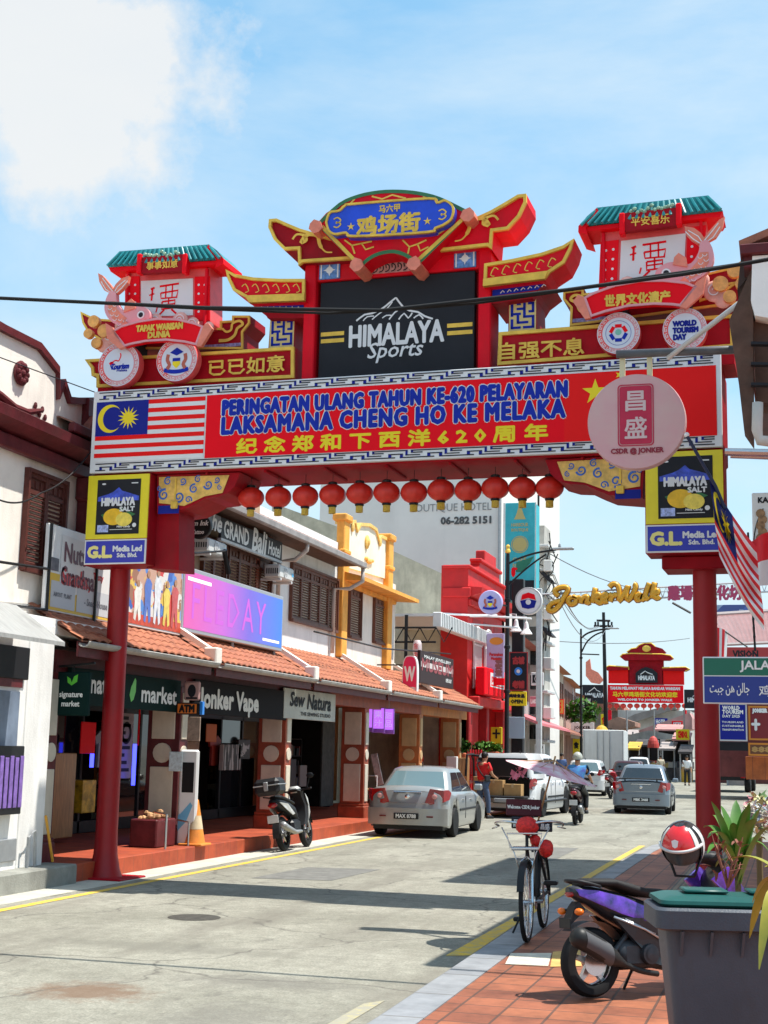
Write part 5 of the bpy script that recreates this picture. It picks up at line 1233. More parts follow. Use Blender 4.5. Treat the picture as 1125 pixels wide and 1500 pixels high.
for nm,lab,ct,tl,br,X,d,m in(('orange_pennant','orange pennant hanging inside the vape shop','pennant',(303,1060),(317,1087),XI,.02,mat('pennant orange',(0.50,0.12,0.02),0.6)),('striped_shirt','black and white striped shirt hanging in the vape shop','shirt',(328,1090),(352,1128),XI,.1,collage_mat('striped cloth',[(.02,.02,.02),(.5,.5,.5),(.03,.03,.03)],5,(1,7,.4))),('black_shirt','black shirt with a white print hanging in the vape shop','shirt',(350,1083),(366,1112),XI,.1,collage_mat('black print cloth',[(.015,.015,.015),(.02,.02,.02),(.4,.4,.4)],9)),('clear_panel','tan wall panel beside the vape shop entrance','panel',(273,1086),(290,1140),-11.0,.04,mat('panel tan',(0.28,0.17,0.10),0.6,.3,6)),('price_sign','small pink price sign under the vape lettering','sign',(336,1033),(351,1045),-9.7,.03,mat('dim pink',(0.40,0.22,0.22),0.6)),('wooden_screen','brown wooden screen inside the third shop','screen',(410,1090),(428,1110),-11.2,.05,mat('dim brown',(0.16,0.07,0.04),0.6)),('notice_card','white card lying on the third shop counter','card',(417,1104),(427,1112),-11.1,.02,mat('dim white',(0.42,0.42,0.40),0.6)),('shop_curtain','grey curtain panel inside the third shop','curtain',(440,1121),(449,1152),-11.2,.05,mat('dim curtain',(0.20,0.17,0.16),0.7)),('shop_counter','black counter inside the third shop','counter',(404,1112),(432,1190),-11.2,.4,mat('dim slate',(0.04,0.04,0.05),0.4)),('door_curtain','dark green door drape at the third shop','curtain',(474,1040),(488,1180),-11.5,.05,mat('dim drape',(0.06,0.065,0.06),0.7,.3,6)),('wall_poster','brown poster wall beyond the fourth shop','poster',(600,1030),(622,1110),-11.0,.05,collage_mat('brown poster',[(.22,.07,.03),(.35,.15,.06),(.16,.05,.03)],3)),):
 goods(nm,lab,ct,tl,br,X,d,m)
t=thing('banner_sign','pale grey cloth shop banner with black brush lettering','banner',(-9.5,28.5,2.3))
a,e=gX(417,1008,-9.33),gX(491,1047,-9.33);b=MB();b.cbox((-9.33,a.y,2.34),(-9.36,e.y,2.92),.004);obj('cloth',b,mat('dull white cloth',(0.50,0.50,0.45),0.8,.12,2,bump=.2,bs=5),t)
F=XF(-9.325);yc=(a.y+e.y)/2;b=MB();text(b,'Sew',F,yc-.85,2.72,.85,.26,.016,.003,shear=.2);text(b,'Natura',F,yc+.5,2.70,1.5,.28,.016,.003,shear=.2);text(b,'THE SEWING STUDIO',F,yc+.3,2.45,1.9,.07,.003,.003);letters(t,b,M_charc)
Yp=32.2
for i,(x0_,x1_,dy) in enumerate(((522,546,0),(545,563,4),(561,577,8))):
 Y=Yp+.0+.35*i
 t=thing('lit_panel',['leftmost purple lit panel hanging at the fourth shop','middle purple lit panel hanging at the fourth shop','rightmost purple lit panel hanging at the fourth shop'][i],'sign',gY(x0_,1070,Y),0,'purple lit panels')
 b=MB();x0,x1,z0,z1=yboard(b,(x0_,1035+dy*.3),(x1_,1072+dy*.4),Y,.05,.01);obj('panel',b,mat('purple light',(0.42,0.16,0.72),0.4,0.25,6,emit=.0),t)
 F=YF(Y-.003);b=MB();rect(b,F,x0+.02,z0+.1,x1-.02,z1-.02);obj('glow_face',b,mat('purple glow',(0.48,0.15,0.85),0.4,emit=.55),t)
 b=MB()
 for k,ch in enumerate(('美食','果汁','甜品')[i]):text(b,ch,F,(x0+x1)/2,z1-.17-.2*k,(x1-x0)*.6,.16,.0,.003,res=1)
 letters(t,b,mat('pale violet',(0.68,0.5,0.85),0.4,emit=.3))
 b=MB();b.tube([((x0+x1)/2,Y+.02,z1),((x0+x1)/2,Y+.02,3.02)],.01,5);obj('hanger',b,M_grey,t)
t=thing('bar_stool','white legged bar stool with a wooden seat behind the silver car','stool',gX(535,1198,-9.7))
sx,sy=-9.75,gX(535,1198,-9.7).y+.3;b=MB();b.cbox((sx-.2,sy-.18,.80),(sx+.2,sy+.18,.86),.02);obj('seat',b,M_wood,t)
for dx in(-.18,.18):
 for dy in(-.15,.15):b=MB();b.tube([(sx+dx*.9,sy+dy*.9,.80),(sx+dx*1.05,sy+dy*1.05,.236)],.016,6);obj('leg',b,M_whitep,t)
b=MB();b.tube([(sx-.18,sy+.17,.86),(sx-.18,sy+.18,1.15),(sx+.18,sy+.18,1.15),(sx+.18,sy+.17,.86)],.014,6);obj('back_rail',b,M_whitep,t)
b=MB();yboard(b,(553,1103),(562,1150),34.4,.03);b.M=None
t=single('menu_board',b,mat('menu board',(0.50,0.42,0.40),0.5,.4,9),'pale menu board leaning in front of the fourth shop','menu')
t.rotation_euler=(0,R(-14),0)
YW=34.6
t=thing('oval_sign','tall pink oval shop sign with a white W','sign',gY(600,1028,YW))
p=gY(600,994,YW);hw=(gY(611,994,YW).x-gY(589,994,YW).x)/2;hh=(gY(600,960,YW).z-gY(600,1028,YW).z)/2
b=MB();n=28;pts=[]
for k in range(n):a_=2*math.pi*k/n;sgn=lambda q:(1 if q>0 else -1)*abs(q)**.6;pts.append((p.x+hw*sgn(math.cos(a_)),YW,p.z+hh*sgn(math.sin(a_))))
b.prism(pts,(0,.18,0));obj('light_box',b,M_whitep,t)
b=MB();b.prism([(p.x+(q[0]-p.x)*.9,YW-.01,p.z+(q[2]-p.z)*.95) for q in pts],(0,.02,0));obj('face',b,mat('hot pink',(0.75,0.01,0.10),0.35),t)
b=MB();F=YF(YW-.014);text(b,'W',F,p.x,p.z+.12,.27,.36,.012,.0);text(b,'WEALTH',F,p.x,p.z-.28,.30,.12,.008);letters(t,b,M_letter)
b=MB();b.tube([(p.x-.9,YW+.1,p.z+.35),(p.x,YW+.1,p.z+.35)],.02,6);b.tube([(p.x-.9,YW+.1,p.z-.25),(p.x,YW+.1,p.z-.25)],.02,6);obj('bracket',b,M_black,t)
XM=-9.15
a,e=gX(616,950,XM),gX(664,1003,XM)
t=thing('facade_sign','black and white sign board with columns of letters below the metal canopy','sign',(XM,(a.y+e.y)/2,e.z))
b=MB();zt,zb=gX(616,952,XM).z,gX(616,1000,XM).z;b.cbox((XM,a.y,zb),(XM-.08,e.y,zt),.01);obj('board',b,mat('sign brown black',(0.03,0.012,0.012),0.5),t)
F=XF(XM+.004);b=MB();rect(b,F,a.y+.08,zb+.42,e.y-.08,zt-.28);obj('white_band',b,mat('band white',(0.62,0.55,0.53),0.5),t)
b=MB();text(b,'MUSEUM',F,(a.y+e.y)/2,(zb+.42+zt-.28)/2,e.y-a.y-.3,.30,.02,.003);letters(t,b,mat('plum letter',(0.30,0.05,0.06),0.5))
b=MB();text(b,'MALAY JEWELLERY',F,(a.y+e.y)/2,zt-.15,(e.y-a.y)*.8,.10,.004,.003);text(b,'OPEN DAILY',F,e.y-.6,zb+.2,.7,.10,.004,.003);letters(t,b,M_letter)
t=thing('white_bottle_sign','white upright bottle shaped sign left of the black facade sign','sign',gY(612,975,36.8))
b=MB();p=gY(611,965,36.8);b.lathe([(.0,-.52),(.13,-.52),(.14,-.1),(.1,.1),(.13,.2),(.12,.42),(.08,.5),(0,.5)],p,'z',12);obj('body',b,mat('sign blush',(0.68,0.55,0.55),0.5,.3,8),t,40)
b=MB()
for k in range(4):text(b,'金玉满堂'[k],YF(36.8-.15),p.x,p.z+.34-.2*k,.14,.14,res=1)
letters(t,b,M_sred)
XG=XU+.32
a,e=gX(325,757,XG),gX(413,818,XG)
t=thing('massage_sign','long black sign with white hand lettering above the brown shutters','sign',(XG,(a.y+e.y)/2,e.z))
za,zb2=a.z,gX(325,788,XG).z;ze2=gX(413,781,XG).z
b=MB();b.cbox((XG,a.y,zb2),(XG-.06,e.y,za),.008);obj('board',b,mat('sign charcoal',(0.035,0.035,0.04),0.5),t)
F=XF(XG+.004);L_=e.y-a.y;zc=(za+zb2)/2;b=MB();text(b,'GRAND',F,a.y+L_*.23,zc,L_*.38,.30,.014);text(b,'Bali',F,a.y+L_*.60,zc+.02,L_*.24,.42,.02,shear=.2);text(b,'Hotel',F,a.y+L_*.86,zc-.02,L_*.22,.26,.010,shear=.2);letters(t,b,M_letter)
b=MB();b.box((XG+.005,a.y,zb2-.05),(XG-.07,e.y,zb2));obj('edge_strip',b,M_lgrey,t)
a0=gX(303,750,XG);b=MB();b.cbox((XG,a0.y,zb2+.12),(XG-.06,a.y-.02,za+.0),.008);t2=thing('script_sign','grey script sign end beside the long black sign','sign',(XG,a0.y,zb2));obj('board',b,mat('sign slate',(0.20,0.20,0.21),0.5),t2)
b=MB();text(b,'The',F,(a0.y+a.y)/2,zc+.05,.7,.32,.012,shear=.3);letters(t2,b,M_letter)
YT=21.9;p=gY(291,770,YT);r=(gY(309,770,YT).x-p.x)
t=thing('round_sign','round black tattoo sign hanging beside the gate corbel','sign',p-V((0,0,r)))
b=MB();b.lathe([(r*.95,0),(r,.02),(r,.08),(r*.95,.1)],p,'y',28);obj('disc',b,M_black,t,40)
F=YF(YT-.003);b=MB();text(b,'Jim Ink',F,p.x,p.z+.03,r*1.6,.11,.004,shear=.25);text(b,'Tattoo',F,p.x,p.z-.11,r*.9,.07,.003,shear=.25);letters(t,b,M_letter)
b=MB();b.tube([p+V((0,.05,r)),p+V((0,.05,r+.35)),p+V((-.8,.05,r+.4))],.015,6);obj('bracket',b,M_black,t)
def aircon(tl,br,k,label):
 p=gX(*tl,k);q=gX(*br,k);w,h,d=.85,q and abs(p.z-q.z),.34
 t=thing('air_conditioner',label,'air conditioner',(k,p.y,q.z),0,'air conditioner units on the upper wall')
 y0=p.y;b=MB();b.cbox((k,y0,q.z),(k-d,y0+w,p.z),.03);obj('casing',b,mat('aircon casing',(0.62,0.62,0.60),0.5,.05,4,dirt=.25),t)
 yc,zc=y0+w*.42,(p.z+q.z)/2;r=h*.4;b=MB();disc(b,XF(k+.003),yc,zc,r);obj('fan_opening',b,mat('fan dark',(0.06,0.06,0.065),0.6),t)
 b=MB()
 for q_ in(.3,.55,.8,1.0):annulus(b,XF(k+.012),yc,zc,r*q_-.008,r*q_+.008)
 for a_ in range(8):rect(b,frame((k+.012,yc,zc),(0,math.cos(a_*.785),math.sin(a_*.785)),(0,-math.sin(a_*.785),math.cos(a_*.785))),0,-.006,r,.006)
 obj('fan_guard',b,M_whitep,t)
 b=MB()
 for i in range(6):b.box((k-.06-.045*i,y0-.004,q.z+.08),(k-.035-.045*i,y0+.002,p.z-.08))
 obj('side_grille',b,mat('fan dark',0),t)
 b=MB();b.box((k,y0+w-.14,q.z+.1),(k+.004,y0+w-.03,p.z-.1));obj('blue_label',b,mat('label blue',(0.10,0.45,0.75),0.5),t)
 b=MB();b.cbox((k,y0+.08,q.z-.05),(k-d-.3,y0+.13,q.z),.005);b.cbox((k,y0+w-.13,q.z-.05),(k-d-.3,y0+w-.08,q.z),.005);obj('bracket',b,M_whitep,t)
aircon((306,787),(331,817),-9.72,'air conditioner unit beside the round tattoo sign')
aircon((410,826),(430,853),-9.72,'air conditioner unit right of the brown shutters')
b=MB();b.tube([gX(262,812,-9.6),gX(330,807,-9.6),gX(330,812,-9.6)],.02,5);b.tube([gX(328,806,-9.7),gX(335,840,-9.7)],.05,6);single('wall_bracket',b,M_black,'black arm bracket in front of the left air conditioner','bracket')
def cable(pts,r,label,name='cable',m=None,sag=0.0,n=14):
 P=[V(p) for p in pts];out=[]
 for a_,c_ in zip(P,P[1:]):
  for i in range(n):t_=i/n;out.append(a_+(c_-a_)*t_-V((0,0,sag*4*t_*(1-t_))))
 out.append(P[-1]);b=MB();b.tube(out,r,5);return single(name,b,m or M_black,label,'cable',smooth=True)
cable([gX(460,925,-9.3),gX(560,950,-9.3),gX(660,958,-9.3)],.02,'black cable looping below the orange house')
cable([gX(-10,728,-9.3),gX(60,722,-9.3),gX(134,660,-9.3)],.012,'thin wire crossing the cream gable house',sag=.1)
cable([gX(-10,520,-9.3),gX(140,575,-9.3)],.008,'thin wire across the cream parapet')
# --- beyond the first houses: signs, lamps, far street
def frontal(mb,tl,br,Y,d,c=.01):
 a,e=gY(*tl,Y),gY(*br,Y);z0=min(e.z,a.z);mb.cbox((a.x,Y,max(-.02,e.z)),(e.x,Y+d,a.z),c);return a.x,e.x,max(0,e.z),a.z
def ysign(name,label,tl,br,Y,m,lines=(),mt=None,d=.08,cat='sign',group=None,frame_m=None,res=1,post=True):
 a,e=gY(*tl,Y),gY(*br,Y);t=thing(name,label,cat,((a.x+e.x)/2,Y,e.z),0,group)
 b=MB();b.cbox((a.x,Y,e.z),(e.x,Y+d,a.z),.01);obj('board',b,m,t)
 if frame_m:b=MB();trim(b,[(0,0)]*3,0,0,0) if False else None ;b=MB();w=(e.x-a.x)*.05;b.ring_band([(a.x,Y-.01,e.z),(e.x,Y-.01,e.z),(e.x,Y-.01,a.z),(a.x,Y-.01,a.z)],[(a.x+w,Y-.01,e.z+w),(e.x-w,Y-.01,e.z+w),(e.x-w,Y-.01,a.z-w),(a.x+w,Y-.01,a.z-w)],(0,.03,0));obj('frame',b,frame_m,t)
 if lines:
  b=MB();W_,H_=e.x-a.x,a.z-e.z
  for(body,fx,fz,fw_,fh,bold) in lines:text(b,body,YF(Y-.006),a.x+W_*fx,e.z+H_*fz,W_*fw_ if fw_ else None,H_*fh if fh else None,bold,res=res)
  obj('lettering',b,mt or M_letter,t)
 return t,a.x,e.x,e.z,a.z
XR2=-8.95
t=thing('red_shop_sign','red and white shop sign under the arched grilles of the red house','sign',(XR2,44,3.5))
b=MB();b.cbox((XR2,42.3,3.50),(XR2-.3,45.6,4.35),.03);obj('board',b,M_sred,t)
b=MB();rect(b,XF(XR2+.004),43.1,3.78,45.3,4.22);obj('face',b,M_whitep,t);b=MB();text(b,'JONKER GALLERY',XF(XR2+.008),44.2,4.0,1.9,.22,.012);rect(b,XF(XR2+.008),43.2,3.82,45.2,3.86);obj('lettering',b,M_sred,t)
t,*_=ysign('vertical_sign','lilac vertical shop sign with an orange oval at the red house',(713,928),(738,992),43.6,mat('lilac board',(0.50,0.42,0.66),0.5),[('福',.7,.38,.35,.12,.02),('安',.7,.24,.35,.12,.02),('堂',.7,.10,.35,.12,.02)],mat('lilac brown',(0.25,0.12,0.12),0.5))
b=MB();p=gY(727,939,43.59);disc(b,YF(43.59),p.x,p.z,.22,ry=.12);obj('oval',b,mat('oval orange',(0.75,0.28,0.03),0.5),t)
b=MB();text(b,'Peranakan',YF(43.588),p.x,p.z-.42,.42,.1,.006);text(b,'Museum',YF(43.588),p.x,p.z-.55,.32,.09,.006);obj('lettering',b,mat('print red',0),t)
b=MB();a,e=gY(713,993,43.6),gY(738,1004,43.6);b.cbox((a.x,43.6,e.z),(e.x,43.68,a.z));obj('red_foot',b,M_sred,t)
ysign('awning_sign','small red sign with white letters below the lilac vertical sign',(721,1027),(738,1043),46.0,M_sred,[('老字号',.5,.5,.8,.5,.02)],M_letter)
ysign('door_sign','yellow door sign with a dark cross symbol at the red house',(719,1065),(735,1090),46.5,M_syel,[('十',.5,.6,.6,.5,.02)],M_charc)
def bush(name,label,cat,c,r,n,m,group=None,leaf=.09,seed=1,trunk=None):
 t=thing(name,label,cat,(c[0],c[1],c[2]),0,group);rr=random.Random(seed);b=MB()
 for i in range(n):
  while True:
   p=V((rr.uniform(-1,1),rr.uniform(-1,1),rr.uniform(-1,1)))
   if p.length<1 and(p.length>.45 or rr.random()<.3):break
  q=V((c[0]+p.x*r[0],c[1]+p.y*r[1],c[2]+r[2]+p.z*r[2]));d=V((rr.uniform(-1,1),rr.uniform(-1,1),rr.uniform(-.6,.9))).normalized();s=d.cross(V((0,0,1))).normalized() if abs(d.z)<.95 else V((1,0,0))
  l=leaf*rr.uniform(.6,1.3);b.poly([q-d*l,q+s*l*.42-V((0,0,.1*l)),q+d*l,q-s*l*.42+V((0,0,.1*l))])
 obj('foliage',b,m,t)
 return t
M_fol=mat('bright foliage',(0.10,0.26,0.02),0.5,0,1.5,c2=(0.035,0.11,0.012))
M_fol2=mat('dark foliage',(0.045,0.12,0.015),0.5,0,1.5,c2=(0.015,0.05,0.01))
for(x0,x1,yt,yb,Y,lab,m,sd) in((655,690,1082,1108,41.3,'dark green potted shrub in front of the red house',M_fol2,3),(690,738,1086,1106,43.5,'bright green leafy planter row above the pickup truck',M_fol,4)):
 a,e=gY(x0,yt,Y),gY(x1,yb,Y)
 t=bush('potted_shrub',lab,'plant',((a.x+e.x)/2,Y,e.z),((e.x-a.x)/2,.3,(a.z-e.z)/2),420,m,leaf=.10,seed=sd)
 b=MB();b.cbox((a.x+.1,Y-.25,.0),(e.x-.1,Y+.25,e.z+.1),.03);obj('planter',b,mat('clay planter',(0.42,0.10,0.04),0.7,.3,5),t)
b=MB();a,e=gY(654,1108,40.3),gY(668,1170,40.3);b.cbox((a.x,40.3,.2),(e.x,40.5,a.z),.01);single('low_wall',b,M_white,'low white wall end beside the tan crates','wall')
for i,(x0,x1) in enumerate(((668,676),(677,684))):
 b=MB();a,e=gY(x0,1110,40.6),gY(x1,1170,40.6);b.cbox((a.x,40.6,.2),(e.x,40.9,a.z),.01);single('tan_crate',b,M_wood,['tall tan crate beside the low white wall','tall tan crate on the right, next to red railing'][i],'crate')
b=MB()
for i in range(6):
 p=gY(684+4*i,1165,41.2);b.tube([(p.x,41.2,0),(p.x,41.2,gY(684+4*i,1098,41.2).z)],.025,5)
for yy in(1105,1135):b.tube([gY(682,yy,41.2),gY(708,yy+2,41.2)],.025,5)
single('red_railing',b,M_red,'red railing between the crates and the pickup truck','railing')
def lamp(name,label,px,ytop,Y,arm,armY,m,gold=True,scale=1.0):
 p=gY(px,ytop,Y);t=thing(name,label,'street lamp',(p.x,Y,0));H=p.z
 b=MB();b.lathe([(.16,0),(.16,.5),(.10,.6),(.075,1.2),(.06,H-.25),(.055,H-.12)],(p.x,Y,0),n=12);
 for z in(H*.45,H*.62,H*.8):b.lathe([(.06,z-.06),(.10,z-.04),(.10,z+.04),(.06,z+.06)],(p.x,Y,0),n=12)
 obj('post',b,m,t,40)
 if gold:b=MB();b.lathe([(.05,H-.12),(.09,H-.08),(.08,H-.02),(.05,H+.02),(.07,H+.1),(.03,H+.16)],(p.x,Y,0),n=12);obj('finial',b,M_ggold,t)
 q=[gY(*xy,Y) for xy in arm];q2=[gY(*xy,Y) for xy in armY]
 b=MB();b.tube(spline(q,5),.035*scale,7);b.tube(spline(q2,5),.03*scale,7)
 obj('arm',b,m,t,True)
 e=q[-1];b=MB();b.cbox((e.x-.12,Y-.1,e.z-.02),(e.x+.55,Y+.1,e.z+.06),.03);b.ell(e+V((.1,0,.1)),(.05,.05,.1),6,4);obj('lamp_head',b,M_grey,t)
 return t,p.x,H
t,lx,LH=lamp('street_lamp','black street lamp with gold finial in front of the red house',744,805,43,((744,826),(760,818),(785,810),(815,805)),((746,856),(765,838),(785,822),(800,812)),M_black)
b=MB();k=[gY(x,y,43.02) for x,y in((756,824),(782,815),(776,826),(764,838),(756,838))];b.prism(k,(0,.02,0));obj('arm_panel',b,mat('jade sign',(0.01,0.16,0.09),0.5),t)
b=MB();c=gY(752,838,43);b.ell(c,(.07,.05,.16),8,6);b.ell(c+V((.03,0,.1)),(.1,.04,.05),8,5);obj('red_ornament',b,M_sred,t)
def rsign(label,px,py,rpx,Y,fn,m):
 p=gY(px,py,Y);r=gY(px+rpx,py,Y).x-p.x;t=thing('round_sign',label,'sign',p-V((0,0,r)),0,'round signs on the lamp post')
 b=MB();b.lathe([(r*.94,0),(r,.03),(r,.16),(r*.94,.19)],p,'y',30);obj('drum',b,m,t,35);fn(t,YF(Y-.01),p.x,p.z,r);return t
t=rsign('lilac round sign with a coat of arms left of the lamp post',718,882,17.5,41.5,crest_arms,mat('lilac drum',(0.48,0.43,0.72),0.45))
b=MB();p=gY(718,882,41.6);b.tube([p,(lx,43,p.z+.02)],.03,6);obj('bracket',b,M_black,t)
def emb(t,F,u,z,r):
 b=MB();annulus(b,F,u,z,r*.88,r*.98,.004);obj('rim',b,M_lgrey,t)
 b=MB();flat(b,F,[(u-r*.55,z+r*.05),(u-r*.45,z+r*.45),(u,z+r*.6),(u+r*.45,z+r*.45),(u+r*.55,z+r*.05),(u,z+r*.2)],.006);obj('emblem',b,M_sred,t)
 b=MB();flat(b,F,[(u-r*.6,z),(u,z+r*.12),(u+r*.6,z),(u+r*.45,z-r*.5),(u,z-r*.6),(u-r*.45,z-r*.5)],.006);obj('emblem',b,M_navy,t)
 b=MB();disc(b,F,u,z-r*.1,r*.2,.008,12);obj('emblem',b,M_swhite,t)
t=rsign('white round sign with a red and blue emblem right of the lamp post',774,880,20,44,emb,M_whitep)
b=MB();p=gY(774,880,44.1);b.tube([gY(757,876,44.1),p],.03,6);obj('bracket',b,M_black,t)
p=gY(757,1120,45);t=thing('notice_post','stout black post carrying shop boards behind the lamp post','post',(p.x,45,0))
b=MB();b.cbox((p.x-.19,45,0),(p.x+.19,45.3,gY(757,848,45).z),.02);obj('post',b,M_black,t)
t,x0,x1,z0,z1=ysign('black_board','black and red framed shop board with a blue dot on the stout post',(746,955),(773,1012),44.9,M_charc,[('古城',.5,.78,.6,.18,.02),('老铺',.5,.16,.6,.18,.02)],mat('board red',(0.40,0.03,0.03),0.5),frame_m=mat('board red',0))
b=MB();disc(b,YF(44.88),(x0+x1)/2,(z0+z1)/2,.13);obj('dot',b,mat('atm blue',0),t);b=MB();disc(b,YF(44.87),(x0+x1)/2,(z0+z1)/2,.06);obj('dot',b,M_swhite,t)
ysign('yellow_board','yellow shop board right under the black and red board',(743,1013),(771,1034),44.85,M_syel,[('美味食品',.5,.7,.8,.25,.01),('OPEN',.5,.3,.6,.25,.01)],M_charc)
ysign('grey_panel','pale blue grey panel on the stout post above the pickup',(745,1050),(768,1082),44.7,mat('pale blue grey',(0.33,0.42,0.50),0.4))
for i,(x,y) in enumerate(((756,918),(771,922))):
 p=gY(x,y,44.6);b=MB();b.lathe([(.03,.25),(.06,.2),(.09,.02),(.2,-.15),(.18,-.16),(.05,-.05)],p,n=12);b.tube([p+V((0,0,.25)),p+V((0,0,.4)),p+V((-.3 if i==0 else -.6,.2,.45))],.02,5);single('bell_lamp',b,M_whitep,['white bell lamp on the stout post, left one','white bell lamp on the stout post, right one'][i],'lamp','white bell lamps')
Yt=50;a,e=gY(740,737,Yt),gY(783,880,Yt)
t=thing('banner_tower','turquoise and gold vertical banner box beside the grey hotel wall','sign',((a.x+e.x)/2,Yt,e.z))
b=MB();b.cbox((a.x,Yt,e.z),(e.x,Yt+1.0,a.z),.01);obj('box',b,mat('turquoise',(0.03,0.40,0.46),0.5,.12,2),t)
F=YF(Yt-.004);xc,w=(a.x+e.x)/2,e.x-a.x;b=MB();rect(b,F,a.x+.02,e.z+.02,e.x-.02,e.z+.75);obj('dark_foot',b,M_charc,t)
b=MB();zt=a.z;flat(b,F,[(xc-.22,zt-.62),(xc+.22,zt-.62),(xc+.14,zt-.45),(xc+.05,zt-.15),(xc-.05,zt-.15),(xc-.14,zt-.45)],.003);disc(b,F,xc,zt-1.55,.27,.004);annulus(b,F,xc,zt-1.55,.29,.32,.004);text(b,'HARBOUR',F,xc,zt-.82,.62,.13,.004,.003);text(b,'BOUTIQUE',F,xc,zt-1.02,.62,.13,.004,.003);text(b,'CAFE',F,xc,zt-2.1,.5,.14,.004,.003);text(b,'ROOMS',F,xc,zt-2.32,.5,.14,.004,.003);obj('gold_print',b,mat('banner gold',(0.50,0.40,0.14),0.5),t)
b=MB();b.box((a.x-.06,Yt-.02,e.z),(a.x-.01,Yt,a.z));b.box((e.x+.01,Yt-.02,e.z),(e.x+.05,Yt,a.z));b.cbox((xc-.1,Yt+.4,0),(xc+.1,Yt+.6,e.z),.01);obj('frame',b,M_lgrey,t)
Yc=60;a,e=gY(786,770,Yc),gY(800,1100,Yc)
t=thing('concrete_block','narrow cluttered concrete block with air vents behind the turquoise banner','building',((a.x+e.x)/2,Yc,0))
b=MB();b.box((a.x-2.4,Yc,0),(e.x-.1,Yc+1.6,a.z));obj('wall',b,mat('cluttered concrete',(0.45,0.43,0.39),0.85,.2,1.5,bump=.3,dirt=.5,ds=.4),t)
b=MB();rr=random.Random(4)
for i in range(9):z=2.2+i*1.05;b.cbox((e.x-.35,Yc-.3,z),(e.x+.12,Yc+1.7,z+.12),.02)
obj('balcony',b,M_lgrey,t)
b=MB()
for i in range(9):z=2.35+i*1.05;b.box((a.x-.6,Yc-.02,z),(a.x+.05,Yc,z+.6))
obj('window',b,M_glassd,t)
for(x,y) in((799,845),(799,925)):q=gY(x-8,y-6,Yc-.4);q2=gY(x+10,y+6,Yc-.4);b=MB();b.prism([q,q+V((.15,0,.05)),q2,q2-V((.2,0,0))],(0,1.2,0));obj('window_awning',b,M_charc,t)
for i in range(4):
 b=MB();z=3.2+2.1*i;b.cbox((e.x-.05,Yc-.5,z),(e.x+.3,Yc+.2,z+.5),.03);obj('air_conditioner',b,mat('aircon casing',0),t)
b=MB()
for i in range(14):p0=V((e.x-.1+rr.uniform(0,.3),Yc-.35,rr.uniform(6,12)));b.tube([p0,p0+V((rr.uniform(-.5,.5),0,rr.uniform(-1.2,1.2)))],.025,4)
for k in range(3):b.tube([(e.x+.05+.32*math.cos(t_),Yc-.35,9.7-k*.8+.4*math.sin(t_)) for t_ in [i*.45 for i in range(15)]],.02,4)
obj('wiring',b,M_black,t)
b=MB();q=gY(786,722,Yc);b.tube([(q.x,Yc+.5,a.z),(q.x,Yc+.5,q.z)],.05,6);obj('antenna',b,M_black,t)
M_rowm=[mat('row cream',(0.52,0.42,0.32),0.8,.12,1,dirt=.4,ds=.4),mat('row blush',(0.46,0.27,0.22),0.8,.12,1,dirt=.4,ds=.4),mat('row grey',(0.42,0.41,0.39),0.8,.12,1,dirt=.4,ds=.4)]
def rowhouse(label,P0,P1,h,wm,rf,aw=None,deep=8):
 P0,P1=V((*P0,0)),V((*P1,0));d=(P1-P0);L=d.length;d.normalize();n=V((d.y,-d.x,0))
 rz=math.atan2(d.y,d.x);t=thing('shophouse',label,'shophouse',P0,rz)
 b=MB();b.box((0,0,2.9),(L,deep,h));b.box((0,1.5,0),(L,deep,2.9));obj('wall',b,wm,t,local=True)
 b=MB();b.prism([(-.1,-.5,h-.1),(-.1,deep/2,h+1.6),(-.1,deep+.4,h-.1)],(L+.2,0,0));obj('roof',b,rf,t,local=True)
 k=max(2,int(L/1.6))
 for i in range(k):
  x=L*(i+.25)/k;w=b=MB();b.box((x,-.06,3.9),(x+L/k*.5,0,h-.7));f=obj('window',b,M_shut,t,local=True)
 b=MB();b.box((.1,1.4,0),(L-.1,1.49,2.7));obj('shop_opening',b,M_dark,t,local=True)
 for i in range(k+1):b=MB();b.box((L*i/k-.15,0,0),(L*i/k+.15,.3,2.9));obj('pier',b,wm,t,local=True)
 b=MB();b.prism([(0,-1.3,2.75),(0,-1.3,2.85),(0,0,3.35),(0,0,3.25)],(L,0,0));obj('awning',b,aw or M_tile2,t,local=True)
 return t
M_tilefar=mat('far orange tile',(0.50,0.22,0.10),0.8,0,2,c2=(0.32,0.14,0.08),dirt=.3)
rowhouse('plain grey shop row with a pink awning behind the lamp post',(-9.9,50),(-11.2,66),6.2,M_rowm[2],M_tile2,mat('pink awning',(0.62,0.16,0.18),0.6))
rowhouse('cream shophouse row with an orange tiled roof left of the far gate',(-12.1,72),(-13.3,86),6.6,M_rowm[0],M_tilefar)
rowhouse('blush shophouse row with dark shutters nearer the far gate',(-13.4,87),(-14.6,100),6.4,M_rowm[1],M_tilefar)
rowhouse('weathered grey shophouse nearest the far gate on the left',(-14.8,103),(-16.2,122),6.0,M_rowm[2],M_tile2,mat('yellow awning',(0.6,0.42,0.05),0.6))
def fsign(label,tl,br,Y,m,lines=(),mt=None,**k):return ysign('shop_sign',label,tl,br,Y,m,lines,mt,**k)
fsign('orange and red shop sign on the cream far row',(806,1024),(826,1046),70,mat('orange board',(0.75,0.25,0.03),0.5),[('茶',.5,.5,.5,.6,.05)],M_sred,frame_m=M_sred)
fsign('white sign board with dark letters left of the far lamp post',(836,1058),(870,1082),92,M_whitep,[('JONKER',.5,.65,.7,.25,.01),('88',.5,.3,.3,.3,.01)],M_charc)
fsign('yellow sign under the white board left of the far lamp',(839,1082),(849,1106),90,M_syel,[('食',.5,.6,.7,.4,.02)],M_charc)
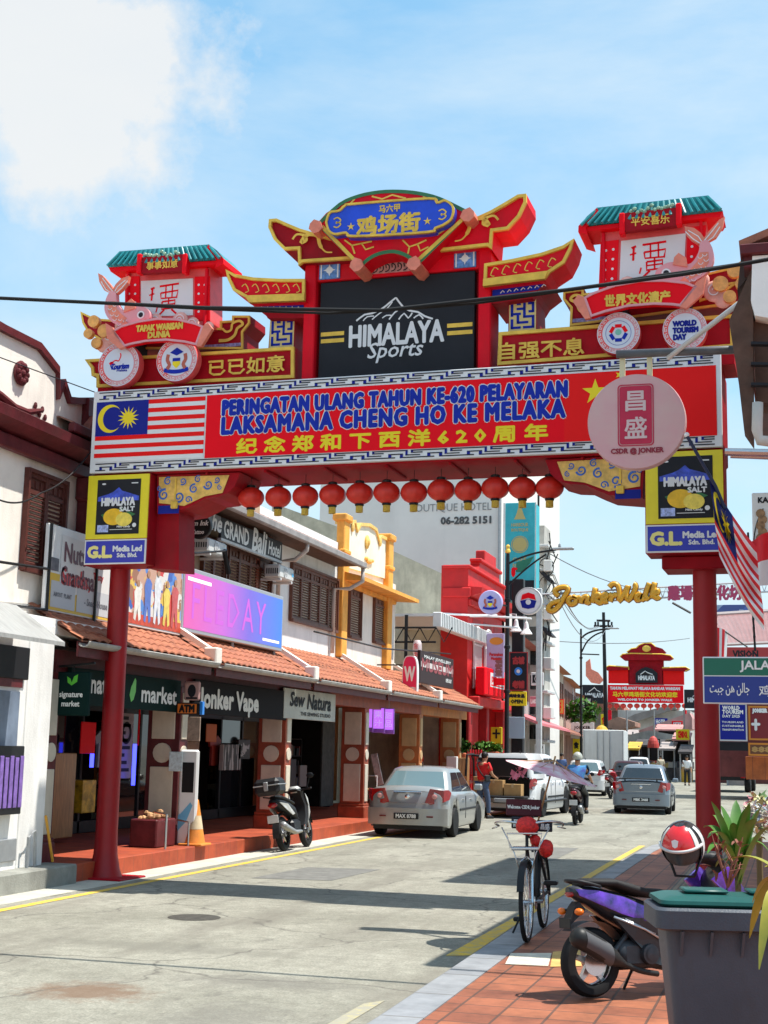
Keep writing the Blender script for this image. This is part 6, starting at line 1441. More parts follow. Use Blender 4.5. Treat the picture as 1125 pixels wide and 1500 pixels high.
fsign('pink shop board high on the grey shop row',(776,1020),(792,1035),52,mat('dusty pink',(0.50,0.18,0.22),0.5),[('LAKSA',.5,.5,.8,.4,.01)],M_letter)
fsign('white board standing at the grey shop row doorway',(783,1090),(797,1115),55,M_whitep,[('MENU',.5,.8,.7,.15,.01)],M_charc)
fsign('small dark framed sign near the far lamp post',(856,1018),(868,1040),95,M_charc,[('JW',.5,.6,.6,.3,.01)],M_letter)
t=bush('roof_palm','green bushy palms growing on the flat roof left of the far lamp','plant',(gY(852,1060,88).x,88,gY(852,1060,88).z),(1.2,.6,.75),300,M_fol,leaf=.28,seed=8)
q=gY(790,1100,58);b=MB();b.tube([(q.x,58,0),(q.x,58,gY(772,905,58).z)],.09,8);single('service_pole',b,mat('rusty pole',(0.16,0.10,0.07),0.7,.3,3),'rusty brown service pole before the concrete block','pole')
Yg=150;t=thing('far_gate','distant red gate with black arch sign across the end of the street','gate',(gY(945,1100,Yg).x,Yg,0))
def fb(nm,tl,br,d,m,dz=0,par=None):b=MB();frontal(b,tl,br,Yg-dz,d,.02);return obj(nm,b,m,par or t)
for x in(893,1004):fb('column',(x-2.5,1040),(x+2.5,1108),.5,M_gred)
bp_=fb('banner_panel',(890,1003),(1001,1030),.5,M_sred,.3)
b=MB();Fg=YF(Yg-.32);pa,pe=gY(890,1003,Yg),gY(1001,1030,Yg);W_,H_=pe.x-pa.x,pa.z-pe.z;xc=(pa.x+pe.x)/2
text(b,'TAHUN MELAWAT MELAKA BANDAR WARISAN',Fg,xc,pe.z+H_*.80,W_*.92,H_*.16,.02,res=1);text(b,'WELCOME TO JONKER WALK',Fg,xc,pe.z+H_*.14,W_*.72,H_*.15,.02,res=1);obj('lettering',b,M_swhite,t)
b=MB();text(b,'马六甲鸡场街文化坊欢迎您',Fg,xc,pe.z+H_*.46,W_*.85,H_*.28,.02,res=1);obj('lettering',b,M_syel,t)
fb('name_panel',(891,980),(922,1001),.5,M_sred2);fb('name_panel',(970,981),(1002,1003),.5,M_sred2)
fb('tower',(920,958),(972,1003),.8,M_gdark)
b=MB();k=[gY(x,y,Yg-.4) for x,y in((931,1000),(931,986),(938,980),(946,977),(956,980),(963,986),(963,1000))];b.prism(k,(0,.3,0));obj('black_arch',b,M_charc,t);p=gY(947,993,Yg-.45)
b=MB();text(b,'HIMALAYA',YF(Yg-.45),p.x,p.z,1.7,.45,.02,res=1);k=[gY(x,y,Yg-.45) for x,y in((938,988),(945,983),(948,985),(956,988))];b.tube(k,.05,4);obj('lettering',b,M_swhite,t)
for nm,pts in(('roof',((908,962),(912,958),(925,957),(970,958),(982,960),(986,964),(980,967),(914,967))),('roof',((918,955),(925,950),(932,949),(936,945),(944,942),(954,942),(960,947),(970,950),(975,955),(970,958),(922,958))),('lower_roof',((886,978),(892,975),(921,977),(921,981),(889,982))),('lower_roof',((970,978),(1004,977),(1010,980),(1004,983),(970,982)))):
 b=MB();b.prism([gY(x,y,Yg-.6) for x,y in pts],(0,1.4,0));r_=obj(nm,b,M_gdark,t);b=MB();k=[gY(x,y,Yg-.65) for x,y in pts];b.tube(k[:len(k)//2+2],.06,4);obj('gold_edge',b,M_ggold,r_)
b=MB();p=gY(947,950,Yg-.7);b.ell(p,(.45,.1,.35),10,6);obj('crest',b,M_ggold,t)
for(tl,br) in(((853,1003),(889,1031)),((1002,1010),(1045,1038))):
 bb_=fb('black_banner',tl,br,.15,M_charc,.5)
 pa,pe=gY(*tl,Yg-.5),gY(*br,Yg-.5);b=MB();text(b,'HIMALAYA',YF(Yg-.52),(pa.x+pe.x)/2,(pa.z+pe.z)/2-.1,(pe.x-pa.x)*.75,.45,.02,res=1);k=[V(((pa.x+pe.x)/2+dx,Yg-.52,(pa.z+pe.z)/2+.25+dz)) for dx,dz in((-.6,0),(0,.45),(.2,.2),(.6,0))];b.tube(k,.04,4);obj('lettering',b,M_swhite,bb_)
b=MB()
for i in range(12):p=gY(893+10*i,1034,Yg);b.ell(p,(.32,.32,.26),8,5);b.box(p-V((.06,.06,.42)),p+V((.06,.06,-.24)))
o=obj('lantern_row',b,M_lan,t)
p=gY(868,980,Yg+1);b=MB();k=[gY(x,y,Yg-1) for x,y in((858,970),(864,965),(866,980),(876,985),(884,996),(878,1002),(866,1000),(858,990))];b.prism(k,(0,.3,0));obj('koi_cutout',b,M_salmon,t)
t,fx,fh=lamp('street_lamp','slim black street lamp left of the far gate',851,918,82,((851,935),(860,928),(875,923),(893,921)),((852,955),(860,940),(872,930),(885,925)),M_black,False,1.6)
b=MB();b.tube([gY(851,958,82),gY(878,959,82)],.04,5);obj('banner_rod',b,M_black,t)
p=gY(887,1040,110);pt_=gY(884,897,110);t=thing('utility_pole','dark utility pole with crossarms left of the far gate','utility pole',(p.x,110,0))
b=MB();b.tube([(p.x+.1,110,0),(pt_.x,110,pt_.z)],[.2,.12],8);obj('pole',b,M_black,t)
b=MB()
for(y,h) in((909,10),(917,14)):b.tube([gY(884-h,y,110),gY(884+h,y+.5,110)],.09,5)
for x in(872,876,891,896):b.tube([gY(x,917,110),gY(x,911,110)],.08,5)
obj('crossarm',b,M_black,t)
M_wire=mat('grey wire',(0.16,0.17,0.18),0.5)
for i,(x0,y0,x1,y1,sg) in enumerate(((800,812,880,915,1.5),(800,820,876,917,1.2),(800,835,874,917,1.0),(802,838,890,917,2.0))):
 cable([gY(x0,y0,60),gY(x1,y1,110)],.022,['topmost thin wire running from the concrete block to the utility pole','second thin wire from the concrete block to the utility pole','third thin wire from the concrete block to the utility pole','lowest sagging wire from the concrete block to the utility pole'][i],'wire',M_wire,sg)
cable([gY(800,808,60),gY(1015,862,90)],.025,'thin wire slanting over the gold script sign','wire',M_wire,.8)
cable([gY(800,938,90),gY(1010,935,120)],.03,'thin level wire behind the far lamp post','wire',M_wire,.3)
Yj=50;t=thing('script_sign','overhead sign with gold script lettering Jonker Walk and pink Chinese characters','sign',gY(945,880,Yj))
b=MB();pl,pr2=gY(790,886,Yj+.2),gY(1140,866,Yj+.2)
for dz in(0,.38):b.tube([pl+V((0,0,dz)),pr2+V((0,0,dz))],.035,6)
for i in range(36):q0=pl+(pr2-pl)*(i/36);q1=pl+(pr2-pl)*((i+.5)/36);q2=pl+(pr2-pl)*((i+1)/36);b.tube([q0,q1+V((0,0,.38)),q2],.018,4)
obj('truss',b,mat('pale truss',(0.55,0.55,0.56),0.5),t)
letters_px={'J':[((818,873),(812,866),(822,860),(832,862),(826,875),(818,888),(809,895),(803,892),(808,884),(822,880))],'o':[((838,874),(832,879),(835,885),(842,883),(844,876),(838,874),(845,876),(850,875))],'n':[((852,874),(850,884)),((850,880),(856,874),(861,875),(859,883),(864,881))],'k':[((872,861),(867,883)),((868,876),(875,870),(878,873),(871,877),(878,883),(882,880))],'e':[((882,878),(889,874),(887,870),(882,874),(883,881),(890,880))],'r':[((892,871),(896,873),(893,881)),((895,875),(901,871),(904,874))],'W':[((892,860),(898,855),(905,858),(907,868),(907,880),(916,866),(920,858),(917,870),(920,879),(928,868),(931,858),(928,855))],'a':[((938,869),(932,873),(933,879),(939,876),(941,869),(939,878),(944,876))],'l':[((951,854),(946,868),(945,877),(950,874))],'k2':[((959,853),(954,876)),((955,870),(962,864),(963,868),(957,871),(962,876),(966,873))]}
for k_,strokes in letters_px.items():
 b=MB()
 for s_ in strokes:
  P=spline([gY(x,y,Yj) for x,y in s_],4);b.tube(P,.085,7)
 l=obj('script_letter',b,mat('script gold',(0.72,0.36,0.02),0.35,.1,3),t,True)
 b=MB()
 for s_ in strokes:
  P=spline([gY(x,y,Yj)+V((0,.1,0)) for x,y in s_],3);b.tube(P,.12,6)
 obj('letter_back',b,mat('script rim',(0.24,0.11,0.02),0.5),l)
b=MB();pa,pe=gY(973,871,Yj),gY(1062,866,Yj);text(b,'雞場街文化坊',YF(Yj-.02),(pa.x+pe.x)/2+.35,(pa.z+pe.z)/2,(pe.x-pa.x)*1.2,.50,.03,res=1);obj('lettering',b,mat('sign magenta',(0.45,0.05,0.13),0.5),t)
for q in(pl,pr2):b=MB();b.cbox((q.x-.1,Yj+.1,0),(q.x+.1,Yj+.3,q.z+.6),.02);obj('post',b,M_lgrey,t)
b=MB();b.tube([gY(985,883,49),gY(1012,898,49)],.04,5);single('banner_rod',b,M_black,'short black rod slanting below the overhead script sign','rod')
Yh=100;t=thing('market_hall','hall with a pink corrugated roof right of the near gate column','building',gY(1085,1100,Yh))
a,e=gY(1040,948,Yh),gY(1160,1140,Yh);b=MB();b.box((a.x+.2,Yh,0),(e.x,Yh+9,a.z));obj('wall',b,mat('hall brown',(0.16,0.04,0.03),0.7,.2,1),t)
b=MB();rr0,rr1=gY(1042,945,Yh-.6),gY(1160,940,Yh-.6);q0,q1=gY(1050,900,Yh+4),gY(1160,893,Yh+4)
n=60
for i in range(n):
 f0,f1=i/n,(i+.6)/n;b.poly([rr0.lerp(rr1,f0),rr0.lerp(rr1,f1),q0.lerp(q1,f1),q0.lerp(q1,f0)])
 g0,g1=(i+.6)/n,(i+1)/n;dn=V((0,0,-.08));b.poly([rr0.lerp(rr1,g0)+dn,rr0.lerp(rr1,g1)+dn,q0.lerp(q1,g1)+dn,q0.lerp(q1,g0)+dn])
obj('roof',b,mat('pink sheet roof',(0.42,0.20,0.19),0.6,.1,1),t)
b=MB();b.tube([q0,q1],.18,6);b.tube([rr0,rr1],.12,6);obj('ridge',b,mat('pale ridge',(0.5,0.42,0.4),0.6),t)
b=MB();frontal(b,(1042,886),(1110,897),Yh+6,.3);single('blue_hoarding',b,collage_mat('blue hoarding',[(.08,.15,.45),(.3,.4,.55),(.06,.1,.3),(.4,.4,.42)],.7),'long blue hoarding on top of the pink roof','hoarding')
ysign('banner_sign','red sign with letters VISION under the pink roof',(1048,948),(1140,968),Yh-1,mat('dim red',(0.40,0.03,0.03),0.5),[('VISION',.48,.5,.4,.5,.03)],M_charc)
ysign('red_board','maroon shop board with orange frame at the right edge',(1096,1034),(1150,1085),60,mat('shop maroon',(0.20,0.008,0.015),0.5),[('JONKER',.32,.85,.4,.14,.02),('十',.2,.45,.2,.3,.04)],M_letter,frame_m=mat('frame orange',(0.62,0.22,0.02),0.5))
t,x0,x1,z0,z1=ysign('tourism_board','blue board lettered WORLD TOURISM behind the red gate column',(1052,1030),(1095,1086),59,M_navy,[('WORLD',.45,.88,.6,.10,.01),('TOURISM',.5,.77,.72,.10,.01),('DAY 2025',.45,.66,.6,.07,.005),('TOURISM AND',.5,.5,.75,.05,.003),('SUSTAINABLE',.5,.4,.75,.05,.003),('TRANSFORMATION',.5,.3,.75,.05,.003)],M_letter,frame_m=mat('frame pale',(0.5,0.5,0.52),0.5))
ysign('carved_panel','brown carved panel with gold rings below the maroon board',(1096,1088),(1150,1108),60,mat('carved brown',(0.14,0.05,0.02),0.6),[('8888',.45,.5,.7,.4,.02)],mat('dim gold',(0.45,0.26,0.08),0.5),frame_m=mat('frame orange',0))
b=MB();frontal(b,(1092,1108),(1150,1143),61,.3);o=single('tiled_wall',b,tile_mat('orange tile wall',(0.50,0.13,0.03),(0.42,0.11,0.03),(0.2,0.06,0.03),.5,.3),'low orange tiled wall under the carved panel','wall')
b=MB();frontal(b,(1047,1086),(1096,1100),60,.3);single('shop_beam',b,M_charc,'black beam under the blue tourism board','beam')
t=thing('shop_house','dark shop building carrying the maroon board at the right edge','building',gY(1110,1140,62));b=MB();frontal(b,(1048,968),(1160,1140),62,6);obj('wall',b,mat('shop dark red',(0.14,0.03,0.03),0.7,.3,2),t);b=MB();frontal(b,(1050,1000),(1100,1026),61.9,.09);obj('upper_panel',b,mat('panel orange brown',(0.45,0.14,0.05),0.6,.3,3),t)
Ye=165;t=thing('end_house','pale walled house with grey roofs behind the far gate','house',gY(955,1100,Ye))
b=MB();frontal(b,(905,1040),(1012,1110),Ye,8);obj('wall',b,mat('end wall',(0.45,0.43,0.40),0.85,.2,.4,dirt=.4,ds=.3),t)
b=MB();b.prism([gY(x,y,Ye-1) for x,y in((898,1062),(930,1046),(990,1030),(990,1038),(935,1056),(903,1070))],(0,6,0));obj('roof',b,mat('end roof',(0.22,0.20,0.19),0.8,.2,.6),t)
Ye2=172;t=thing('end_house','brown roofed house partly hidden left behind the far gate','house',gY(890,1100,Ye2))
b=MB();frontal(b,(855,1036),(912,1110),Ye2,8);obj('wall',b,mat('end wall brown',(0.22,0.18,0.15),0.85,.3,.4),t);b=MB();b.prism([gY(x,y,Ye2-1) for x,y in((850,1040),(866,1026),(905,1030),(916,1042))],(0,8,0));obj('roof',b,M_tile2,t)
Ye3=176;t=thing('end_house','long low dark house right behind the far gate','house',gY(1030,1100,Ye3))
b=MB();frontal(b,(1000,1040),(1060,1112),Ye3,8);obj('wall',b,mat('end wall dark',(0.18,0.16,0.15),0.85,.3,.4),t)
def stall(label,tl,br,Y,mA,mB,seed,dome=False):
 a,e=gY(*tl,Y),gY(*br,Y);w=e.x-a.x;t=thing('market_stall',label,'stall',((a.x+e.x)/2,Y,0));rr=random.Random(seed);h=max(2.2,a.z)
 for x in(a.x+.1,e.x-.1):b=MB();b.tube([(x,Y,0),(x,Y,h-.3)],.06,5);obj('post',b,M_grey,t)
 b=MB()
 if dome:b.rings([[V(((a.x+e.x)/2+w/2*k*math.cos(q),Y+w/2*k*math.sin(q),h-.9+.9*math.sqrt(max(0,1-k*k)))) for q in [2*math.pi*i/14 for i in range(14)]] for k in(1.0,.95,.8,.55,.25,.02)])
 else:b.prism([(a.x,Y-.6,h-.65),(a.x,Y-.6,h-.5),(a.x,Y+2,h),(a.x,Y+2,h-.1)],(w,0,0))
 obj('canopy',b,mA,t)
 b=MB();b.box((a.x+.1,Y+.2,0),(e.x-.1,Y+1.4,.9));obj('counter',b,mB,t)
 b=MB()
 for i in range(12):p=V((rr.uniform(a.x+.2,e.x-.2),Y+rr.uniform(.1,1),.9));s_=rr.uniform(.12,.3);b.box(p-V((s_,s_*.6,0)),p+V((s_,s_*.6,s_*1.6)))
 obj('goods',b,collage_mat('stall goods',[(.3,.05,.03),(.4,.3,.1),(.1,.1,.12),(.35,.33,.3),(.05,.1,.15)],1.5),t)
 b=MB();b.box((a.x+.1,Y+1.9,0),(e.x-.1,Y+2,h-.2));obj('back_sheet',b,M_dark,t)
 return t
M_sh=mat('faded awning',(0.36,0.30,0.28),0.7,.2,1,dirt=.3);M_sp=mat('rose awning',(0.50,0.22,0.20),0.7,.2,1);M_sy=mat('ochre awning',(0.60,0.36,0.04),0.7,.2,1);M_sd=mat('dark awning',(0.07,0.06,0.06),0.7,.2,1)
stall('stall with a yellow domed canopy near the white box truck',(869,1062),(894,1110),100,M_sy,M_charc,1,True)
stall('stall with a grey sloping awning under the far gate',(905,1068),(945,1110),140,M_sh,M_sy,2)
stall('stall with a dark awning and yellow counter under the far gate',(930,1082),(972,1110),118,M_sd,M_sy,3)
stall('stall with a rose awning right of the dark awning stall',(960,1060),(1000,1112),130,M_sp,M_charc,4)
stall('stall with a long rose awning beside the red gate column',(985,1072),(1012,1115),105,M_sp,M_sh,5)
stall('stall with a dark canopy seen right of the red gate column',(1040,1090),(1062,1118),120,M_sd,M_sh,6)
t=thing('corner_shophouse','brown eave and white gutter of the shophouse at the right edge','shophouse',(1.5,18,0))
b=MB();b.box((.35,13.4,0),(8,30,6.3));b.box((.12,20.5,0),(8,25.5,11.5));obj('wall',b,M_cream,t)  # taller block stands out of view, added to cast shade on the road
ez=gX(1090,355,-.42);b=MB();b.prism([(-.33,12.6,6.38),(.4,12.6,6.66),(3,12.6,7.6),(3,12.6,7.7),(-.34,12.6,6.45)],(0,8,0));obj('roof',b,M_tile2,t)
b=MB();b.cbox((-.33,12.55,6.30),(.35,12.7,6.40),.01);b.box((-.30,12.62,6.2),(.4,20,6.30));obj('eave_board',b,M_maroon,t)
Yp_=12.7
def rb(nm,pts,d,m,Y=Yp_):b=MB();b.prism([gY(x,y,Y) for x,y in pts],(0,d,0));return obj(nm,b,m,t)
rb('eave_post',((1068,470),(1100,395),(1103,395),(1104,650),(1090,630),(1082,560)),.25,mat('dark timber',0))
rb('cornice',((1102,375),(1150,372),(1150,470),(1106,462),(1100,440)),.5,M_white,12.6)
rb('eave_frieze',((1086,372),(1103,360),(1103,395),(1080,425)),.3,mat('dark frieze',(0.08,0.05,0.045),0.7),12.9)
rb('timber_wall',((1103,462),(1150,466),(1150,592),(1108,590)),.4,mat('dark timber',0),12.8)
for yy in(500,530,560):rb('batten',((1100,yy),(1150,yy+1),(1150,yy+5),(1100,yy+4)),.08,M_charc,12.6)
b=MB();b.tube([gY(1110,590,12.6),gY(1109,630,12.6),gY(1113,645,12.6),gY(1140,648,12.6)],.05,10);obj('downpipe',b,mat('pale pipe',0),t,True)
b=MB();b.tube([gY(1062,662,12.4),gY(1150,664,12.4)],.035,8);b.tube([gY(1070,668,12.5),gY(1150,671,12.5)],.02,8);single('awning_tube',b,M_steel,'steel awning tube below the brown eave at the right edge','tube')
Yd=14.6;p=gY(932,617,Yd);r=gY(1005,617,Yd).x-p.x
t=thing('pipe_bracket','grey pipe reaching from the right edge across the gate','pipe',gY(1000,516,Yd))
b=MB();b.tube([gY(903,519,Yd),gY(1160,509,Yd)],.045,10);obj('pipe',b,mat('pipe grey',(0.10,0.10,0.11),0.4,.2,5),t,True)
b=MB();b.tube([gY(978,525,Yd),gY(1150,392,Yd-.6)],.028,8);obj('strut',b,mat('pale strut',(0.55,0.53,0.52),0.5),t,True)
t=thing('disc_sign','large round pink sign with red seal hanging in front of the gate banner','sign',p-V((0,0,r)))
b=MB();b.lathe([(r*.985,0),(r,.015),(r,.11),(r*.985,.125)],p,'y',56);obj('disc',b,mat('rose disc',(0.62,0.42,0.40),0.5,0,2,c2=(0.64,0.33,0.36)),t,30)
F=YF(Yd-.003);M_seal=mat('seal crimson',(0.48,0.006,0.05),0.5,.1,4)
def rrect(x0,y0,x1,y1,q,n=4):return [(cx+q*math.cos(R(a0+90*i/n)),cy+q*math.sin(R(a0+90*i/n))) for cx,cy,a0 in((x1-q,y1-q,0),(x0+q,y1-q,90),(x0+q,y0+q,180),(x1-q,y0+q,270)) for i in range(n+1)]
m_=r/73;x0,x1,z0,z1=p.x-27.5*m_,p.x+26*m_,p.z-38*m_,p.z+57*m_
b=MB();flat(b,F,rrect(x0+.02,z0+.02,x1-.02,z1-.02,.03),.002);o=[(*q,) for q in rrect(x0,z0,x1,z1,.04)];i_=rrect(x0+.012,z0+.012,x1-.012,z1-.012,.034)
k0=[b._a(F@V((*q,.002))) for q in o];k1=[b._a(F@V((*q,.002))) for q in i_]
for i in range(len(o)):j=(i+1)%len(o);b.face((k0[i],k0[j],k1[j],k1[i]))
obj('seal',b,M_seal,t)
b=MB();xc=(x0+x1)/2;text(b,'昌',F,xc,p.z+31*m_,29*m_,30*m_,.005,.004,res=2);text(b,'盛',F,xc,p.z-10*m_,32*m_,32*m_,.005,.004,res=2);obj('lettering',b,mat('seal blush',(0.66,0.50,0.50),0.5),t)
b=MB();text(b,'CSDR @ JONKER',F,p.x+1*m_,p.z-46*m_,77*m_,10*m_,.004,.004);obj('lettering',b,mat('seal maroon',(0.28,0.01,0.03),0.5),t)
for x in(911,951):b=MB();a,e=gY(x-4,517,Yd),gY(x+4,552,Yd);b.cbox((a.x,Yd+.02,e.z-.05),(e.x,Yd+.08,a.z),.005);obj('hanger',b,mat('cream hanger',(0.66,0.60,0.38),0.5),t)
Ys=13.6;a,e=gY(1029,962,Ys),gY(1220,1033,Ys)
t=thing('street_name_sign','green and blue street name sign reading JALAN with Jawi script','street sign',((a.x+e.x)/2,Ys,e.z))
zm=gY(1029,990,Ys).z
b=MB();b.cbox((a.x,Ys,e.z),(e.x,Ys+.03,a.z),.006);obj('plate',b,M_whitep,t)
F=YF(Ys-.003);q=.012;b=MB();rect(b,F,a.x+q,zm+.006,e.x-q,a.z-q);obj('green_field',b,mat('sign green',(0.0,0.13,0.075),0.4),t)
b=MB();rect(b,F,a.x+q,e.z+q,e.x-q,zm-.004);obj('blue_field',b,mat('sign blue',(0.01,0.03,0.24),0.4),t)
b=MB();pj=gY(1084,976,Ys);mm=(gY(1094,976,Ys).x-pj.x)/10;text(b,'JALAN',F,pj.x+29*mm,(zm+a.z)/2,58*mm,17*mm,.003,.002)
jawi=''.join(reversed('\uFE9F\uFE8E\uFEDF\uFEE6 \uFEEB\uFEE6 \uFE9F\uFE92\uFE96'));text(b,jawi,F,pj.x-16*mm,e.z+22*mm,58*mm,19*mm,.0012,.002)
text(b,'鸡场街',F,pj.x+54*mm,e.z+20*mm,54*mm,17*mm,.001,.002,res=1)
obj('lettering',b,M_letter,t)
b=MB();b.cbox((a.x+1.0,Ys+.03,.118),(a.x+1.06,Ys+.09,a.z+.1),.01);obj('post',b,M_grey,t)
def flag(label,pole,tl,w,h,Y,kind,droop,seed):
 t=thing('flag',label,'flag',gY(*pole[0],Y));b=MB();P=[gY(*q,Y) for q in pole];b.tube(P,.016,8);obj('pole',b,mat('navy pole',(0.02,0.025,0.06),0.4),t)
 return t,P
Yf=13.0
t,P=flag('large draped Malaysian flag on a navy pole at the right edge',((1006,638),(1048,712),(1062,745)),0,0,0,Yf,0,0,0)
b=MB();b.ell(gY(1006,637,Yf),.025,8,6);obj('pole_tip',b,M_swhite,t)
hoist=[gY(x,y,Yf) for x,y in((1038,694),(1043,730),(1048,772),(1054,815))];fly=[gY(x,y,Yf) for x,y in((1108,800),(1112,850),(1118,890),(1120,925))]
NU,NV=40,28;b=MB();grid=[]
def lerpl(L,s):f=s*(len(L)-1);i=min(int(f),len(L)-2);return L[i].lerp(L[i+1],f-i)
for j in range(NV+1):
 row=[]
 for i in range(NU+1):
  u,v=i/NU,j/NV;q=lerpl(hoist,v).lerp(lerpl(fly,v),u)
  q=q+V((0,.10*math.sin(9*u+2.2*v)*u+.05*math.sin(17*v+4*u),-.05*math.sin(math.pi*u)));row.append(b._a(q))
 grid.append(row)
for j in range(NV):
 for i in range(NU):
  u,v=i/NU,j/NV;b.mi=2 if(u<.48 and v<8/14) else(0 if int(v*14)%2==0 else 1)
  b.face((grid[j][i],grid[j+1][i],grid[j+1][i+1],grid[j][i+1]))
fc=obj('cloth',b,[mat('flag cloth red',(0.72,0.02,0.03),0.7),mat('flag cloth white',(0.72,0.70,0.70),0.7),mat('flag cloth navy',(0.012,0.018,0.12),0.7)],t,True)
def onflag(u,v):return V((0,-.012,0))+lerpl(hoist,v).lerp(lerpl(fly,v),u)+V((0,.10*math.sin(9*u+2.2*v)*u+.05*math.sin(17*v+4*u),-.05*math.sin(math.pi*u)))
b=MB();pts=[]
for k in range(28):a_=math.pi*k/14;r_=.105 if k%2==0 else .05;pts.append(onflag(.31+r_*1.0*math.cos(a_),.30+r_*2.0*math.sin(a_)))
c_=b._a(onflag(.31,.30));ids=[b._a(q) for q in pts]
for k in range(28):b.face((c_,ids[k],ids[(k+1)%28]))
ids=[]
for k in range(17):a_=R(60+240*k/16);ids.append((b._a(onflag(.16+.105*math.cos(a_),.30+.23*math.sin(a_))),b._a(onflag(.185+.08*math.cos(a_),.30+.185*math.sin(a_)))))
for k in range(16):b.face((ids[k][0],ids[k+1][0],ids[k+1][1],ids[k][1]))
obj('star_and_crescent',b,M_syel,t)
b=MB()
hoist2=[gY(x,y,Yf+.8) for x,y in((1096,795),(1099,830),(1101,862))];fly2=[gY(x,y,Yf+.8) for x,y in((1140,770),(1145,810),(1150,850))];grid=[]
for j in range(9):grid.append([b._a(lerpl(hoist2,j/8).lerp(lerpl(fly2,j/8),i/12)+V((0,.05*math.sin(i*.9+j*.3),0))) for i in range(13)])
for j in range(8):
 for i in range(12):b.mi=0 if j<4 else 1;b.face((grid[j][i],grid[j+1][i],grid[j+1][i+1],grid[j][i+1]))
t=thing('flag','small red and white flag behind the large flag','flag',hoist2[2]);obj('cloth',b,[MATS['flag cloth red'],MATS['flag cloth white']],t,True);b=MB();b.tube([hoist2[0]+V((0,0,.1)),hoist2[2]+V((.02,0,-.6))],.012,6);obj('pole',b,M_black,t)
b=MB();Y=56;hoist3=[gY(x,y,Y) for x,y in((1042,916),(1043,958))];fly3=[gY(x,y,Y) for x,y in((1066,924),(1064,968))];grid=[]
for j in range(13):grid.append([b._a(lerpl(hoist3,j/12).lerp(lerpl(fly3,j/12),i/6)+V((0,.08*math.sin(i*1.2),0))) for i in range(7)])
for j in range(12):
 for i in range(6):b.mi=(i%2);b.face((grid[j][i],grid[j+1][i],grid[j+1][i+1],grid[j][i+1]))
t=thing('flag','striped red and white flag hanging under the pink roof','flag',hoist3[1]);obj('cloth',b,[MATS['flag cloth red'],MATS['flag cloth white']],t,True);b=MB();b.tube([gY(1062,925,56),gY(1095,948,56)],.03,5);obj('pole',b,M_black,t)
t,x0,x1,z0,z1=ysign('white_signboard','white signboard with a brown figure print at the right edge',(1101,722),(1180,832),15.5,M_whitep,[('KANTIN',.4,.90,.55,.07,.004)],M_charc)
b=MB();pts=[(1118,745),(1108,768),(1104,800),(1112,815),(1130,826)];stroke(b,[((gY(*q,15.49)).x,(gY(*q,15.49)).z) for q in pts],.012,YF(15.49),0,4);obj('figure_print',b,M_charc,t)
b=MB()
for k in range(6):q=gY(1114+3*(k%2),752+9*k,15.485);b.lathe([(0,0),(.05,0),(.05,.004),(0,.004)],q,'y',10)
obj('figure_print',b,mat('print brown',(0.30,0.17,0.08),0.5,.4,20),t)
cable([gY(-120,432,11.6),gY(0,437,11.6),gY(300,451,11.6),gY(560,455,11.6),gY(830,425,11.6),gY(1000,402,11.6),gY(1300,350,11.6)],.019,'thick black power cable crossing in front of the gate','power_cable',M_rubber,0,3)
cable([gY(-120,428,11.63),gY(180,446,11.63),gY(480,459,11.63),gY(700,444,11.63),gY(940,407,11.63),gY(1300,352,11.63)],.013,'thinner black cable twisted along the thick power cable','power_cable',M_rubber,.01,4)
# --- stock in the shops, and the clutter closing the street
LATE=[]
def shelf(label,X,y0,y1,z0,z1,rows,cols,seed,d=.35):
 t=thing('goods_shelf',label,'shelf',(X,(y0+y1)/2,.235));b=MB();h=(z1-z0)/rows
 for i in range(rows+1):b.box((X,y0,z0+h*i-.012),(X-d,y1,z0+h*i+.012))
 for y in(y0,y1-.03):b.box((X+.005,y,z0),(X-d,y+.03,z1))
 b.box((X-d,y0,z0),(X-d-.02,y1,z1));obj('rack',b,mat('shelf dark',(0.05,0.035,0.03),0.6),t)
 rr=random.Random(seed);b=MB()
 for i in range(rows):
  y=y0+.05
  while y<y1-.12:
   w=rr.uniform(.06,.2);hh=h*rr.uniform(.35,.8);b.mi=rr.randrange(len(cols))
   if rr.random()<.85:b.box((X-.03,y,z0+h*i+.013),(X-d*.7,y+w,z0+h*i+.013+hh))
   y+=w+.02
 obj('stock',b,cols,t)
MS=[mat('stock '+k,c,0.5) for k,c in(('red',(.30,.03,.02)),('cream',(.40,.34,.24)),('blue',(.05,.10,.25)),('black',(.02,.02,.02)),('amber',(.35,.16,.03)),('grey',(.22,.22,.22)))]
shelf('shelf of bright packets deep inside the leaf sign market',-13.4,17.4,20.6,.24,2.2,5,MS,1)
shelf('low shelf of jars at the far side of the market entrance',-12.2,19.4,20.6,.24,1.3,3,MS[:5],2)
shelf('tall shelf of dark boxes inside the vape shop',-12.6,21.5,23.3,.24,2.5,6,MS[3:],3)
shelf('shelf of bottles at the right side of the vape shop',-12.3,23.6,25.6,.24,2.2,5,MS,4)
shelf('shelf of cloth bolts inside the third shop',-13.0,26.6,29.0,.24,2.3,5,MS,5)
shelf('shelf of folded cloth at the right of the third shop',-12.5,29.4,30.9,.24,1.8,4,MS[1:],6)
shelf('counter shelf of drinks inside the fourth shop',-12.4,32.4,35.4,.24,2.0,4,MS,7)
def tee(label,y,z,X,m,s=1.0):
 b=MB();b.prism([(X,y+q[0]*s,z+q[1]*s) for q in((-.12,0),(-.30,-.10),(-.25,-.24),(-.17,-.20),(-.18,-.62),(.18,-.62),(.17,-.20),(.25,-.24),(.30,-.10),(.12,0),(.05,-.05),(-.05,-.05))],(-.05,0,0));single('shirt',b,m,label,'shirt','shirts hanging in the shops')
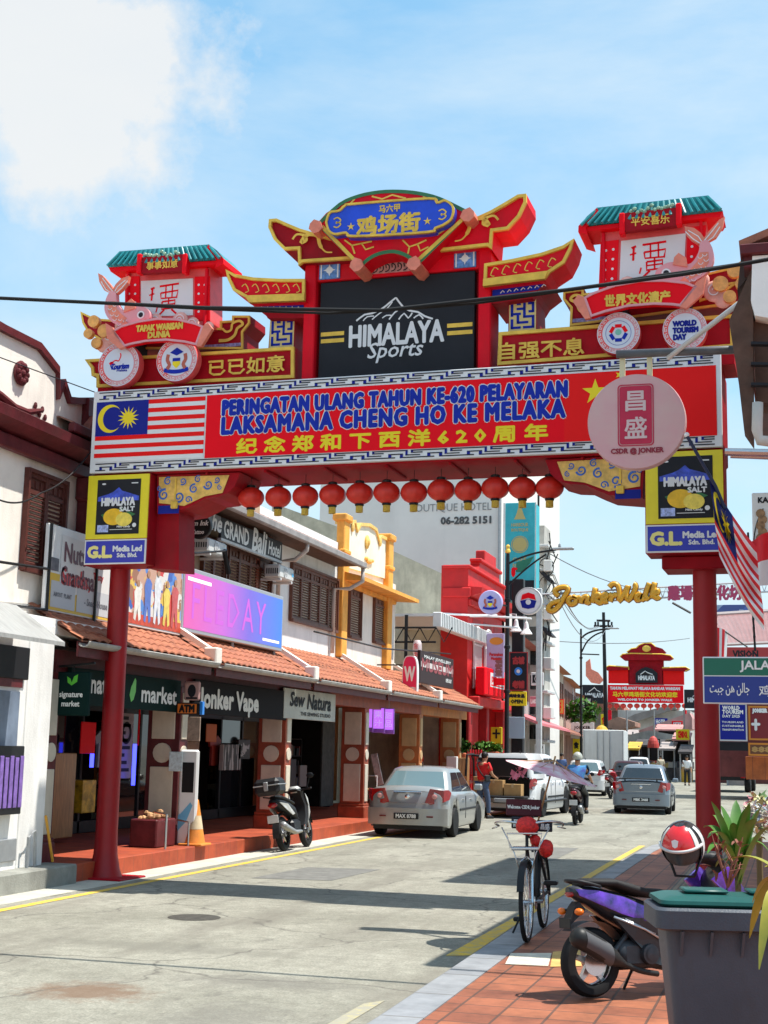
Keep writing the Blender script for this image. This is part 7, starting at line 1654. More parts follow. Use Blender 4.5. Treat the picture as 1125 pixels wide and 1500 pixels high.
for lab,y,z,X,m in(('grey shirt hanging left in the vape shop doorway',22.2,2.0,-11.4,MS[5]),('cream shirt hanging in the middle of the vape shop doorway',23.0,2.05,-11.5,MS[1]),('blue shirt hanging low in the vape shop doorway',24.6,1.9,-11.4,MS[2]),('red shirt hanging in the third shop doorway',27.4,2.0,-11.5,MS[0])):tee(lab,y,z,X,m)
for lab,tl,br,Y,m,mb_,sd,dm in(('stall under a wide grey tarpaulin at the left end of the street',(872,1074),(912,1112),128,M_sh,M_charc,11,False),('stall with an ochre awning in the middle of the street end',(918,1086),(938,1113),108,M_sy,M_sh,12,False),('stall with a red dome canopy at the street end',(948,1078),(966,1113),112,mat('dome red',(0.5,0.05,0.04),0.6),M_charc,13,True),('stall with a pale canopy right of the red dome canopy',(966,1086),(990,1114),104,M_sh,M_sd,14,False),('low stall with a dark canopy just left of the gate column',(994,1090),(1014,1118),98,M_sd,M_sy,15,False),('stall with a blue canopy behind the dark green lorry',(1062,1082),(1098,1116),92,mat('dome blue',(0.08,0.14,0.30),0.6),M_sh,16,False)):stall(lab,tl,br,Y,m,mb_,sd,dm)
for lab,pts,Y,m in(('rusty sheet roof over the left stalls',((866,1066),(905,1050),(930,1058),(930,1064),(868,1076)),132,'rusty sheet'),('long rose sheet roof sloping over the right stalls',((935,1070),(1010,1044),(1014,1052),(1014,1068),(940,1080)),135,'rose sheet'),('grey sheet roof low over the middle stalls',((905,1080),(950,1070),(985,1076),(985,1082),(908,1090)),122,'grey sheet')):
 b=MB();b.prism([gY(x,y,Y) for x,y in pts],(0,5,0));t=thing('sheet_roof',lab,'roof',gY(pts[0][0],1108,Y));obj('sheet',b,mat(m,{'r':(0.30,0.16,0.11),'g':(0.33,0.32,0.31)}[m[0]] if m!='rose sheet' else(0.45,0.24,0.22),0.7,.25,.8,dirt=.4),t)
 for x in(pts[0][0]+3,pts[2][0]-3):b=MB();q=gY(x,pts[0][1]+6,Y+1);b.tube([(q.x,q.y,0),(q.x,q.y,q.z)],.08,5);obj('post',b,M_grey,t)
for lab,tl,br,Y,m,tx,tm in(('small red hanging sign high on the cream far row',(812,990),(818,1012),80,M_sred,'酒',M_syel),('white and green hanging sign on the blush far row',(832,1008),(840,1030),96,M_whitep,'茶',M_green),('yellow hanging sign under the far gate left column',(880,1046),(890,1064),124,M_syel,'食',M_sred),('blue sign on the end house wall',(958,1052),(978,1062),164,M_navy,'HOTEL',M_letter),('red sign over the right stalls',(984,1056),(1000,1066),133,M_sred,'SATAY',M_letter),('yellow and red sign above the stall beside the column',(990,1068),(1010,1084),103,M_syel,'CENDOL',M_sred),('pale sign on the grey shop row above its pink awning',(778,985),(796,1004),51.5,M_whitep,'KOPI',M_charc)):fsign(lab,tl,br,Y,m,[(tx,.5,.5,.7,.6,.02)],tm)
for i,(x,Y,lab) in enumerate(((918,100,'thin grey pole left among the stalls'),(958,116,'thin grey pole in the middle of the stalls'),(1002,108,'thin grey pole right among the stalls'))):q=gY(x,1040,Y);b=MB();b.tube([(q.x,Y,0),(q.x,Y,q.z)],.07,6);single('pole',b,M_grey,lab,'pole')
for x,y,Y,rz,lab,sh in((935,1122,100,60,'far shopper in red near the ochre awning stall','stock red'),(968,1122,96,120,'far shopper in cream near the pale canopy stall','stock cream'),(822,1140,66,-60,'pedestrian in dark blue by the cream far row','stock blue')):LATE.append((x,y,Y,rz,lab,sh))
# --- vehicles (local x forward from the rear bumper, y left, z up)
def ip(t,x):
 for(a,p),(b_,q) in zip(t,t[1:]):
  if x<=b_:k=(x-a)/(b_-a) if b_>a else 0;return p+(q-p)*max(0,k)
 return t[-1][1]
def plan(x0,x1,w,z,q,bow=.05,n=6):
 """rounded rectangle ring at height z"""
 pts=[]
 for cx,cy,a0,s in((x1-q,w-q,0,1),(x0+q,w-q,90,1),(x0+q,-w+q,180,1),(x1-q,-w+q,270,1)):
  for i in range(n+1):
   a=R(a0+90*i/n);pts.append(V((cx+q*math.cos(a),cy+q*math.sin(a),z)))
 for p in pts:
  k=1-(p.y/w)**2
  p.x+=bow*k*(1 if p.x>(x0+x1)/2 else -1)
 return pts
M_glass=mat('tinted glass',(0.02,0.025,0.03),0.03,spec=0.8)
M_glassb=mat('rear screen glass',(0.13,0.20,0.22),0.05,spec=0.8)
M_lamp=mat('red tail lamp',(0.30,0.004,0.006),0.12,.2,8,coat=.5)
M_chrome=mat('chrome',(0.75,0.75,0.77),0.12,metal=1.0)
M_alloy=mat('alloy',(0.52,0.53,0.55),0.3,metal=.8)
def wheel(root,x,y,r,w,side,name='wheel'):
 b=MB();b.lathe([(r*.62,-w/2),(r*.93,-w/2),(r,-w/2+.025),(r,w/2-.025),(r*.93,w/2),(r*.62,w/2)],(x,y,r),'y',28);wh=obj(name,b,M_rubber,root,40,local=True)
 b=MB();o=side*(w/2-.02);b.lathe([(.0,o-side*.03),(r*.16,o-side*.01),(r*.55,o-side*.03),(r*.64,o)],(x,y,r),'y',24,caps=False)
 for k in range(5):
  a=2*math.pi*k/5;e=V((math.cos(a),0,math.sin(a)));n=V((-e.z,0,e.x))*r*.09;c=V((x,y+o,r));b.prism([c+e*r*.1-n,c+e*r*.6-n*.8,c+e*r*.6+n*.8,c+e*r*.1+n],(0,side*.012,0))
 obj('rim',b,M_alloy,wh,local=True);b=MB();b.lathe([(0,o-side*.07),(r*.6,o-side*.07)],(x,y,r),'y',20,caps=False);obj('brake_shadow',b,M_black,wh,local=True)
def car(name,label,cat,loc,rz,paint,L=4.4,w=.86,deck=((0,.98),(.55,1.0),(4.4,.72)),belt=.90,cab=((.55,4.4-1.15),(1.25,2.65)),zr=1.45,wr=.60,axles=(.85,3.45),r=.30,plate='',lampz=(.66,.98),lampin=.42,glass=None,hatch=False,bumper=None,group=None):
 t=thing(name,label,cat,(0,0,0),0,group)
 xs=[0.0,.02,.06,.14]+[.22+(L-.44)*i/56 for i in range(57)]+[L-.14,L-.06,L-.02,L]
 rs=[]
 for x in xs:
  e=min(x,L-x);k=1-.16*max(0,1-e/.26)**2.2 if e<.26 else 1;ww=w*k
  zt=ip(deck,x)-.05*max(0,1-e/.1);zb=.20+.06*max(0,1-e/.3)
  for ax in axles:
   d=abs(x-ax)
   if d<r+.07:zb=max(zb,r+math.sqrt((r+.07)**2-d*d))
  zb=min(zb,zt-.2);mid=zb+(zt-zb)*.45;sh=max(zt-.12,zb+.1)
  half=[(ww*.96,zb),(ww*.99,min(zb+.08,mid)),(ww,mid),(ww*.985,sh-.03),(ww*.93,sh+.04),(ww*.80,zt-.015),(ww*.5,zt+.01),(0,zt+.02)]
  rs.append([V((x,y,z)) for y,z in half]+[V((x,-y,z)) for y,z in half[-2::-1]])
 b=MB();b.rings(rs,True,True);body=obj('body',b,paint,t,38,local=True)
 b=MB();b.box((.1,-w*.86,.16),(L-.1,w*.86,.42));b.box((.4,-w*.8,.3),(L-.4,w*.8,belt-.1));obj('underbody',b,M_black,t,local=True)
 (bx0,bx1),(tx0,tx1)=cab;rg=[]
 N=7;W0=w*.93
 lv=[(i/N) for i in range(N+1)]
 def xr(f):return bx0+(tx0-bx0)*(f**.9)
 def xf(f):return bx1+(tx1-bx1)*(f**.95)
 def hw(f):return W0+(wr-W0)*f**1.25
 z0=belt-.12
 for f in lv:rg.append(plan(xr(f),xf(f),hw(f),z0+(zr-.07-z0)*f,.16))
 rg.append(plan(xr(1)+.12,xf(1)-.12,hw(1)-.10,zr-.02,.2));rg.append(plan(xr(1)+.5,xf(1)-.5,hw(1)-.35,zr,.2,.02))
 b=MB();b.rings(rg);obj('cabin',b,paint,t,50,local=True)
 zz=lambda f:z0+(zr-.07-z0)*f
 fb0=max(.22,(belt+.02-z0)/(zr-.07-z0))
 g=glass or M_glass
 for nm,fn,sg in(('rear_window',xr,-1),('windshield',xf,1)):
  b=MB();rows=[]
  for i in range(5):
   f=fb0+(.93-fb0)*i/4;ws=hw(f)-.10;row=[]
   for j in range(9):y=-ws+2*ws*j/8;row.append(b._a((fn(f)+sg*(.05*(1-(y/hw(f))**2)+.012),y,zz(f))))
   rows.append(row)
  for i in range(4):
   for j in range(8):b.face((rows[i][j],rows[i][j+1],rows[i+1][j+1],rows[i+1][j]))
  obj(nm,b,g if sg<0 else M_glass,t,True,local=True)
 for s in(-1,1):
  xm=(xr(.6)+xf(.6))/2+.05
  for(A,B_) in((lambda f:xr(f)+.22,lambda f:xm-.04),(lambda f:xm+.04,lambda f:xf(f)-.2)):
   b=MB();q=[]
   for i in range(5):f=fb0+(.9-fb0)*i/4;q.append((b._a((A(f),s*(hw(f)+.008),zz(f))),b._a((B_(f),s*(hw(f)+.008),zz(f)))))
   for i in range(4):b.face((q[i][0],q[i][1],q[i+1][1],q[i+1][0]))
   obj('side_window',b,M_glass,t,True,local=True)
  b=MB();b.cbox((bx1-.35,s*(W0+.02),belt+.02),(bx1-.2,s*(W0+.2),belt+.16),.03);obj('mirror',b,paint,t,local=True)
  b=MB();b.cbox((xm-.35,s*(w-.005),belt-.16),(xm-.2,s*(w+.02),belt-.13),.008);b.cbox((xm+.55,s*(w-.005),belt-.17),(xm+.70,s*(w+.02),belt-.14),.008);obj('door_handle',b,paint,t,local=True)
  b=MB();b.box((xm,s*(w*.99),.35),(xm+.008,s*(w+.004),belt-.08));b.box((xr(0)+.5,s*(w*.99),.5),(xr(0)+.508,s*(w+.004),belt-.08));b.cbox((axles[0]+r+.1,s*(w-.01),.52),(axles[1]-r-.1,s*(w+.014),.57),.006);obj('side_trim',b,M_blackpl,t,local=True)
  za,zb=lampz;y1,y0=w*.90,lampin;b=MB()
  b.prism([(-.012,s*y0,za+.12*(zb-za)),(-.012,s*(y0+.12),za),(.03,s*y1,za+.05),(.03,s*y1*.985,zb-.03),(-.012,s*(y0+.1),zb)],(.12,0,0))
  b.prism([(.03,s*y1,za+.06),(.14,s*(w+.006),za+.1),(.30,s*(w+.012),(za+zb)/2+.08),(.12,s*(w*.995),zb-.02),(.03,s*y1*.98,zb-.04)],(0,-s*.06,0));l=obj('tail_light',b,M_lamp,t,30,local=True)
  b=MB();b.ell((-.01,s*(y0+.2),(za+zb)/2),(.02,.06,.05),10,6);obj('reversing_lens',b,mat('lamp lens',(0.65,0.30,0.28),0.15),l,local=True)
  for ax in axles:wheel(t,ax,s*(w-.09),r,.19,s)
 bz=bumper or(.26,.60)
 b=MB();b.rings([[V((x,y*w,z)) for(x,y) in((.16,1.005),(.06,.985),(-.02,.88),(-.06,.5),(-.07,0),(-.06,-.5),(-.02,-.88),(.06,-.985),(.16,-1.005),(.3,-.9),(.3,.9))] for z in(bz[0],bz[0]+.04,bz[1]-.03,bz[1])]);bp=obj('bumper',b,paint,t,35,local=True)
 b=MB();b.cbox((-.085,-.66*w,bz[0]+.16),(-.03,-.5*w,bz[0]+.19),.005);b.cbox((-.085,.5*w,bz[0]+.16),(-.03,.66*w,bz[0]+.19),.005);obj('reflector',b,mat('dim reflector',(0.12,0.02,0.02),0.3),bp,local=True)
 b=MB();zp=.44 if not hatch else .7;b.cbox((-.095,-.26,zp-.06),(-.06,.26,zp+.06),.006);pl=obj('number_plate',b,M_black,t,local=True)
 if plate:b=MB();text(b,plate,frame((-.098,0,0),(0,-1,0),(0,0,1)),0,zp,.42,.075,.004);obj('lettering',b,M_letter,pl,local=True)
 b=MB();b.cbox((-.03,-.3,lampz[1]-.1),(-.005,.3,lampz[1]-.06),.01);b.ell((-.015,0,lampz[1]-.17),(.012,.05,.05),10,6);b.box((-.012,-w*.62,lampz[0]+.02),(-.004,w*.62,lampz[0]+.026));obj('boot_trim',b,M_chrome if not hatch else M_blackpl,t,local=True)
 b=MB();b.tube([(tx0+.25,0,zr-.01),(tx0+.18,0,zr+.07)],.012,6);obj('aerial',b,M_black,t,local=True)
 t.location=loc;t.rotation_euler=(0,0,rz);return t
M_silver=mat('silver car paint',(0.36,0.365,0.355),0.30,.04,3,metal=.5,coat=.5,spec=.5)
M_silver2=mat('blue silver car paint',(0.20,0.24,0.28),0.32,.04,3,metal=.5,coat=.5)
M_carw=mat('white car paint',(0.60,0.60,0.60),0.3,.02,3,coat=.5)
M_card=mat('dark red car paint',(0.05,0.015,0.02),0.3,coat=.5)
c1=car('parked_car','silver sedan parked at the left kerb by the shops','car',(-7.66,28.55,.004),R(91.5),M_silver,plate='MAX 8788',glass=M_glassb,L=4.45,cab=((.42,3.35),(1.15,2.5)),deck=((0,.99),(.12,1.04),(.6,1.0),(3.2,.95),(3.5,.92),(4.45,.70)),lampz=(.68,1.0),lampin=.38)
c2=car('parked_car','blue silver sedan with a black boot spoiler driving in the middle of the street','car',(-4.42,43.9,.004),R(92),M_silver2,plate='MBK 3468',glass=M_glass,L=4.5,deck=((0,1.0),(.5,1.02),(3.2,.95),(3.5,.92),(4.5,.70)),zr=1.49,lampz=(.66,.98),lampin=.50)
b=MB();b.cbox((-.04,-.66,1.04),(.16,.66,1.08),.015);b.box((.02,-.5,.98),(.06,-.46,1.05));b.box((.02,.46,.98),(.06,.5,1.05));obj('spoiler',b,M_blackpl,c2,local=True)
c3=car('parked_car','white hatchback parked behind the motorcycle rider','car',(-8.55,61.0,.004),R(92),M_carw,L=3.9,deck=((0,1.02),(.3,1.03),(2.9,.98),(3.9,.72)),cab=((.04,3.0),(.42,2.35)),zr=1.52,lampz=(.85,1.12),lampin=.55,hatch=True,bumper=(.26,.66),glass=M_glassb)
c4=car('parked_car','small white car far down the street near the stalls','car',(-9.6,94,.004),R(95),M_carw,L=4.0,deck=((0,1.02),(.3,1.03),(2.9,.98),(4,.72)),cab=((.05,3.0),(.45,2.35)),zr=1.62,lampz=(.85,1.12),lampin=.55,hatch=True)
c5=car('parked_car','dark red car parked right of the white hatchback','car',(-7.3,66.5,.004),R(93),M_card,L=4.0,deck=((0,1.02),(.3,1.03),(2.9,.98),(4,.72)),cab=((.05,3.0),(.45,2.35)),zr=1.5,lampz=(.85,1.12),lampin=.55,hatch=True)
pk=car('pickup_truck','white pickup truck with open tailgate loaded with cardboard boxes','pickup truck',(-7.70,38.9,.004),R(86.5),M_carw,L=5.1,w=.90,deck=((0,1.08),(1.5,1.08),(1.6,1.06),(3.9,1.06),(5.1,.95)),belt=1.08,cab=((1.55,4.0),(1.75,3.1)),zr=1.76,wr=.66,axles=(1.15,4.2),r=.37,lampz=(.78,1.10),lampin=.72,bumper=(.42,.56))
b=MB();b.rings([plan(-.02+.05*k,1.62,.84-.10*k,1.06+.66*k,.1,.02) for k in(0,.25,.5,.8)]+[plan(.1,1.62,.7,1.74,.15,.0)]);obj('canopy',b,M_carw,pk,50,local=True)
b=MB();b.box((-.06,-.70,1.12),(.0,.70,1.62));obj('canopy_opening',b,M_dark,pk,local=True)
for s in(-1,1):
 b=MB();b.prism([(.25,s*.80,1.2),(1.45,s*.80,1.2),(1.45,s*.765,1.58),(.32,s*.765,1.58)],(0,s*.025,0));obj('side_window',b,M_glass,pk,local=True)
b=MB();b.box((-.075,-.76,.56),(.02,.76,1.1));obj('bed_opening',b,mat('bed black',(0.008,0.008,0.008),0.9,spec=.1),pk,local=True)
b=MB();b.cbox((-.58,-.76,.54),(-.06,.76,.60),.02);tg=obj('tailgate',b,M_blackpl,pk,local=True)
b=MB();b.cbox((-.6,-.5,.42),(-.5,.1,.54),.02);b.cbox((-.14,-.88,.40),(-.05,.88,.55),.03);obj('step_bumper',b,M_grey,pk,local=True)
b=MB();b.cbox((.9,-.97,.40),(3.9,-.88,.46),.02);b.cbox((.9,.97,.40),(3.9,.88,.46),.02);obj('side_step',b,M_blackpl,pk,local=True)
b=MB();b.tube(spline([V(p) for p in((-.05,.82,1.05),(-.1,.82,1.5),(-.3,.8,1.66),(-.3,-.75+1.35,1.66))],4),.03,6);b.tube([(-.05,.84,1.7),(-.32,.95,1.68),(-.36,.97,1.1)],.035,6);obj('open_window_frame',b,M_blackpl,pk,local=True)
M_card_=mat('cardboard',(0.42,0.25,0.10),0.8,.12,4)
PM=Matrix.Translation(V((-7.70,38.9,0)))@Matrix.Rotation(R(86.5),4,'Z')
for i,(a,e,lab) in enumerate((((-.40,-.1,.605),(.05,.42,1.02),'large cardboard box on the pickup tailgate next to the man in red'),((-.42,-.62,.605),(.02,-.14,.92),'low cardboard box on the right of the pickup tailgate'),((-.38,.44,.605),(.02,.74,1.10),'tall pale cardboard box at the left edge of the pickup tailgate'))):
 b=MB();b.cbox(a,e,.006);t=MB();t.add(b,PM);o=single('cardboard_box',t,M_card_,lab,'box','boxes on the pickup')
 b=MB();c=(V(a)+V(e))/2;b.box((a[0],c.y-.03,e[2]+.001),(e[0],c.y+.03,e[2]+.003));b.box((a[0]-.003,c.y-.03,e[2]-.09),(a[0]-.001,c.y+.03,e[2]));t=MB();t.add(b,Matrix.Translation(-o.location)@PM);obj('packing_tape',t,mat('packing tape',(0.5,0.36,0.2),0.4),o)
def truck(label,loc,rz,w,h,L,m,kind):
 t=thing('truck',label,'truck',(0,0,0));z0=.95
 if kind=='box':
  b=MB();b.cbox((0,-w/2,z0),(L,w/2,h),.03);bx=obj('cargo_box',b,m,t,local=True)
  b=MB()
  for y in(-w/2+.03,-.02,w/2-.07):b.box((-.02,y,z0+.05),(0,y+.04,h-.05))
  for y in(-.3,.3):b.tube([(-.04,y,z0+.05),(-.04,y,h-.1)],.02,5)
  obj('door_bar',b,M_grey,bx,local=True)
 else:
  b=MB();b.cbox((0,-w/2,z0),(.06,w/2,z0+1.0),.01);b.cbox((0,-w/2,z0),(L*.7,-w/2+.06,z0+1.0),.01);b.cbox((0,w/2-.06,z0),(L*.7,w/2,z0+1.0),.01);b.box((0,-w/2,z0-.08),(L*.7,w/2,z0));bx=obj('cargo_bed',b,m,t,local=True)
  b=MB();b.cbox((-.01,-w/2,z0+1.02),(.05,w/2,z0+1.12),.01);b.cbox((-.01,-w/2,z0+1.3),(.05,w/2,z0+1.4),.01)
  for y in(-w/2,-.05,w/2-.1):b.box((0,y,z0+1),(.04,y+.08,z0+1.4))
  obj('rail',b,M_grey,bx,local=True);b=MB();b.box((-.02,-.5,z0+.3),(0,.1,z0+.6));obj('hazard_plate',b,mat('hazard orange',(0.7,0.25,0.05),0.5,.4,20),bx,local=True)
 b=MB();b.cbox((L-1.5,-w/2+.08,.6),(L+.2,w/2-.08,h-.3 if kind=='box' else 2.2),.12);obj('cab',b,m,t,local=True)
 b=MB();b.box((.05,-w/2+.3,.6),(L,w/2-.3,z0));obj('chassis',b,M_black,t,local=True)
 for x in(1.0,L-.8):
  for s in(-1,1):wheel(t,x,s*(w/2-.18),.42,.3,s)
 b=MB()
 for s in(-1,1):b.cbox((-.03,s*(w/2-.35)-.12,.72),(.02,s*(w/2-.35)+.12,.84),.01)
 obj('tail_light',b,M_lamp,t,local=True)
 t.location=loc;t.rotation_euler=(0,0,rz)
truck('box truck with pale grey cargo doors standing left of the stalls',(gY(884,1140,70).x,70,.004),R(94),2.0,2.95,5,mat('truck white',(0.58,0.60,0.60),0.5,.05,2,dirt=.2),'box')
truck('dark green lorry with a wooden bed right of the red gate column',(gY(1066,1140,74).x,74,.004),R(88),2.2,2.6,5.5,mat('lorry green',(0.045,0.05,0.035),0.6,.3,2),'bed')
def bike(label,loc,rz,mA,mB,topbox=False,lean=0.0,name='motorcycle',wm=None):
 t=thing(name,label,'motorcycle',(0,0,0))
 for x,nm in((.30,'rear_wheel'),(1.56,'front_wheel')):
  b=MB();prof=[(.20,-.045),(.26,-.05),(.295,-.02),(.295,.02),(.26,.05),(.20,.045)];b.lathe(prof+[prof[0]],(x,0,.297),'y',28,caps=False);wh=obj(nm,b,M_rubber,t,45,local=True)
  b=MB();b.lathe([(.20,-.03),(.21,0),(.20,.03)],(x,0,.297),'y',24,caps=False);b.lathe([(.0,-.06),(.05,-.06),(.05,.06),(0,.06)],(x,0,.297),'y',12)
  for k in range(6):a=k*math.pi/3;b.tube([(x+.05*math.cos(a),0,.297+.05*math.sin(a)),(x+.2*math.cos(a+.15),0,.297+.2*math.sin(a+.15))],.014,5)
  obj('rim',b,M_alloy,wh,local=True)
 b=MB();b.rings([[V((x,w*math.cos(q),zc+h*math.sin(q))) for q in [2*math.pi*i/14 for i in range(14)]] for x,zc,w,h in((-.06,.86,.03,.03),(.0,.85,.09,.07),(.25,.80,.13,.11),(.55,.74,.14,.12),(.8,.66,.13,.13),(.95,.58,.10,.12))]);obj('rear_body',b,mA,t,True,local=True)
 b=MB();b.rings([[V((x,w*math.cos(q),zc+h*math.sin(q))) for q in [2*math.pi*i/12 for i in range(12)]] for x,zc,w,h in((.02,.92,.06,.02),(.15,.93,.13,.04),(.5,.86,.14,.045),(.8,.80,.12,.04),(.95,.80,.06,.02))]);obj('seat',b,M_blackpl,t,True,local=True)
 b=MB();b.rings([[V((x,y,z)) for x,y,z in((x0,-w,z0),(x0+.05,-w*.4,z0+.03),(x0+.05,w*.4,z0+.03),(x0,w,z0),(x0-.08,w*.8,z0-.02),(x0-.08,-w*.8,z0-.02))] for x0,w,z0 in((1.18,.18,.42),(1.30,.19,.58),(1.36,.17,.78),(1.30,.13,.95),(1.22,.16,1.02),(1.16,.08,1.06))]);obj('front_shield',b,mB,t,50,local=True)
 b=MB();b.rings([[V((1.56+.34*math.cos(a),y,.30+.34*math.sin(a))) for y in(-.06,-.03,.03,.06)] for a in [R(20+120*i/8) for i in range(9)]],caps=False,closed=False);obj('front_mudguard',b,mA,t,True,local=True)
 b=MB();b.rings([[V((.30+.36*math.cos(a),y,.30+.36*math.sin(a))) for y in(-.06,.06)] for a in [R(60+130*i/8) for i in range(9)]],caps=False,closed=False);b.box((-.12,-.08,.48),(-.1,.08,.62));obj('rear_mudguard',b,M_blackpl,t,True,local=True)
 b=MB();b.tube([(1.56,.09,.3),(1.40,.09,.72),(1.25,.05,1.0)],.022,7);b.tube([(1.56,-.09,.3),(1.40,-.09,.72),(1.25,-.05,1.0)],.022,7);obj('fork',b,M_steel,t,local=True)
 b=MB();b.cbox((.55,-.13,.26),(1.0,.13,.52),.05);b.tube([(.3,-.1,.3),(.75,-.1,.38)],.035,6);b.tube([(.3,.1,.3),(.75,.1,.38)],.035,6);b.tube([(1.0,.1,.5),(1.2,.06,.9)],.03,6);b.tube([(.7,0,.6),(1.15,0,.5)],.06,6);obj('engine',b,M_black,t,local=True)
 b=MB();b.tube([(.9,-.15,.3),(.5,-.17,.30),(.05,-.17,.40),(-.12,-.17,.46)],[.025,.04,.06,.055],10);obj('exhaust',b,M_steel if mB is not M_blackpl else M_grey,t,True,local=True)
 b=MB();b.tube(spline([V(p) for p in((1.08,-.36,1.03),(1.15,-.25,1.03),(1.2,0,1.0),(1.15,.25,1.03),(1.08,.36,1.03))],4),.018,7);obj('handlebar',b,M_black,t,True,local=True)
 for s in(-1,1):
  b=MB();b.tube([(1.14,s*.26,1.03),(1.16,s*.32,1.22)],.008,5);b.ell((1.15,s*.34,1.26),(.02,.07,.05),10,6);obj('mirror',b,M_black,t,local=True)
 b=MB();b.ell((-.06,0,.80),(.05,.09,.05),10,6);obj('tail_light',b,M_lamp,t,True,local=True)
 b=MB();b.cbox((-.13,-.1,.50),(-.12,.1,.63),.004);obj('number_plate',b,M_lgrey,t,local=True)
 if wm:
  for s in(-1,1):
   b=MB();b.prism([(.02,s*.10,.84),(.3,s*.15,.80),(.62,s*.15,.62),(.50,s*.15,.60),(.2,s*.14,.72)],(0,s*.012,0));b.prism([(1.25,s*.19,.5),(1.42,s*.17,.62),(1.40,s*.16,.86),(1.30,s*.15,.96),(1.34,s*.18,.74)],(0,s*.012,0));obj('white_panel',b,wm,t,local=True)
  b=MB();b.cbox((1.12,-.1,.98),(1.3,.1,1.1),.04);obj('headlight_cowl',b,wm,t,40,local=True)
 if topbox:
  b=MB();b.cbox((-.30,-.23,.97),(.12,.23,1.26),.06);tb=obj('top_box',b,M_blackpl,t,local=True);b=MB();b.cbox((-.31,-.235,1.13),(.125,.235,1.15),.006);b.cbox((-.32,-.04,1.05),(-.29,.04,1.2),.01);obj('latch',b,M_grey,tb,local=True);b=MB();b.tube([(.1,-.1,.93),(-.2,-.1,.95)],.015,5);b.tube([(.1,.1,.93),(-.2,.1,.95)],.015,5);obj('rack',b,M_black,t,local=True)
 t.rotation_mode='XYZ';t.location=loc;t.rotation_euler=(lean,0,rz);return t
bike('black and white motorcycle with a top box parked at the left kerb',(-8.5,23.25,.004),R(91),M_blackpl,M_blackpl,wm=mat('bike white',(0.5,0.5,0.48),0.3,coat=.4),topbox=True,lean=R(-9))
bk2=bike('dark motorcycle ridden up the street beside the white pickup',(gZ(845,1208).x,35.9,.004),R(92),M_card,M_blackpl)
bike('dark motorcycle parked right of the white hatchback',(-7.05,57.5,.004),R(85),M_card,mat('bike red',(0.35,0.02,0.03),0.35),False,R(-6))
# --- people
M_skin=mat('skin',(0.42,0.21,0.12),0.55,.08,9)
M_hair=mat('black hair',(0.012,0.010,0.009),0.5)
def skinned(name,joints,bones,m,parent,sub=2):
 me=bpy.data.meshes.new(name);me.from_pydata([tuple(j[0]) for j in joints],bones,[])
 o=bpy.data.objects.new(name,me);C.objects.link(o);o.modifiers.new('skin','SKIN')
 for i,j in enumerate(joints):r=j[1];me.skin_vertices[0].data[i].radius=r if hasattr(r,'__len__') else(r,r)
 me.skin_vertices[0].data[0].use_root=True
 s=o.modifiers.new('sub','SUBSURF');s.levels=s.render_levels=sub
 dg=bpy.context.evaluated_depsgraph_get();m2=bpy.data.meshes.new_from_object(o.evaluated_get(dg));m2.name=name
 bpy.data.objects.remove(o);m2.materials.clear();m2.materials.append(m);m2.polygons.foreach_set('use_smooth',[True]*len(m2.polygons))
 o=bpy.data.objects.new(name,m2);C.objects.link(o)
 if parent:o.parent=parent
 return o
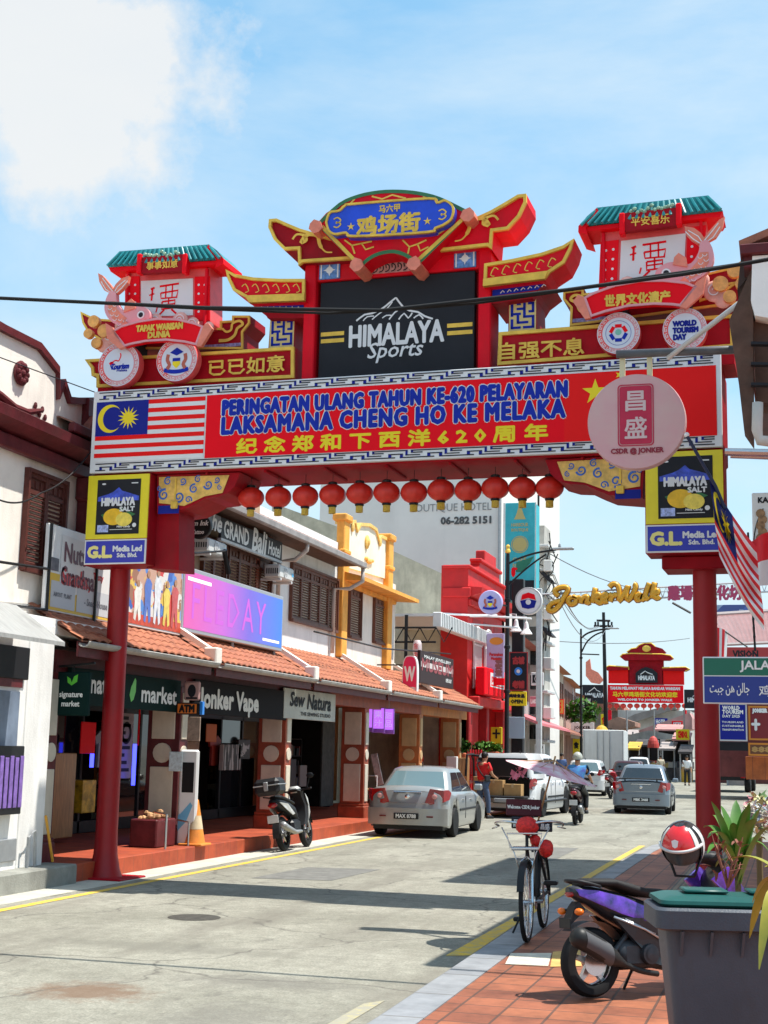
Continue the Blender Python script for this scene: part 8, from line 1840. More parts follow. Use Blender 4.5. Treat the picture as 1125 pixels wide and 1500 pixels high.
def person(label,loc,rz,P,shirt,trousers,hair='short',helmet=None,sleeve=.5):
 """P: joints in local space (x to the person's front)"""
 t=thing('person',label,'person',(0,0,0));g={k:V(v) for k,v in P.items()}
 neck=g['chest'].lerp(g['head'],.45)
 J=[(g['pelvis'],(.12,.10)),(g['pelvis'].lerp(g['chest'],.5),(.11,.085)),(g['chest'],(.12,.085)),(neck,.052),(g['head']-V((0,0,.05)),.075),(g['head']+V((0,0,.06)),.088)];B_=[(0,1),(1,2),(2,3),(3,4),(4,5)]
 for s in 'lr':
  n=len(J);J+=[(g['sh_'+s],.06),(g['el_'+s],.042),(g['wr_'+s],.03)];B_+=[(2,n),(n,n+1),(n+1,n+2)]
  d=(g['wr_'+s]-g['el_'+s]).normalized();q=g['wr_'+s]+d*.05;J.append((q,(.035,.022)));B_.append((n+2,n+3))
  sd=d.cross(V((0,1,0))).normalized() if abs(d.y)<.9 else V((0,0,1))
  for k in range(4):J.append((q+d*(.075 if k in(1,2) else .06)+sd*(-.027+.018*k)+V((.012,0,0)),.009));B_.append((n+3,len(J)-1))
  J.append((q+d*.02+V((.045,0,.0)),.010));B_.append((n+3,len(J)-1))
  n=len(J);J+=[(g['hip_'+s],.085),(g['kn_'+s],.06),(g['an_'+s],.042),(g['an_'+s]+V((.13,0,-.05)),(.04,.03))];B_+=[(0,n),(n,n+1),(n+1,n+2),(n+2,n+3)]
 body=skinned('body',J,B_,M_skin,t,2)
 f=g['head'];b=MB()
 for s in(-1,1):b.ell(f+V((.085,s*.033,.03)),(.012,.014,.008),8,5)
 obj('eye',b,M_hair,t,True,local=True)
 b=MB();b.ell(f+V((.1,0,.0)),(.018,.014,.025),8,5);b.ell(f+V((.085,0,-.045)),(.012,.025,.007),8,5)
 for s in(-1,1):b.ell(f+V((.0,s*.086,.01)),(.02,.012,.032),8,5)
 obj('face_features',b,M_skin,t,True,local=True)
 c=f+V((-.012,0,.05));b=MB();b.ell(c,(.105,.095,.10),16,9)
 if hair=='long':b.ell(c+V((-.06,0,-.14)),(.06,.09,.2),12,8)
 obj('hair',b,M_hair,t,True,local=True)
 k=1.0
 S=[(g['pelvis']+V((0,0,.02)),(.18,.135)),(g['pelvis'].lerp(g['chest'],.5),(.175,.13)),(g['chest'],(.19,.14)),(neck-V((0,0,.035)),.085)];SB=[(0,1),(1,2),(2,3)]
 for s in 'lr':n=len(S);S+=[(g['sh_'+s],.095),(g['sh_'+s].lerp(g['el_'+s],.5*sleeve+.1),.078),(g['sh_'+s].lerp(g['el_'+s],sleeve+.2),.07)];SB+=[(2,n),(n,n+1),(n+1,n+2)]
 if sleeve>1:
  for i,s in enumerate('lr'):S.append((g['wr_'+s],.045));SB.append((6+3*i,len(S)-1))
 skinned('shirt',S,SB,shirt,t,2)
 T=[(g['pelvis']-V((0,0,.0)),(.15,.12))];TB=[]
 for s in 'lr':n=len(T);T+=[(g['hip_'+s],.10),(g['kn_'+s],.078),(g['an_'+s]+V((0,0,.03)),.062)];TB+=[(0,n),(n,n+1),(n+1,n+2)]
 skinned('trousers',T,TB,trousers,t,2)
 for s in 'lr':b=MB();a=g['an_'+s];b.rings([plan(a.x-.09,a.x+.19,.05,a.z-.09,.045,0),plan(a.x-.09,a.x+.19,.052,a.z-.05,.045,0),plan(a.x-.08,a.x+.08,.045,a.z+.0,.04,0)]);b.v=[p+V((0,a.y,0)) for p in b.v];obj('shoe',b,M_blackpl,t,True,local=True)
 if helmet:
  b=MB();n_=16;b.rings([[c+V((.13*math.cos(q)*math.cos(h),.13*math.sin(q)*math.cos(h),.14*math.sin(h))) for q in [2*math.pi*i/n_ for i in range(n_)]] for h in [R(-25+112*i/8) for i in range(9)]]);obj('helmet',b,helmet,t,True,local=True);b=MB();b.cbox(c+V((.08,-.09,-.04)),c+V((.145,.09,.05)),.03);obj('visor',b,M_glass,t,local=True)
 t.location=loc;t.rotation_euler=(0,0,rz);return t
stand=dict(pelvis=(0,0,.95),chest=(.02,0,1.36),head=(.05,0,1.64),sh_l=(.02,.19,1.42),sh_r=(.02,-.19,1.42),el_l=(-.02,.25,1.12),el_r=(-.02,-.25,1.12),wr_l=(.08,.24,.88),wr_r=(.08,-.24,.88),hip_l=(0,.09,.90),hip_r=(0,-.09,.90),kn_l=(.03,.11,.49),kn_r=(.03,-.11,.49),an_l=(0,.12,.09),an_r=(0,-.12,.09))
M_tee=mat('red polo shirt',(0.62,0.012,0.015),0.8,.12,6,bump=.2,bs=25);M_jean=mat('blue jeans',(0.055,0.085,0.16),0.85,.3,4,bump=.2,bs=60)
man=dict(stand,head=(.10,0,1.63),el_l=(.12,.26,1.16),wr_l=(.38,.20,1.06),el_r=(.10,-.27,1.16),wr_r=(.36,-.18,1.08),an_r=(.10,-.15,.09),kn_r=(.09,-.13,.49))
pm=gZ(706,1199)
m=person('man in red polo shirt and jeans unloading boxes at the pickup',(pm.x,pm.y,.004),R(60),man,M_tee,M_jean)
b=MB();b.tube(spline([V(p) for p in((.16,.13,1.46),(.02,.17,1.52),(-.13,.05,1.35),(-.12,-.15,1.12),(.0,-.24,1.02))],4),.018,6);b.cbox((-.16,-.26,.98),(.06,-.20,1.16),.03);obj('shoulder_bag',b,M_blackpl,m,local=True)
ride=dict(stand,pelvis=(-.15,0,.98),chest=(.02,0,1.36),head=(.08,0,1.64),sh_l=(.02,.19,1.42),sh_r=(.02,-.19,1.42),el_l=(.25,.30,1.18),el_r=(.25,-.30,1.18),wr_l=(.52,.32,1.06),wr_r=(.52,-.32,1.06),hip_l=(-.12,.12,.93),hip_r=(-.12,-.12,.93),kn_l=(.30,.19,.76),kn_r=(.30,-.19,.76),an_l=(.22,.20,.36),an_r=(.22,-.20,.36))
person('motorcycle rider in blue and purple top with a pale helmet',(bk2.location.x,bk2.location.y+.62,.0),R(92),ride,mat('rider top',(0.05,0.06,0.30),0.8,0,5,c2=(0.05,0.30,0.55)),M_blackpl,helmet=mat('helmet pale',(0.42,0.42,0.36),0.3,coat=.4))
q=gZ(601,1200,.2)
person('woman with long hair in red in the ochre shop doorway',(-10.6,40.2,.235),R(-80),stand,M_tee,M_blackpl,'long')
person('dark haired person in maroon seated behind the silver car',(-10.3,33.6,.235),R(-60),stand,mat('maroon shirt',(0.22,0.012,0.015),0.8),M_blackpl)
for(x,y,Y,rz,lab,sh) in((1006,1112,88,-80,'far pedestrian in white left edge of the red gate column',M_whitep),(905,1120,120,100,'far pedestrian in dark clothes near the stalls',M_charc)):
 person(lab,(gY(x,y,Y).x,Y,.004),R(rz),stand,sh,M_blackpl,sleeve=.9)
for x,y,Y,rz,lab,sh in LATE:person(lab,(gY(x,y,Y).x,Y,.004),R(rz),stand,MATS[sh],M_blackpl,sleeve=.7)
# --- foreground: scooter, bicycle, bin, plants
def oval(x,z,w,h,n=16,y=0,e=2.6):
 o=[]
 for i in range(n):a=2*math.pi*i/n;c,s=math.cos(a),math.sin(a);o.append(V((x,y+w*math.copysign(abs(c)**(2/e),c),z+h*math.copysign(abs(s)**(2/e),s))))
 return o
g0=gZ(868,1461,.122)
SC=thing('scooter','black and purple scooter parked on the pavement behind the grey bin','scooter',(0,0,0))
M_pur=mat('purple fairing',(0.17,0.05,0.60),0.25,0,7,c2=(0.02,0.02,0.08),coat=.6)
M_gun=mat('dark fairing',(0.022,0.023,0.028),0.3,.1,4,coat=.4)
for x,nm in((-.15,'rear_wheel'),(1.2,'front_wheel')):
 b=MB();pr=[(.17,-.05),(.20,-.06),(.24,-.055),(.262,-.02),(.262,.02),(.24,.055),(.20,.06),(.17,.05)];b.lathe(pr+[pr[0]],(x,0,.262),'y',36,caps=False);wh=obj(nm,b,M_rubber,SC,50,local=True)
 b=MB();b.lathe([(.165,-.045),(.175,0),(.165,.045)],(x,0,.262),'y',30,caps=False);b.lathe([(0,-.06),(.045,-.06),(.045,.06),(0,.06)],(x,0,.262),'y',14)
 for k in range(5):a=2*math.pi*k/5+.3;e=V((math.cos(a),0,math.sin(a)));n=V((-e.z,0,e.x))*.025;c=V((x,-.02,.262));b.prism([c+e*.04-n,c+e*.17-n*.6,c+e*.17+n*.6,c+e*.04+n],(0,.04,0))
 obj('rim',b,M_alloy,wh,40,local=True)
 b=MB();b.lathe([(.02,-.075),(.10,-.075),(.10,-.07),(.02,-.07)],(x,0,.262),'y',24);obj('brake_disc',b,M_steel,wh,local=True)
b=MB();b.rings([oval(*q) for q in((-.33,.80,.03,.03),(-.28,.79,.07,.05),(-.12,.74,.12,.09),(.08,.66,.155,.13),(.30,.57,.17,.16),(.50,.48,.165,.17),(.66,.42,.14,.13),(.72,.40,.10,.09))]);obj('rear_body',b,M_gun,SC,50,local=True)
for s in(-1,1):
 b=MB();ue=[(-.30,.815),(-.12,.80),(.10,.745),(.30,.665),(.46,.585)];dn=[(-.27,.765),(-.13,.70),(.06,.62),(.26,.56),(.46,.565)]
 yy=[.075,.128,.163,.178,.176];rows=[]
 for k in range(5):rows.append((b._a((ue[k][0],s*(yy[k]-.012),ue[k][1])),b._a(((ue[k][0]+dn[k][0])/2,s*(yy[k]+.006),(ue[k][1]+dn[k][1])/2)),b._a((dn[k][0],s*(yy[k]),dn[k][1]))))
 for k in range(4):
  for j in range(2):b.face((rows[k][j],rows[k+1][j],rows[k+1][j+1],rows[k][j+1]))
 obj('purple_panel',b,M_pur,SC,True,local=True)
 b=MB();b.tube([(-.02,s*.168,.60),(.25,s*.186,.50),(.52,s*.178,.36)],.010,6);b.tube([(.08,s*.175,.66-.08),(.35,s*.186,.46)],.007,6);obj('silver_stripe',b,M_alloy,SC,True,local=True)
for s in(-1,1):b=MB();b.prism([(-.02,s*.16,.60),(.22,s*.18,.585),(.48,s*.175,.55),(.80,s*.15,.42),(.92,s*.13,.24),(.62,s*.15,.16),(.34,s*.17,.24),(.16,s*.17,.42)],(0,-s*.04,0));obj('side_cover',b,M_gun,SC,local=True)
b=MB();b.rings([oval(*q) for q in((-.24,.85,.07,.02),(-.18,.865,.115,.03),(.05,.855,.14,.035),(.20,.81,.145,.045),(.34,.775,.145,.04),(.52,.76,.12,.04),(.62,.75,.06,.025))]);obj('seat',b,mat('scooter seat',(0.022,0.021,0.022),0.65,bump=.2,bs=180),SC,True,local=True)
b=MB();b.tube(spline([V(p) for p in((-.10,-.12,.83),(-.26,-.10,.87),(-.33,0,.88),(-.26,.10,.87),(-.10,.12,.83))],4),.013,8);obj('grab_rail',b,M_blackpl,SC,True,local=True)
b=MB();b.ell((-.315,0,.775),(.025,.055,.025),14,8);obj('tail_light',b,M_lamp,SC,True,local=True)
b=MB();b.prism([(-.26,-.05,.72),(-.30,-.05,.68),(-.36,-.05,.56),(-.34,-.05,.55),(-.2,-.05,.66)],(0,.10,0));b.cbox((-.37,-.08,.52),(-.36,.08,.60),.004);obj('plate_holder',b,M_blackpl,SC,local=True)
for s in(-1,1):b=MB();b.ell((-.31,s*.12,.645),(.035,.045,.028),10,6);obj('indicator',b,mat('amber lens',(0.75,0.16,0.01),0.2),SC,True,local=True);b=MB();b.tube([(-.28,s*.04,.66),(-.31,s*.11,.65)],.012,6);obj('indicator_stalk',b,M_blackpl,SC,local=True)
b=MB();b.rings([[V((-.15+.31*math.cos(a),y,.262+.31*math.sin(a))) for y in(-.075,-.04,.04,.075)] for a in [R(30+100*i/10) for i in range(11)]],caps=False,closed=False);obj('rear_mudguard',b,M_blackpl,SC,True,local=True)
b=MB();b.cbox((.05,-.15,.20),(.52,-.05,.42),.05);b.cbox((.02,.06,.18),(.5,.14,.40),.05);b.lathe([(0,-.20),(.075,-.19),(.085,-.13),(.085,-.08)],(.30,0,.31),'y',18);b.lathe([(0,-.205),(.05,-.2)],(.30,0,.31),'y',18);b.tube([(-.02,-.09,.30),(.22,-.1,.54)],.022,8);obj('engine',b,mat('engine grey',(0.06,0.06,0.065),0.45,.2,9,metal=.5),SC,40,local=True)
b=MB();b.tube(spline([V(p) for p in((.36,-.17,.16),(.16,-.19,.20),(-.08,-.20,.30),(-.24,-.21,.39),(-.38,-.21,.46),(-.44,-.21,.49))],4),[.022]*7+[.045]+[.07]*2+[.082]*7+[.075,.065,.05,.03],16);ex=obj('exhaust',b,mat('exhaust black',(0.02,0.02,0.02),0.45),SC,50,local=True)
b=MB();b.rings([[V((x,-.208-.088*math.cos(a),z+.088*math.sin(a))) for a in [R(-80+160*i/8) for i in range(9)]] for x,z in((-.12,.325),(-.24,.39),(-.36,.45))],caps=False,closed=False);obj('heat_shield',b,mat('shield grey',(0.09,0.09,0.095),0.5),ex,True,local=True)
b=MB();b.rings([oval(*q) for q in((.48,.24,.12,.06),(.62,.26,.15,.08),(.85,.27,.15,.07),(.98,.30,.13,.08),(1.04,.36,.10,.06))]);obj('floorboard',b,M_gun,SC,50,local=True)
b=MB();b.rings([oval(*q) for q in((.98,.36,.16,.10),(1.03,.5,.19,.10),(1.08,.68,.20,.11),(1.12,.85,.17,.10),(1.14,.95,.10,.05))]);obj('leg_shield',b,M_gun,SC,50,local=True)
for s in(-1,1):b=MB();b.prism([(.95,s*.19,.86),(1.12,s*.20,.96),(1.36,s*.12,.74),(1.28,s*.15,.66),(1.1,s*.20,.72)],(0,-s*.03,0));obj('purple_panel',b,M_pur,SC,local=True)
b=MB();b.rings([oval(*q) for q in((.90,1.03,.06,.03),(.98,1.04,.15,.05),(1.08,1.03,.16,.06),(1.16,1.0,.10,.05))]);b.tube([(.92,-.35,1.04),(.98,-.18,1.03),(1.0,0,1.03),(.98,.18,1.03),(.92,.35,1.04)],.016,8)
obj('handlebar',b,M_blackpl,SC,50,local=True)
b=MB();b.tube([(1.24,-.08,.262),(1.12,-.08,.7)],.025,8);b.tube([(1.24,.08,.262),(1.12,.08,.7)],.025,8);obj('fork',b,M_black,SC,local=True)
b=MB();b.rings([[V((1.24+.30*math.cos(a),y,.262+.30*math.sin(a))) for y in(-.075,-.04,.04,.075)] for a in [R(20+120*i/8) for i in range(9)]],caps=False,closed=False);obj('front_mudguard',b,M_pur,SC,True,local=True)
for s in(-1,1):b=MB();b.tube([(.95,s*.24,1.04),(.97,s*.34,1.12),(.97,s*.36,1.16)],.009,6);obj('mirror_stem',b,M_black,SC,local=True);b=MB();b.rings([oval(.955,1.18,.07,.045),oval(.975,1.18,.075,.05),oval(1.01,1.18,.05,.035)]);obj('mirror',b,M_blackpl,SC,50,local=True)
b=MB();b.tube([(.38,.14,.24),(.32,.24,.02)],.012,6);obj('side_stand',b,M_black,SC,local=True)
SC.scale=(.9,.9,.9);SC.rotation_euler=(R(-5),0,R(42));SC.location=(g0.x+.13*math.cos(R(42)),g0.y+.13*math.sin(R(42)),.122)
hc=gY(1000,1238,10.5);r=.155
t=thing('helmet','red and black open helmet with white rim hanging on the scooter handlebar','helmet',hc-V((0,0,.2)))
HM=Matrix.Translation(hc)@Matrix.Scale(1.12,4)@Matrix.Rotation(R(-100),4,'Z')@Matrix.Rotation(R(22),4,'Y')
def hm(mb):q=MB();q.add(mb,HM);return q
shell=lambda k,a0,a1,h0,h1,n=20,m=9:[[V((k*.165*math.cos(q)*math.cos(h),k*.135*math.sin(q)*math.cos(h),k*.155*math.sin(h))) for q in [R(a0+(a1-a0)*i/n) for i in range(n+1)]] for h in [R(h0+(h1-h0)*i/m) for i in range(m+1)]]
b=MB();b.rings(shell(1,0,360,8,89),False,True);b.rings(shell(1,75,285,-48,8),False,False);obj('shell',hm(b),mat('helmet black',(0.02,0.02,0.022),0.2,coat=.6),t,True)
b=MB();b.rings(shell(1.015,-52,52,12,72),False,False);obj('red_panel',hm(b),mat('helmet red',(0.66,0.01,0.015),0.2,coat=.6),t,True)
b=MB();b.rings(shell(1.02,54,68,14,60),False,False);b.rings(shell(1.02,-68,-54,14,60),False,False);obj('white_panel',hm(b),mat('helmet white',(0.68,0.66,0.62),0.3),t,True)
b=MB();b.rings(shell(1.025,82,100,-40,55),False,False);b.rings(shell(1.025,260,278,-40,55),False,False);b.tube([V((.165*1.04*math.cos(R(a))*math.cos(R(8)),.135*1.04*math.sin(R(a))*math.cos(R(8)),.03)) for a in range(-78,79,12)],.010,6);obj('white_rim',hm(b),M_lgrey,t,True)
b=MB();b.rings(shell(.9,0,360,-40,88),False,True);obj('lining',hm(b),mat('helmet lining',(0.06,0.06,0.06),0.9),t,True)
b=MB();flat(b,frame(HM@V((.165,0,.085)),(HM.to_3x3()@V((0,1,0))),(HM.to_3x3()@V((-.35,0,1)))),[(0,.03),(.025,.02),(.018,-.02),(0,-.03),(-.018,-.02),(-.025,.02)],.012);obj('badge',b,M_swhite,t)
b=MB();b.tube([HM@V((-.02,.11,-.08)),HM@V((.03,.06,-.2)),HM@V((.03,-.06,-.2)),HM@V((-.02,-.11,-.08))],.011,6);obj('chin_strap',b,M_black,t,True)
p0,p1=gZ(772,1381,.122),gZ(793,1362,.122);d=(p0-p1).normalized()
t=thing('bicycle','old black bicycle decorated with red balls standing at the kerb','bicycle',(0,0,0));r=.345;WB=1.12
for x,nm in((0,'front_wheel'),(-WB,'rear_wheel')):
 b=MB();b.lathe([(r-.03,-.018),(r-.008,-.02),(r,0),(r-.008,.02),(r-.03,.018),(r-.03,-.018)],(x,0,r),'y',44,caps=False);wh=obj(nm,b,M_rubber,t,50,local=True)
 b=MB();b.lathe([(r-.04,-.014),(r-.03,0),(r-.04,.014)],(x,0,r),'y',36,caps=False)
 for k in range(28):a=2*math.pi*k/28;b.tube([(x+.02*math.cos(a+.5),.02*(-1)**k,r+.02*math.sin(a+.5)),(x+(r-.04)*math.cos(a),0,r+(r-.04)*math.sin(a))],.0018,4)
 b.tube([(x,-.05,r),(x,.05,r)],.02,8);obj('spoke_rim',b,M_steel,wh,local=True)
 b=MB();q0,q1=((20,150) if x==0 else(10,190));b.rings([[V((x+(r+.03)*math.cos(a)*(1),y,r+(r+.03)*math.sin(a)-.008*abs(y)/.03)) for y in(-.032,0,.032)] for a in [R(q0+(q1-q0)*i/14) for i in range(15)]],caps=False,closed=False);obj('mudguard',b,M_black,t,True,local=True)
hd=V((-.18,0,.92));bb=V((-.62,0,.30));st=V((-.78,0,.85))
b=MB()
for q in((hd,st),(hd-V((-.03,0,.12)),bb),(bb,st+V((-.02,0,.08))),(bb,V((-WB,.06,r))),(bb,V((-WB,-.06,r))),(st,V((-WB,.06,r))),(st,V((-WB,-.06,r))),(hd+V((.01,0,.04)),hd-V((-.05,0,.18)))):b.tube(q,.015,8)
obj('frame',b,M_black,t,local=True)
b=MB()
for s in(-1,1):b.tube([hd-V((-.05,-s*.0,.18)),(-.10,s*.05,.70),(0,s*.055,r)],.012,8)
obj('fork',b,M_steel,t,local=True)
b=MB();b.tube(spline([V(p) for p in((-.42,.30,1.0),(-.30,.31,1.03),(-.16,.20,1.05),(-.15,0,1.03),(-.16,-.20,1.05),(-.30,-.31,1.03),(-.42,-.30,1.0))],5),.011,8);b.tube([hd,(-.15,0,1.04)],.014,8)
for s in(-1,1):b.tube([(-.20,s*.28,1.0),(-.30,s*.34,.98)],.007,6);b.tube([(-.1,s*.22,1.0),(-.02,s*.1,.78),(-.02,s*.05,.6)],.006,5)
obj('handlebar',b,M_steel,t,True,local=True)
b=MB();b.rings([oval(*q) for q in((-.98,.97,.10,.03),(-.88,.98,.10,.035),(-.74,.97,.04,.03),(-.66,.96,.02,.02))]);obj('saddle',b,M_blackpl,t,True,local=True)
b=MB();b.lathe([(.075,-.005),(.08,0),(.075,.005)],bb,'y',20);b.tube([bb+V((0,-.07,0)),bb+V((0,.07,0))],.02,8);b.tube([bb+V((0,.07,0)),bb+V((.05,.08,.17))],.01,6);b.tube([bb+V((0,-.07,0)),bb+V((-.05,-.08,-.17))],.01,6);obj('crank',b,M_steel,t,local=True)
b=MB();b.cbox(bb+V((0,.09,.15)),bb+V((.1,.22,.19)),.01);obj('pedal',b,M_black,t,local=True);b=MB();b.cbox(bb+V((-.1,-.22,-.19)),bb+V((0,-.09,-.15)),.01);obj('pedal',b,M_black,t,local=True)
b=MB();b.tube([(-.62,-.1,.26),(-.58,-.22,.01)],.01,6);b.tube([(-WB,-.1,r),(-WB-.05,-.17,.01)],.008,6);b.cbox((-WB-.25,-.09,.74),(-WB+.2,.09,.76),.01);obj('kick_stand',b,M_black,t,local=True)
b=MB();b.cbox((.0,-.13,.80),(-.16,.13,.83),.01);b.tube([(0,-.13,.82),(0,-.16,.95),(0,.16,.95),(0,.13,.82)],.008,6);obj('front_carrier',b,M_steel,t,local=True)
rz=math.atan2(d.y,d.x);t.location=(p0.x-d.x*.0,p0.y+.02,.122);t.rotation_euler=(R(2),0,rz)
Yb=13.15
M_rib=mat('red raffia',(0.62,0.015,0.012),0.6,.35,40,bump=.5,bs=60)
def ball(label,px,py,rp,Y,fac=1.0):
 p=gY(px,py,Y);q=gY(px+rp,py,Y).x-p.x;b=MB();rr=random.Random(px);n,m=18,11;rs=[]
 for i in range(m+1):a=math.pi*(.02+.96*i/m)-math.pi/2;rs.append([p+V((q*math.cos(a)*math.cos(2*math.pi*k/n),q*math.cos(a)*math.sin(2*math.pi*k/n),q*fac*math.sin(a)))*(1+.07*rr.uniform(-1,1)) for k in range(n)])
 b.rings(rs);single('ribbon_ball',b,M_rib,label,'decoration','red ribbon balls on the bicycle',True)
ball('largest red ribbon ball on top of the bicycle handlebar',772,1210,17,13.0,.78);ball('small red ribbon ball under the bicycle handlebar',784,1231,8,13.05);ball('middle sized red ribbon ball hanging right of the bicycle fork',800,1243,11,13.1,1.15)
M_bb=mat('blackboard',(0.02,0.02,0.03),0.6)
ysign('small_board','small black board left of the red ribbon ball',(749,1196),(769,1214),13.25,M_bb,[('昌',.35,.45,.35,.6,.001)],M_letter,d=.015)
ysign('small_board','small black board with white characters right of the red ribbon ball',(786,1201),(809,1219),13.2,M_bb,[('昌盛',.55,.45,.55,.5,.001)],M_letter,d=.015)
t,x0,x1,z0,z1=ysign('welcome_board','maroon board with one white welcome line above the bicycle',(741,1170),(793,1196),13.5,mat('board maroon',(0.07,0.012,0.02),0.6),[('Welcome CSDR Jonker',.5,.5,.9,.28,.0015)],M_letter,d=.02)
b=MB();b.tube([((x0+x1)/2+.08,13.53,z0),((x0+x1)/2+.08,13.55,.86)],.012,6);obj('post',b,M_black,t)
a,e=gY(741,1113,13.6),gY(874,1153,13.6);c=(a+e)/2;e1=(e-a).normalized();ax=e1.cross((c-CAM_C).normalized());ax=ax if ax.z>0 else -ax;ax=(ax-V((0,.05,0))).normalized();ax=(ax-e1*ax.dot(e1)).normalized();e2=ax.cross(e1);rad=(e-a).length/2
t=thing('parasol','white and pink paper parasol tilted above the bicycle','parasol',c-ax*.5);b=MB();n=28
b.rings([[c+ax*h+(e1*math.cos(2*math.pi*k/n)+e2*math.sin(2*math.pi*k/n))*rad*f*(1-.02*(k%2)) for k in range(n)] for f,h in((1,0),(.75,.03),(.4,.065),(.06,.09))],False);obj('canopy',b,mat('rose paper',(0.74,0.62,0.63),0.8,0,9,c2=(0.66,0.25,0.33)),t)
b=MB();b.tube([c+ax*.17,c-ax*.62],.009,7);obj('stick',b,M_wood,t,True)
b=MB()
for k in range(n//2):u=(e1*math.cos(4*math.pi*k/n)+e2*math.sin(4*math.pi*k/n))*rad;b.tube([c+ax*.13,c+u*.97-ax*.004],.003,4)
obj('rib',b,M_wood,t)
t=thing('orchid_spray','pink artificial orchid hanging from the left tip of the parasol','flowers',gY(758,1140,13.5));b=MB();rr=random.Random(2)
for k in range(16):p=gY(758+rr.uniform(-11,12),1127+rr.uniform(-9,12),13.5);v1=V((rr.uniform(-1,1),rr.uniform(-.4,.4),rr.uniform(-1,1))).normalized()*.04;v2=V((rr.uniform(-1,1),rr.uniform(-.4,.4),rr.uniform(-1,1))).normalized()*.03;b.poly([p-v1,p+v2,p+v1,p-v2])
obj('petal',b,mat('orchid pink',(0.70,0.22,0.34),0.6),t)
A=CAM_C+ray(962,1330)*6.25;zr=A.z
t=thing('wheelie_bin','grey wheelie bin with dark green lid at the right foreground','bin',(A.x+.3,A.y+.3,.12));WB_=Matrix.Translation(V((A.x,A.y,0)))@Matrix.Rotation(R(14),4,'Z')
def wb(mb):q=MB();q.add(mb,WB_);return q
M_bin=mat('bin grey plastic',(0.070,0.080,0.100),0.5,.12,2.5,bump=.15,bs=120,dirt=.5,ds=1.6)
Wd=.80
def rr_(z,i):return [V((x,y,z)) for x,y in rrect(i,i,Wd-i,.44-i,.05)]
b=MB();b.rings([rr_(.20,.13),rr_(zr-.16,.058),rr_(zr-.075,.05)],True);bd=obj('body',wb(b),M_bin,t,30)
b=MB();b.rings([rr_(zr-.10,.02),rr_(zr-.09,.0),rr_(zr-.012,.0),rr_(zr,.012)],True)
for x in(.11,.24,.38,.52,.66):b.prism([(x,.045,zr-.10),(x,.0,zr-.10),(x,.055,zr-.21)],(.012,0,0))
obj('rim',wb(b),M_bin,t,30)
b=MB();b.rings([rr_(zr+.002,.035),rr_(zr+.015,.02),rr_(zr+.03,.025),rr_(zr+.045,.07),rr_(zr+.05,.12)],True);b.cbox((.15,.14,zr+.055),(.35,.3,zr+.07),.02);b.cbox((.45,.14,zr+.055),(.65,.3,zr+.07),.02);obj('lid',wb(b),mat('lid green',(0.012,0.085,0.075),0.4,.15,4,dirt=.2),t,40)
for x in(.12,Wd-.22):b=MB();b.lathe([(.04,0),(.10,.0),(.10,.07),(.04,.07)],(x,.40,.222),'x',20);obj('wheel',wb(b),M_rubber,t,40)
def leaf(mb,base,tip,w,drop,n=9):
 base,tip=V(base),V(tip);mid=base.lerp(tip,.5)+V((0,0,drop));pts=[base*(1-s)**2+mid*2*s*(1-s)+tip*s*s for s in [i/n for i in range(n+1)]];sd=(tip-base).cross(V((0,0,1)));sd=sd.normalized() if sd.length>1e-4 else V((1,0,0))
 L,M_,R_=[],[],[]
 for i,p in enumerate(pts):k=math.sin(math.pi*min(1,(.12+.88*i/n)))**.7*w+.002;L.append(mb._a(p+sd*k));M_.append(mb._a(p-V((0,0,k*.35))));R_.append(mb._a(p-sd*k))
 for i in range(n):mb.face((L[i],L[i+1],M_[i+1],M_[i]));mb.face((M_[i],M_[i+1],R_[i+1],R_[i]))
def plant(label,bx,by,Y,tips,w,m,stem_to=None,seed=1):
 c=gY(bx,by,Y);t=thing('potted_plant',label,'plant',(c.x,c.y,.12));b=MB();rr=random.Random(seed)
 for tx,ty,dr in tips:dy=rr.uniform(-.25,.25);leaf(b,c+V((0,0,rr.uniform(-.1,.05))),gY(tx,ty,Y+dy),w*rr.uniform(.8,1.2),dr)
 obj('leaf',b,m,t,True)
 b=MB();b.tube([c,V((c.x+.02,c.y,.5))],.018,6);obj('stem',b,mat('plant stem',(0.12,0.09,0.04),0.8),t)
 b=MB();b.lathe([(.12,.12),(.17,.5),(.18,.52),(.16,.52),(.15,.46)],(c.x,c.y,0),n=18);obj('pot',b,mat('clay pot',(0.30,0.11,0.06),0.8,.2,4),t,40)
M_drac=mat('strap leaf green',(0.10,0.24,0.022),0.4,0,3,c2=(0.04,0.12,0.015));M_yleaf=mat('yellowing leaf',(0.36,0.30,0.03),0.45,0,4,c2=(0.16,0.20,0.02))
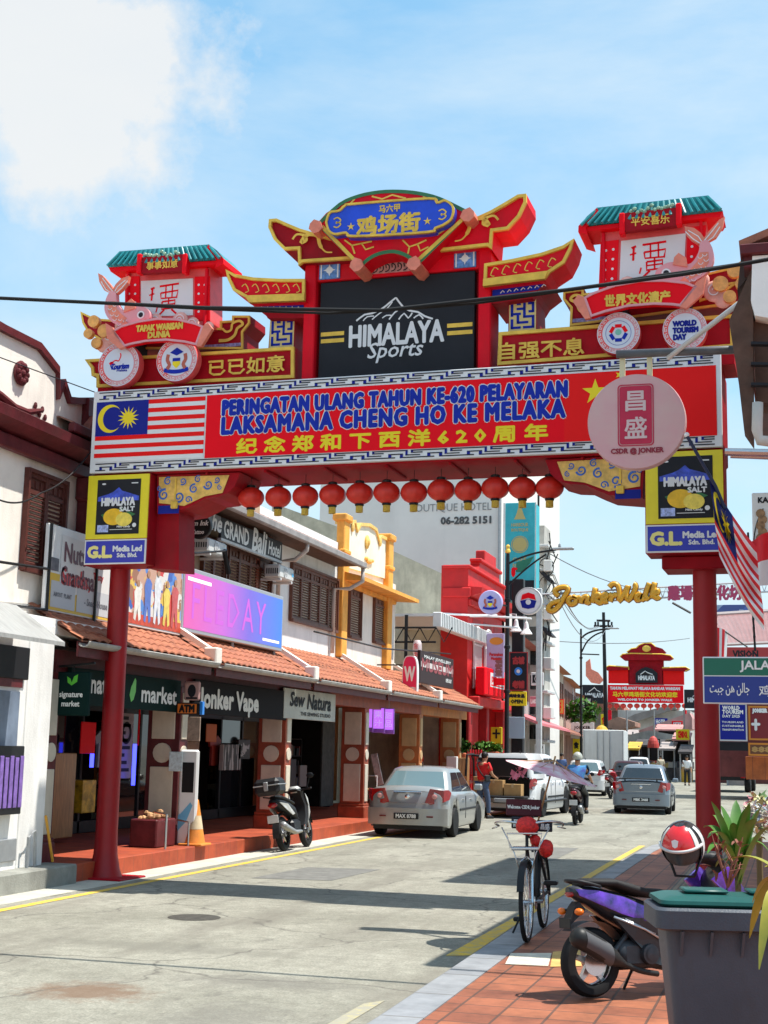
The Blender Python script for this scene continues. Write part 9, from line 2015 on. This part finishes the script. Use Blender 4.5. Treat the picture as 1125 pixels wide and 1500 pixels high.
plant('green strap leaved plant behind the grey bin',1080,1275,8.0,[(1042,1174,.1),(1062,1188,.1),(1098,1176,.05),(1092,1184,.05),(1030,1212,.2),(1036,1250,.2),(1068,1258,.15),(1110,1200,.15),(1135,1212,.2),(1128,1250,.2),(1052,1222,.12),(1084,1196,.0),(1100,1238,.1),(1074,1205,.08),(1048,1270,.16),(1116,1180,.1),(1056,1180,.1),(1078,1172,.05),(1110,1186,.1),(1044,1194,.15),(1122,1230,.2),(1060,1240,.16),(1090,1220,.05),(1070,1226,.1),(1036,1228,.2)],.030,M_drac,seed=3)
plant('plant with arching yellow green leaves at the right foreground edge',1150,1300,5.7,[(1102,1322,.12),(1098,1374,.2),(1112,1420,.25),(1070,1258,.08),(1120,1270,.1)],.022,M_yleaf,seed=5)
c=gY(1066,1300,7.4);tt=thing('potted_plant','thin reddish dry stems behind the bin lid','plant',(c.x,c.y,.12));b=MB();rr=random.Random(2)
for k in range(14):e=gY(1066+rr.uniform(-26,24),1235+rr.uniform(-18,40),7.4+rr.uniform(-.1,.1));mdl=c.lerp(e,.5)+V((rr.uniform(-.03,.03),0,.03));b.tube(spline([c,mdl,e],3),[.006,.0025],4) if False else b.tube([c,mdl,e],[.006,.004,.002],4)
obj('stem',b,mat('dry twig',(0.24,0.08,0.05),0.8,.4,9),tt);b=MB()
for k in range(16):p=gY(1066+rr.uniform(-26,24),1245+rr.uniform(-20,40),7.4);leaf(b,p,p+V((rr.uniform(-.05,.05),rr.uniform(-.03,.03),rr.uniform(-.05,.02))),.007,.01,4)
obj('leaf',b,mat('dry twig',0),tt);b=MB();b.lathe([(.1,.12),(.14,.5),(.13,.51)],(c.x,c.y,0),n=16);obj('pot',b,mat('clay pot',0),tt,40)
for lab,bx,by,Y,rx,m,sd in(('cream and mauve flowering plant at the right edge behind the bin',1112,1225,9.0,22,collage_mat('mixed blooms',[(.45,.40,.18),(.30,.34,.42),(.40,.12,.14),(.12,.2,.06),(.5,.45,.4)],14),6),):
 c=gY(bx,by,Y);rad=gY(bx+rx,by,Y).x-c.x;tt=bush('flowering_plant',lab,'plant',c,(rad,.2,rad*1.5),220,m,leaf=.035,seed=sd)
 b=MB();b.lathe([(.1,.12),(.15,.55),(.14,.56)],(c.x,c.y,0),n=16);obj('pot',b,mat('clay pot',0),tt,40);b=MB();b.tube([(c.x,c.y,.5),c],.02,5);obj('stem',b,mat('plant stem',0),tt)
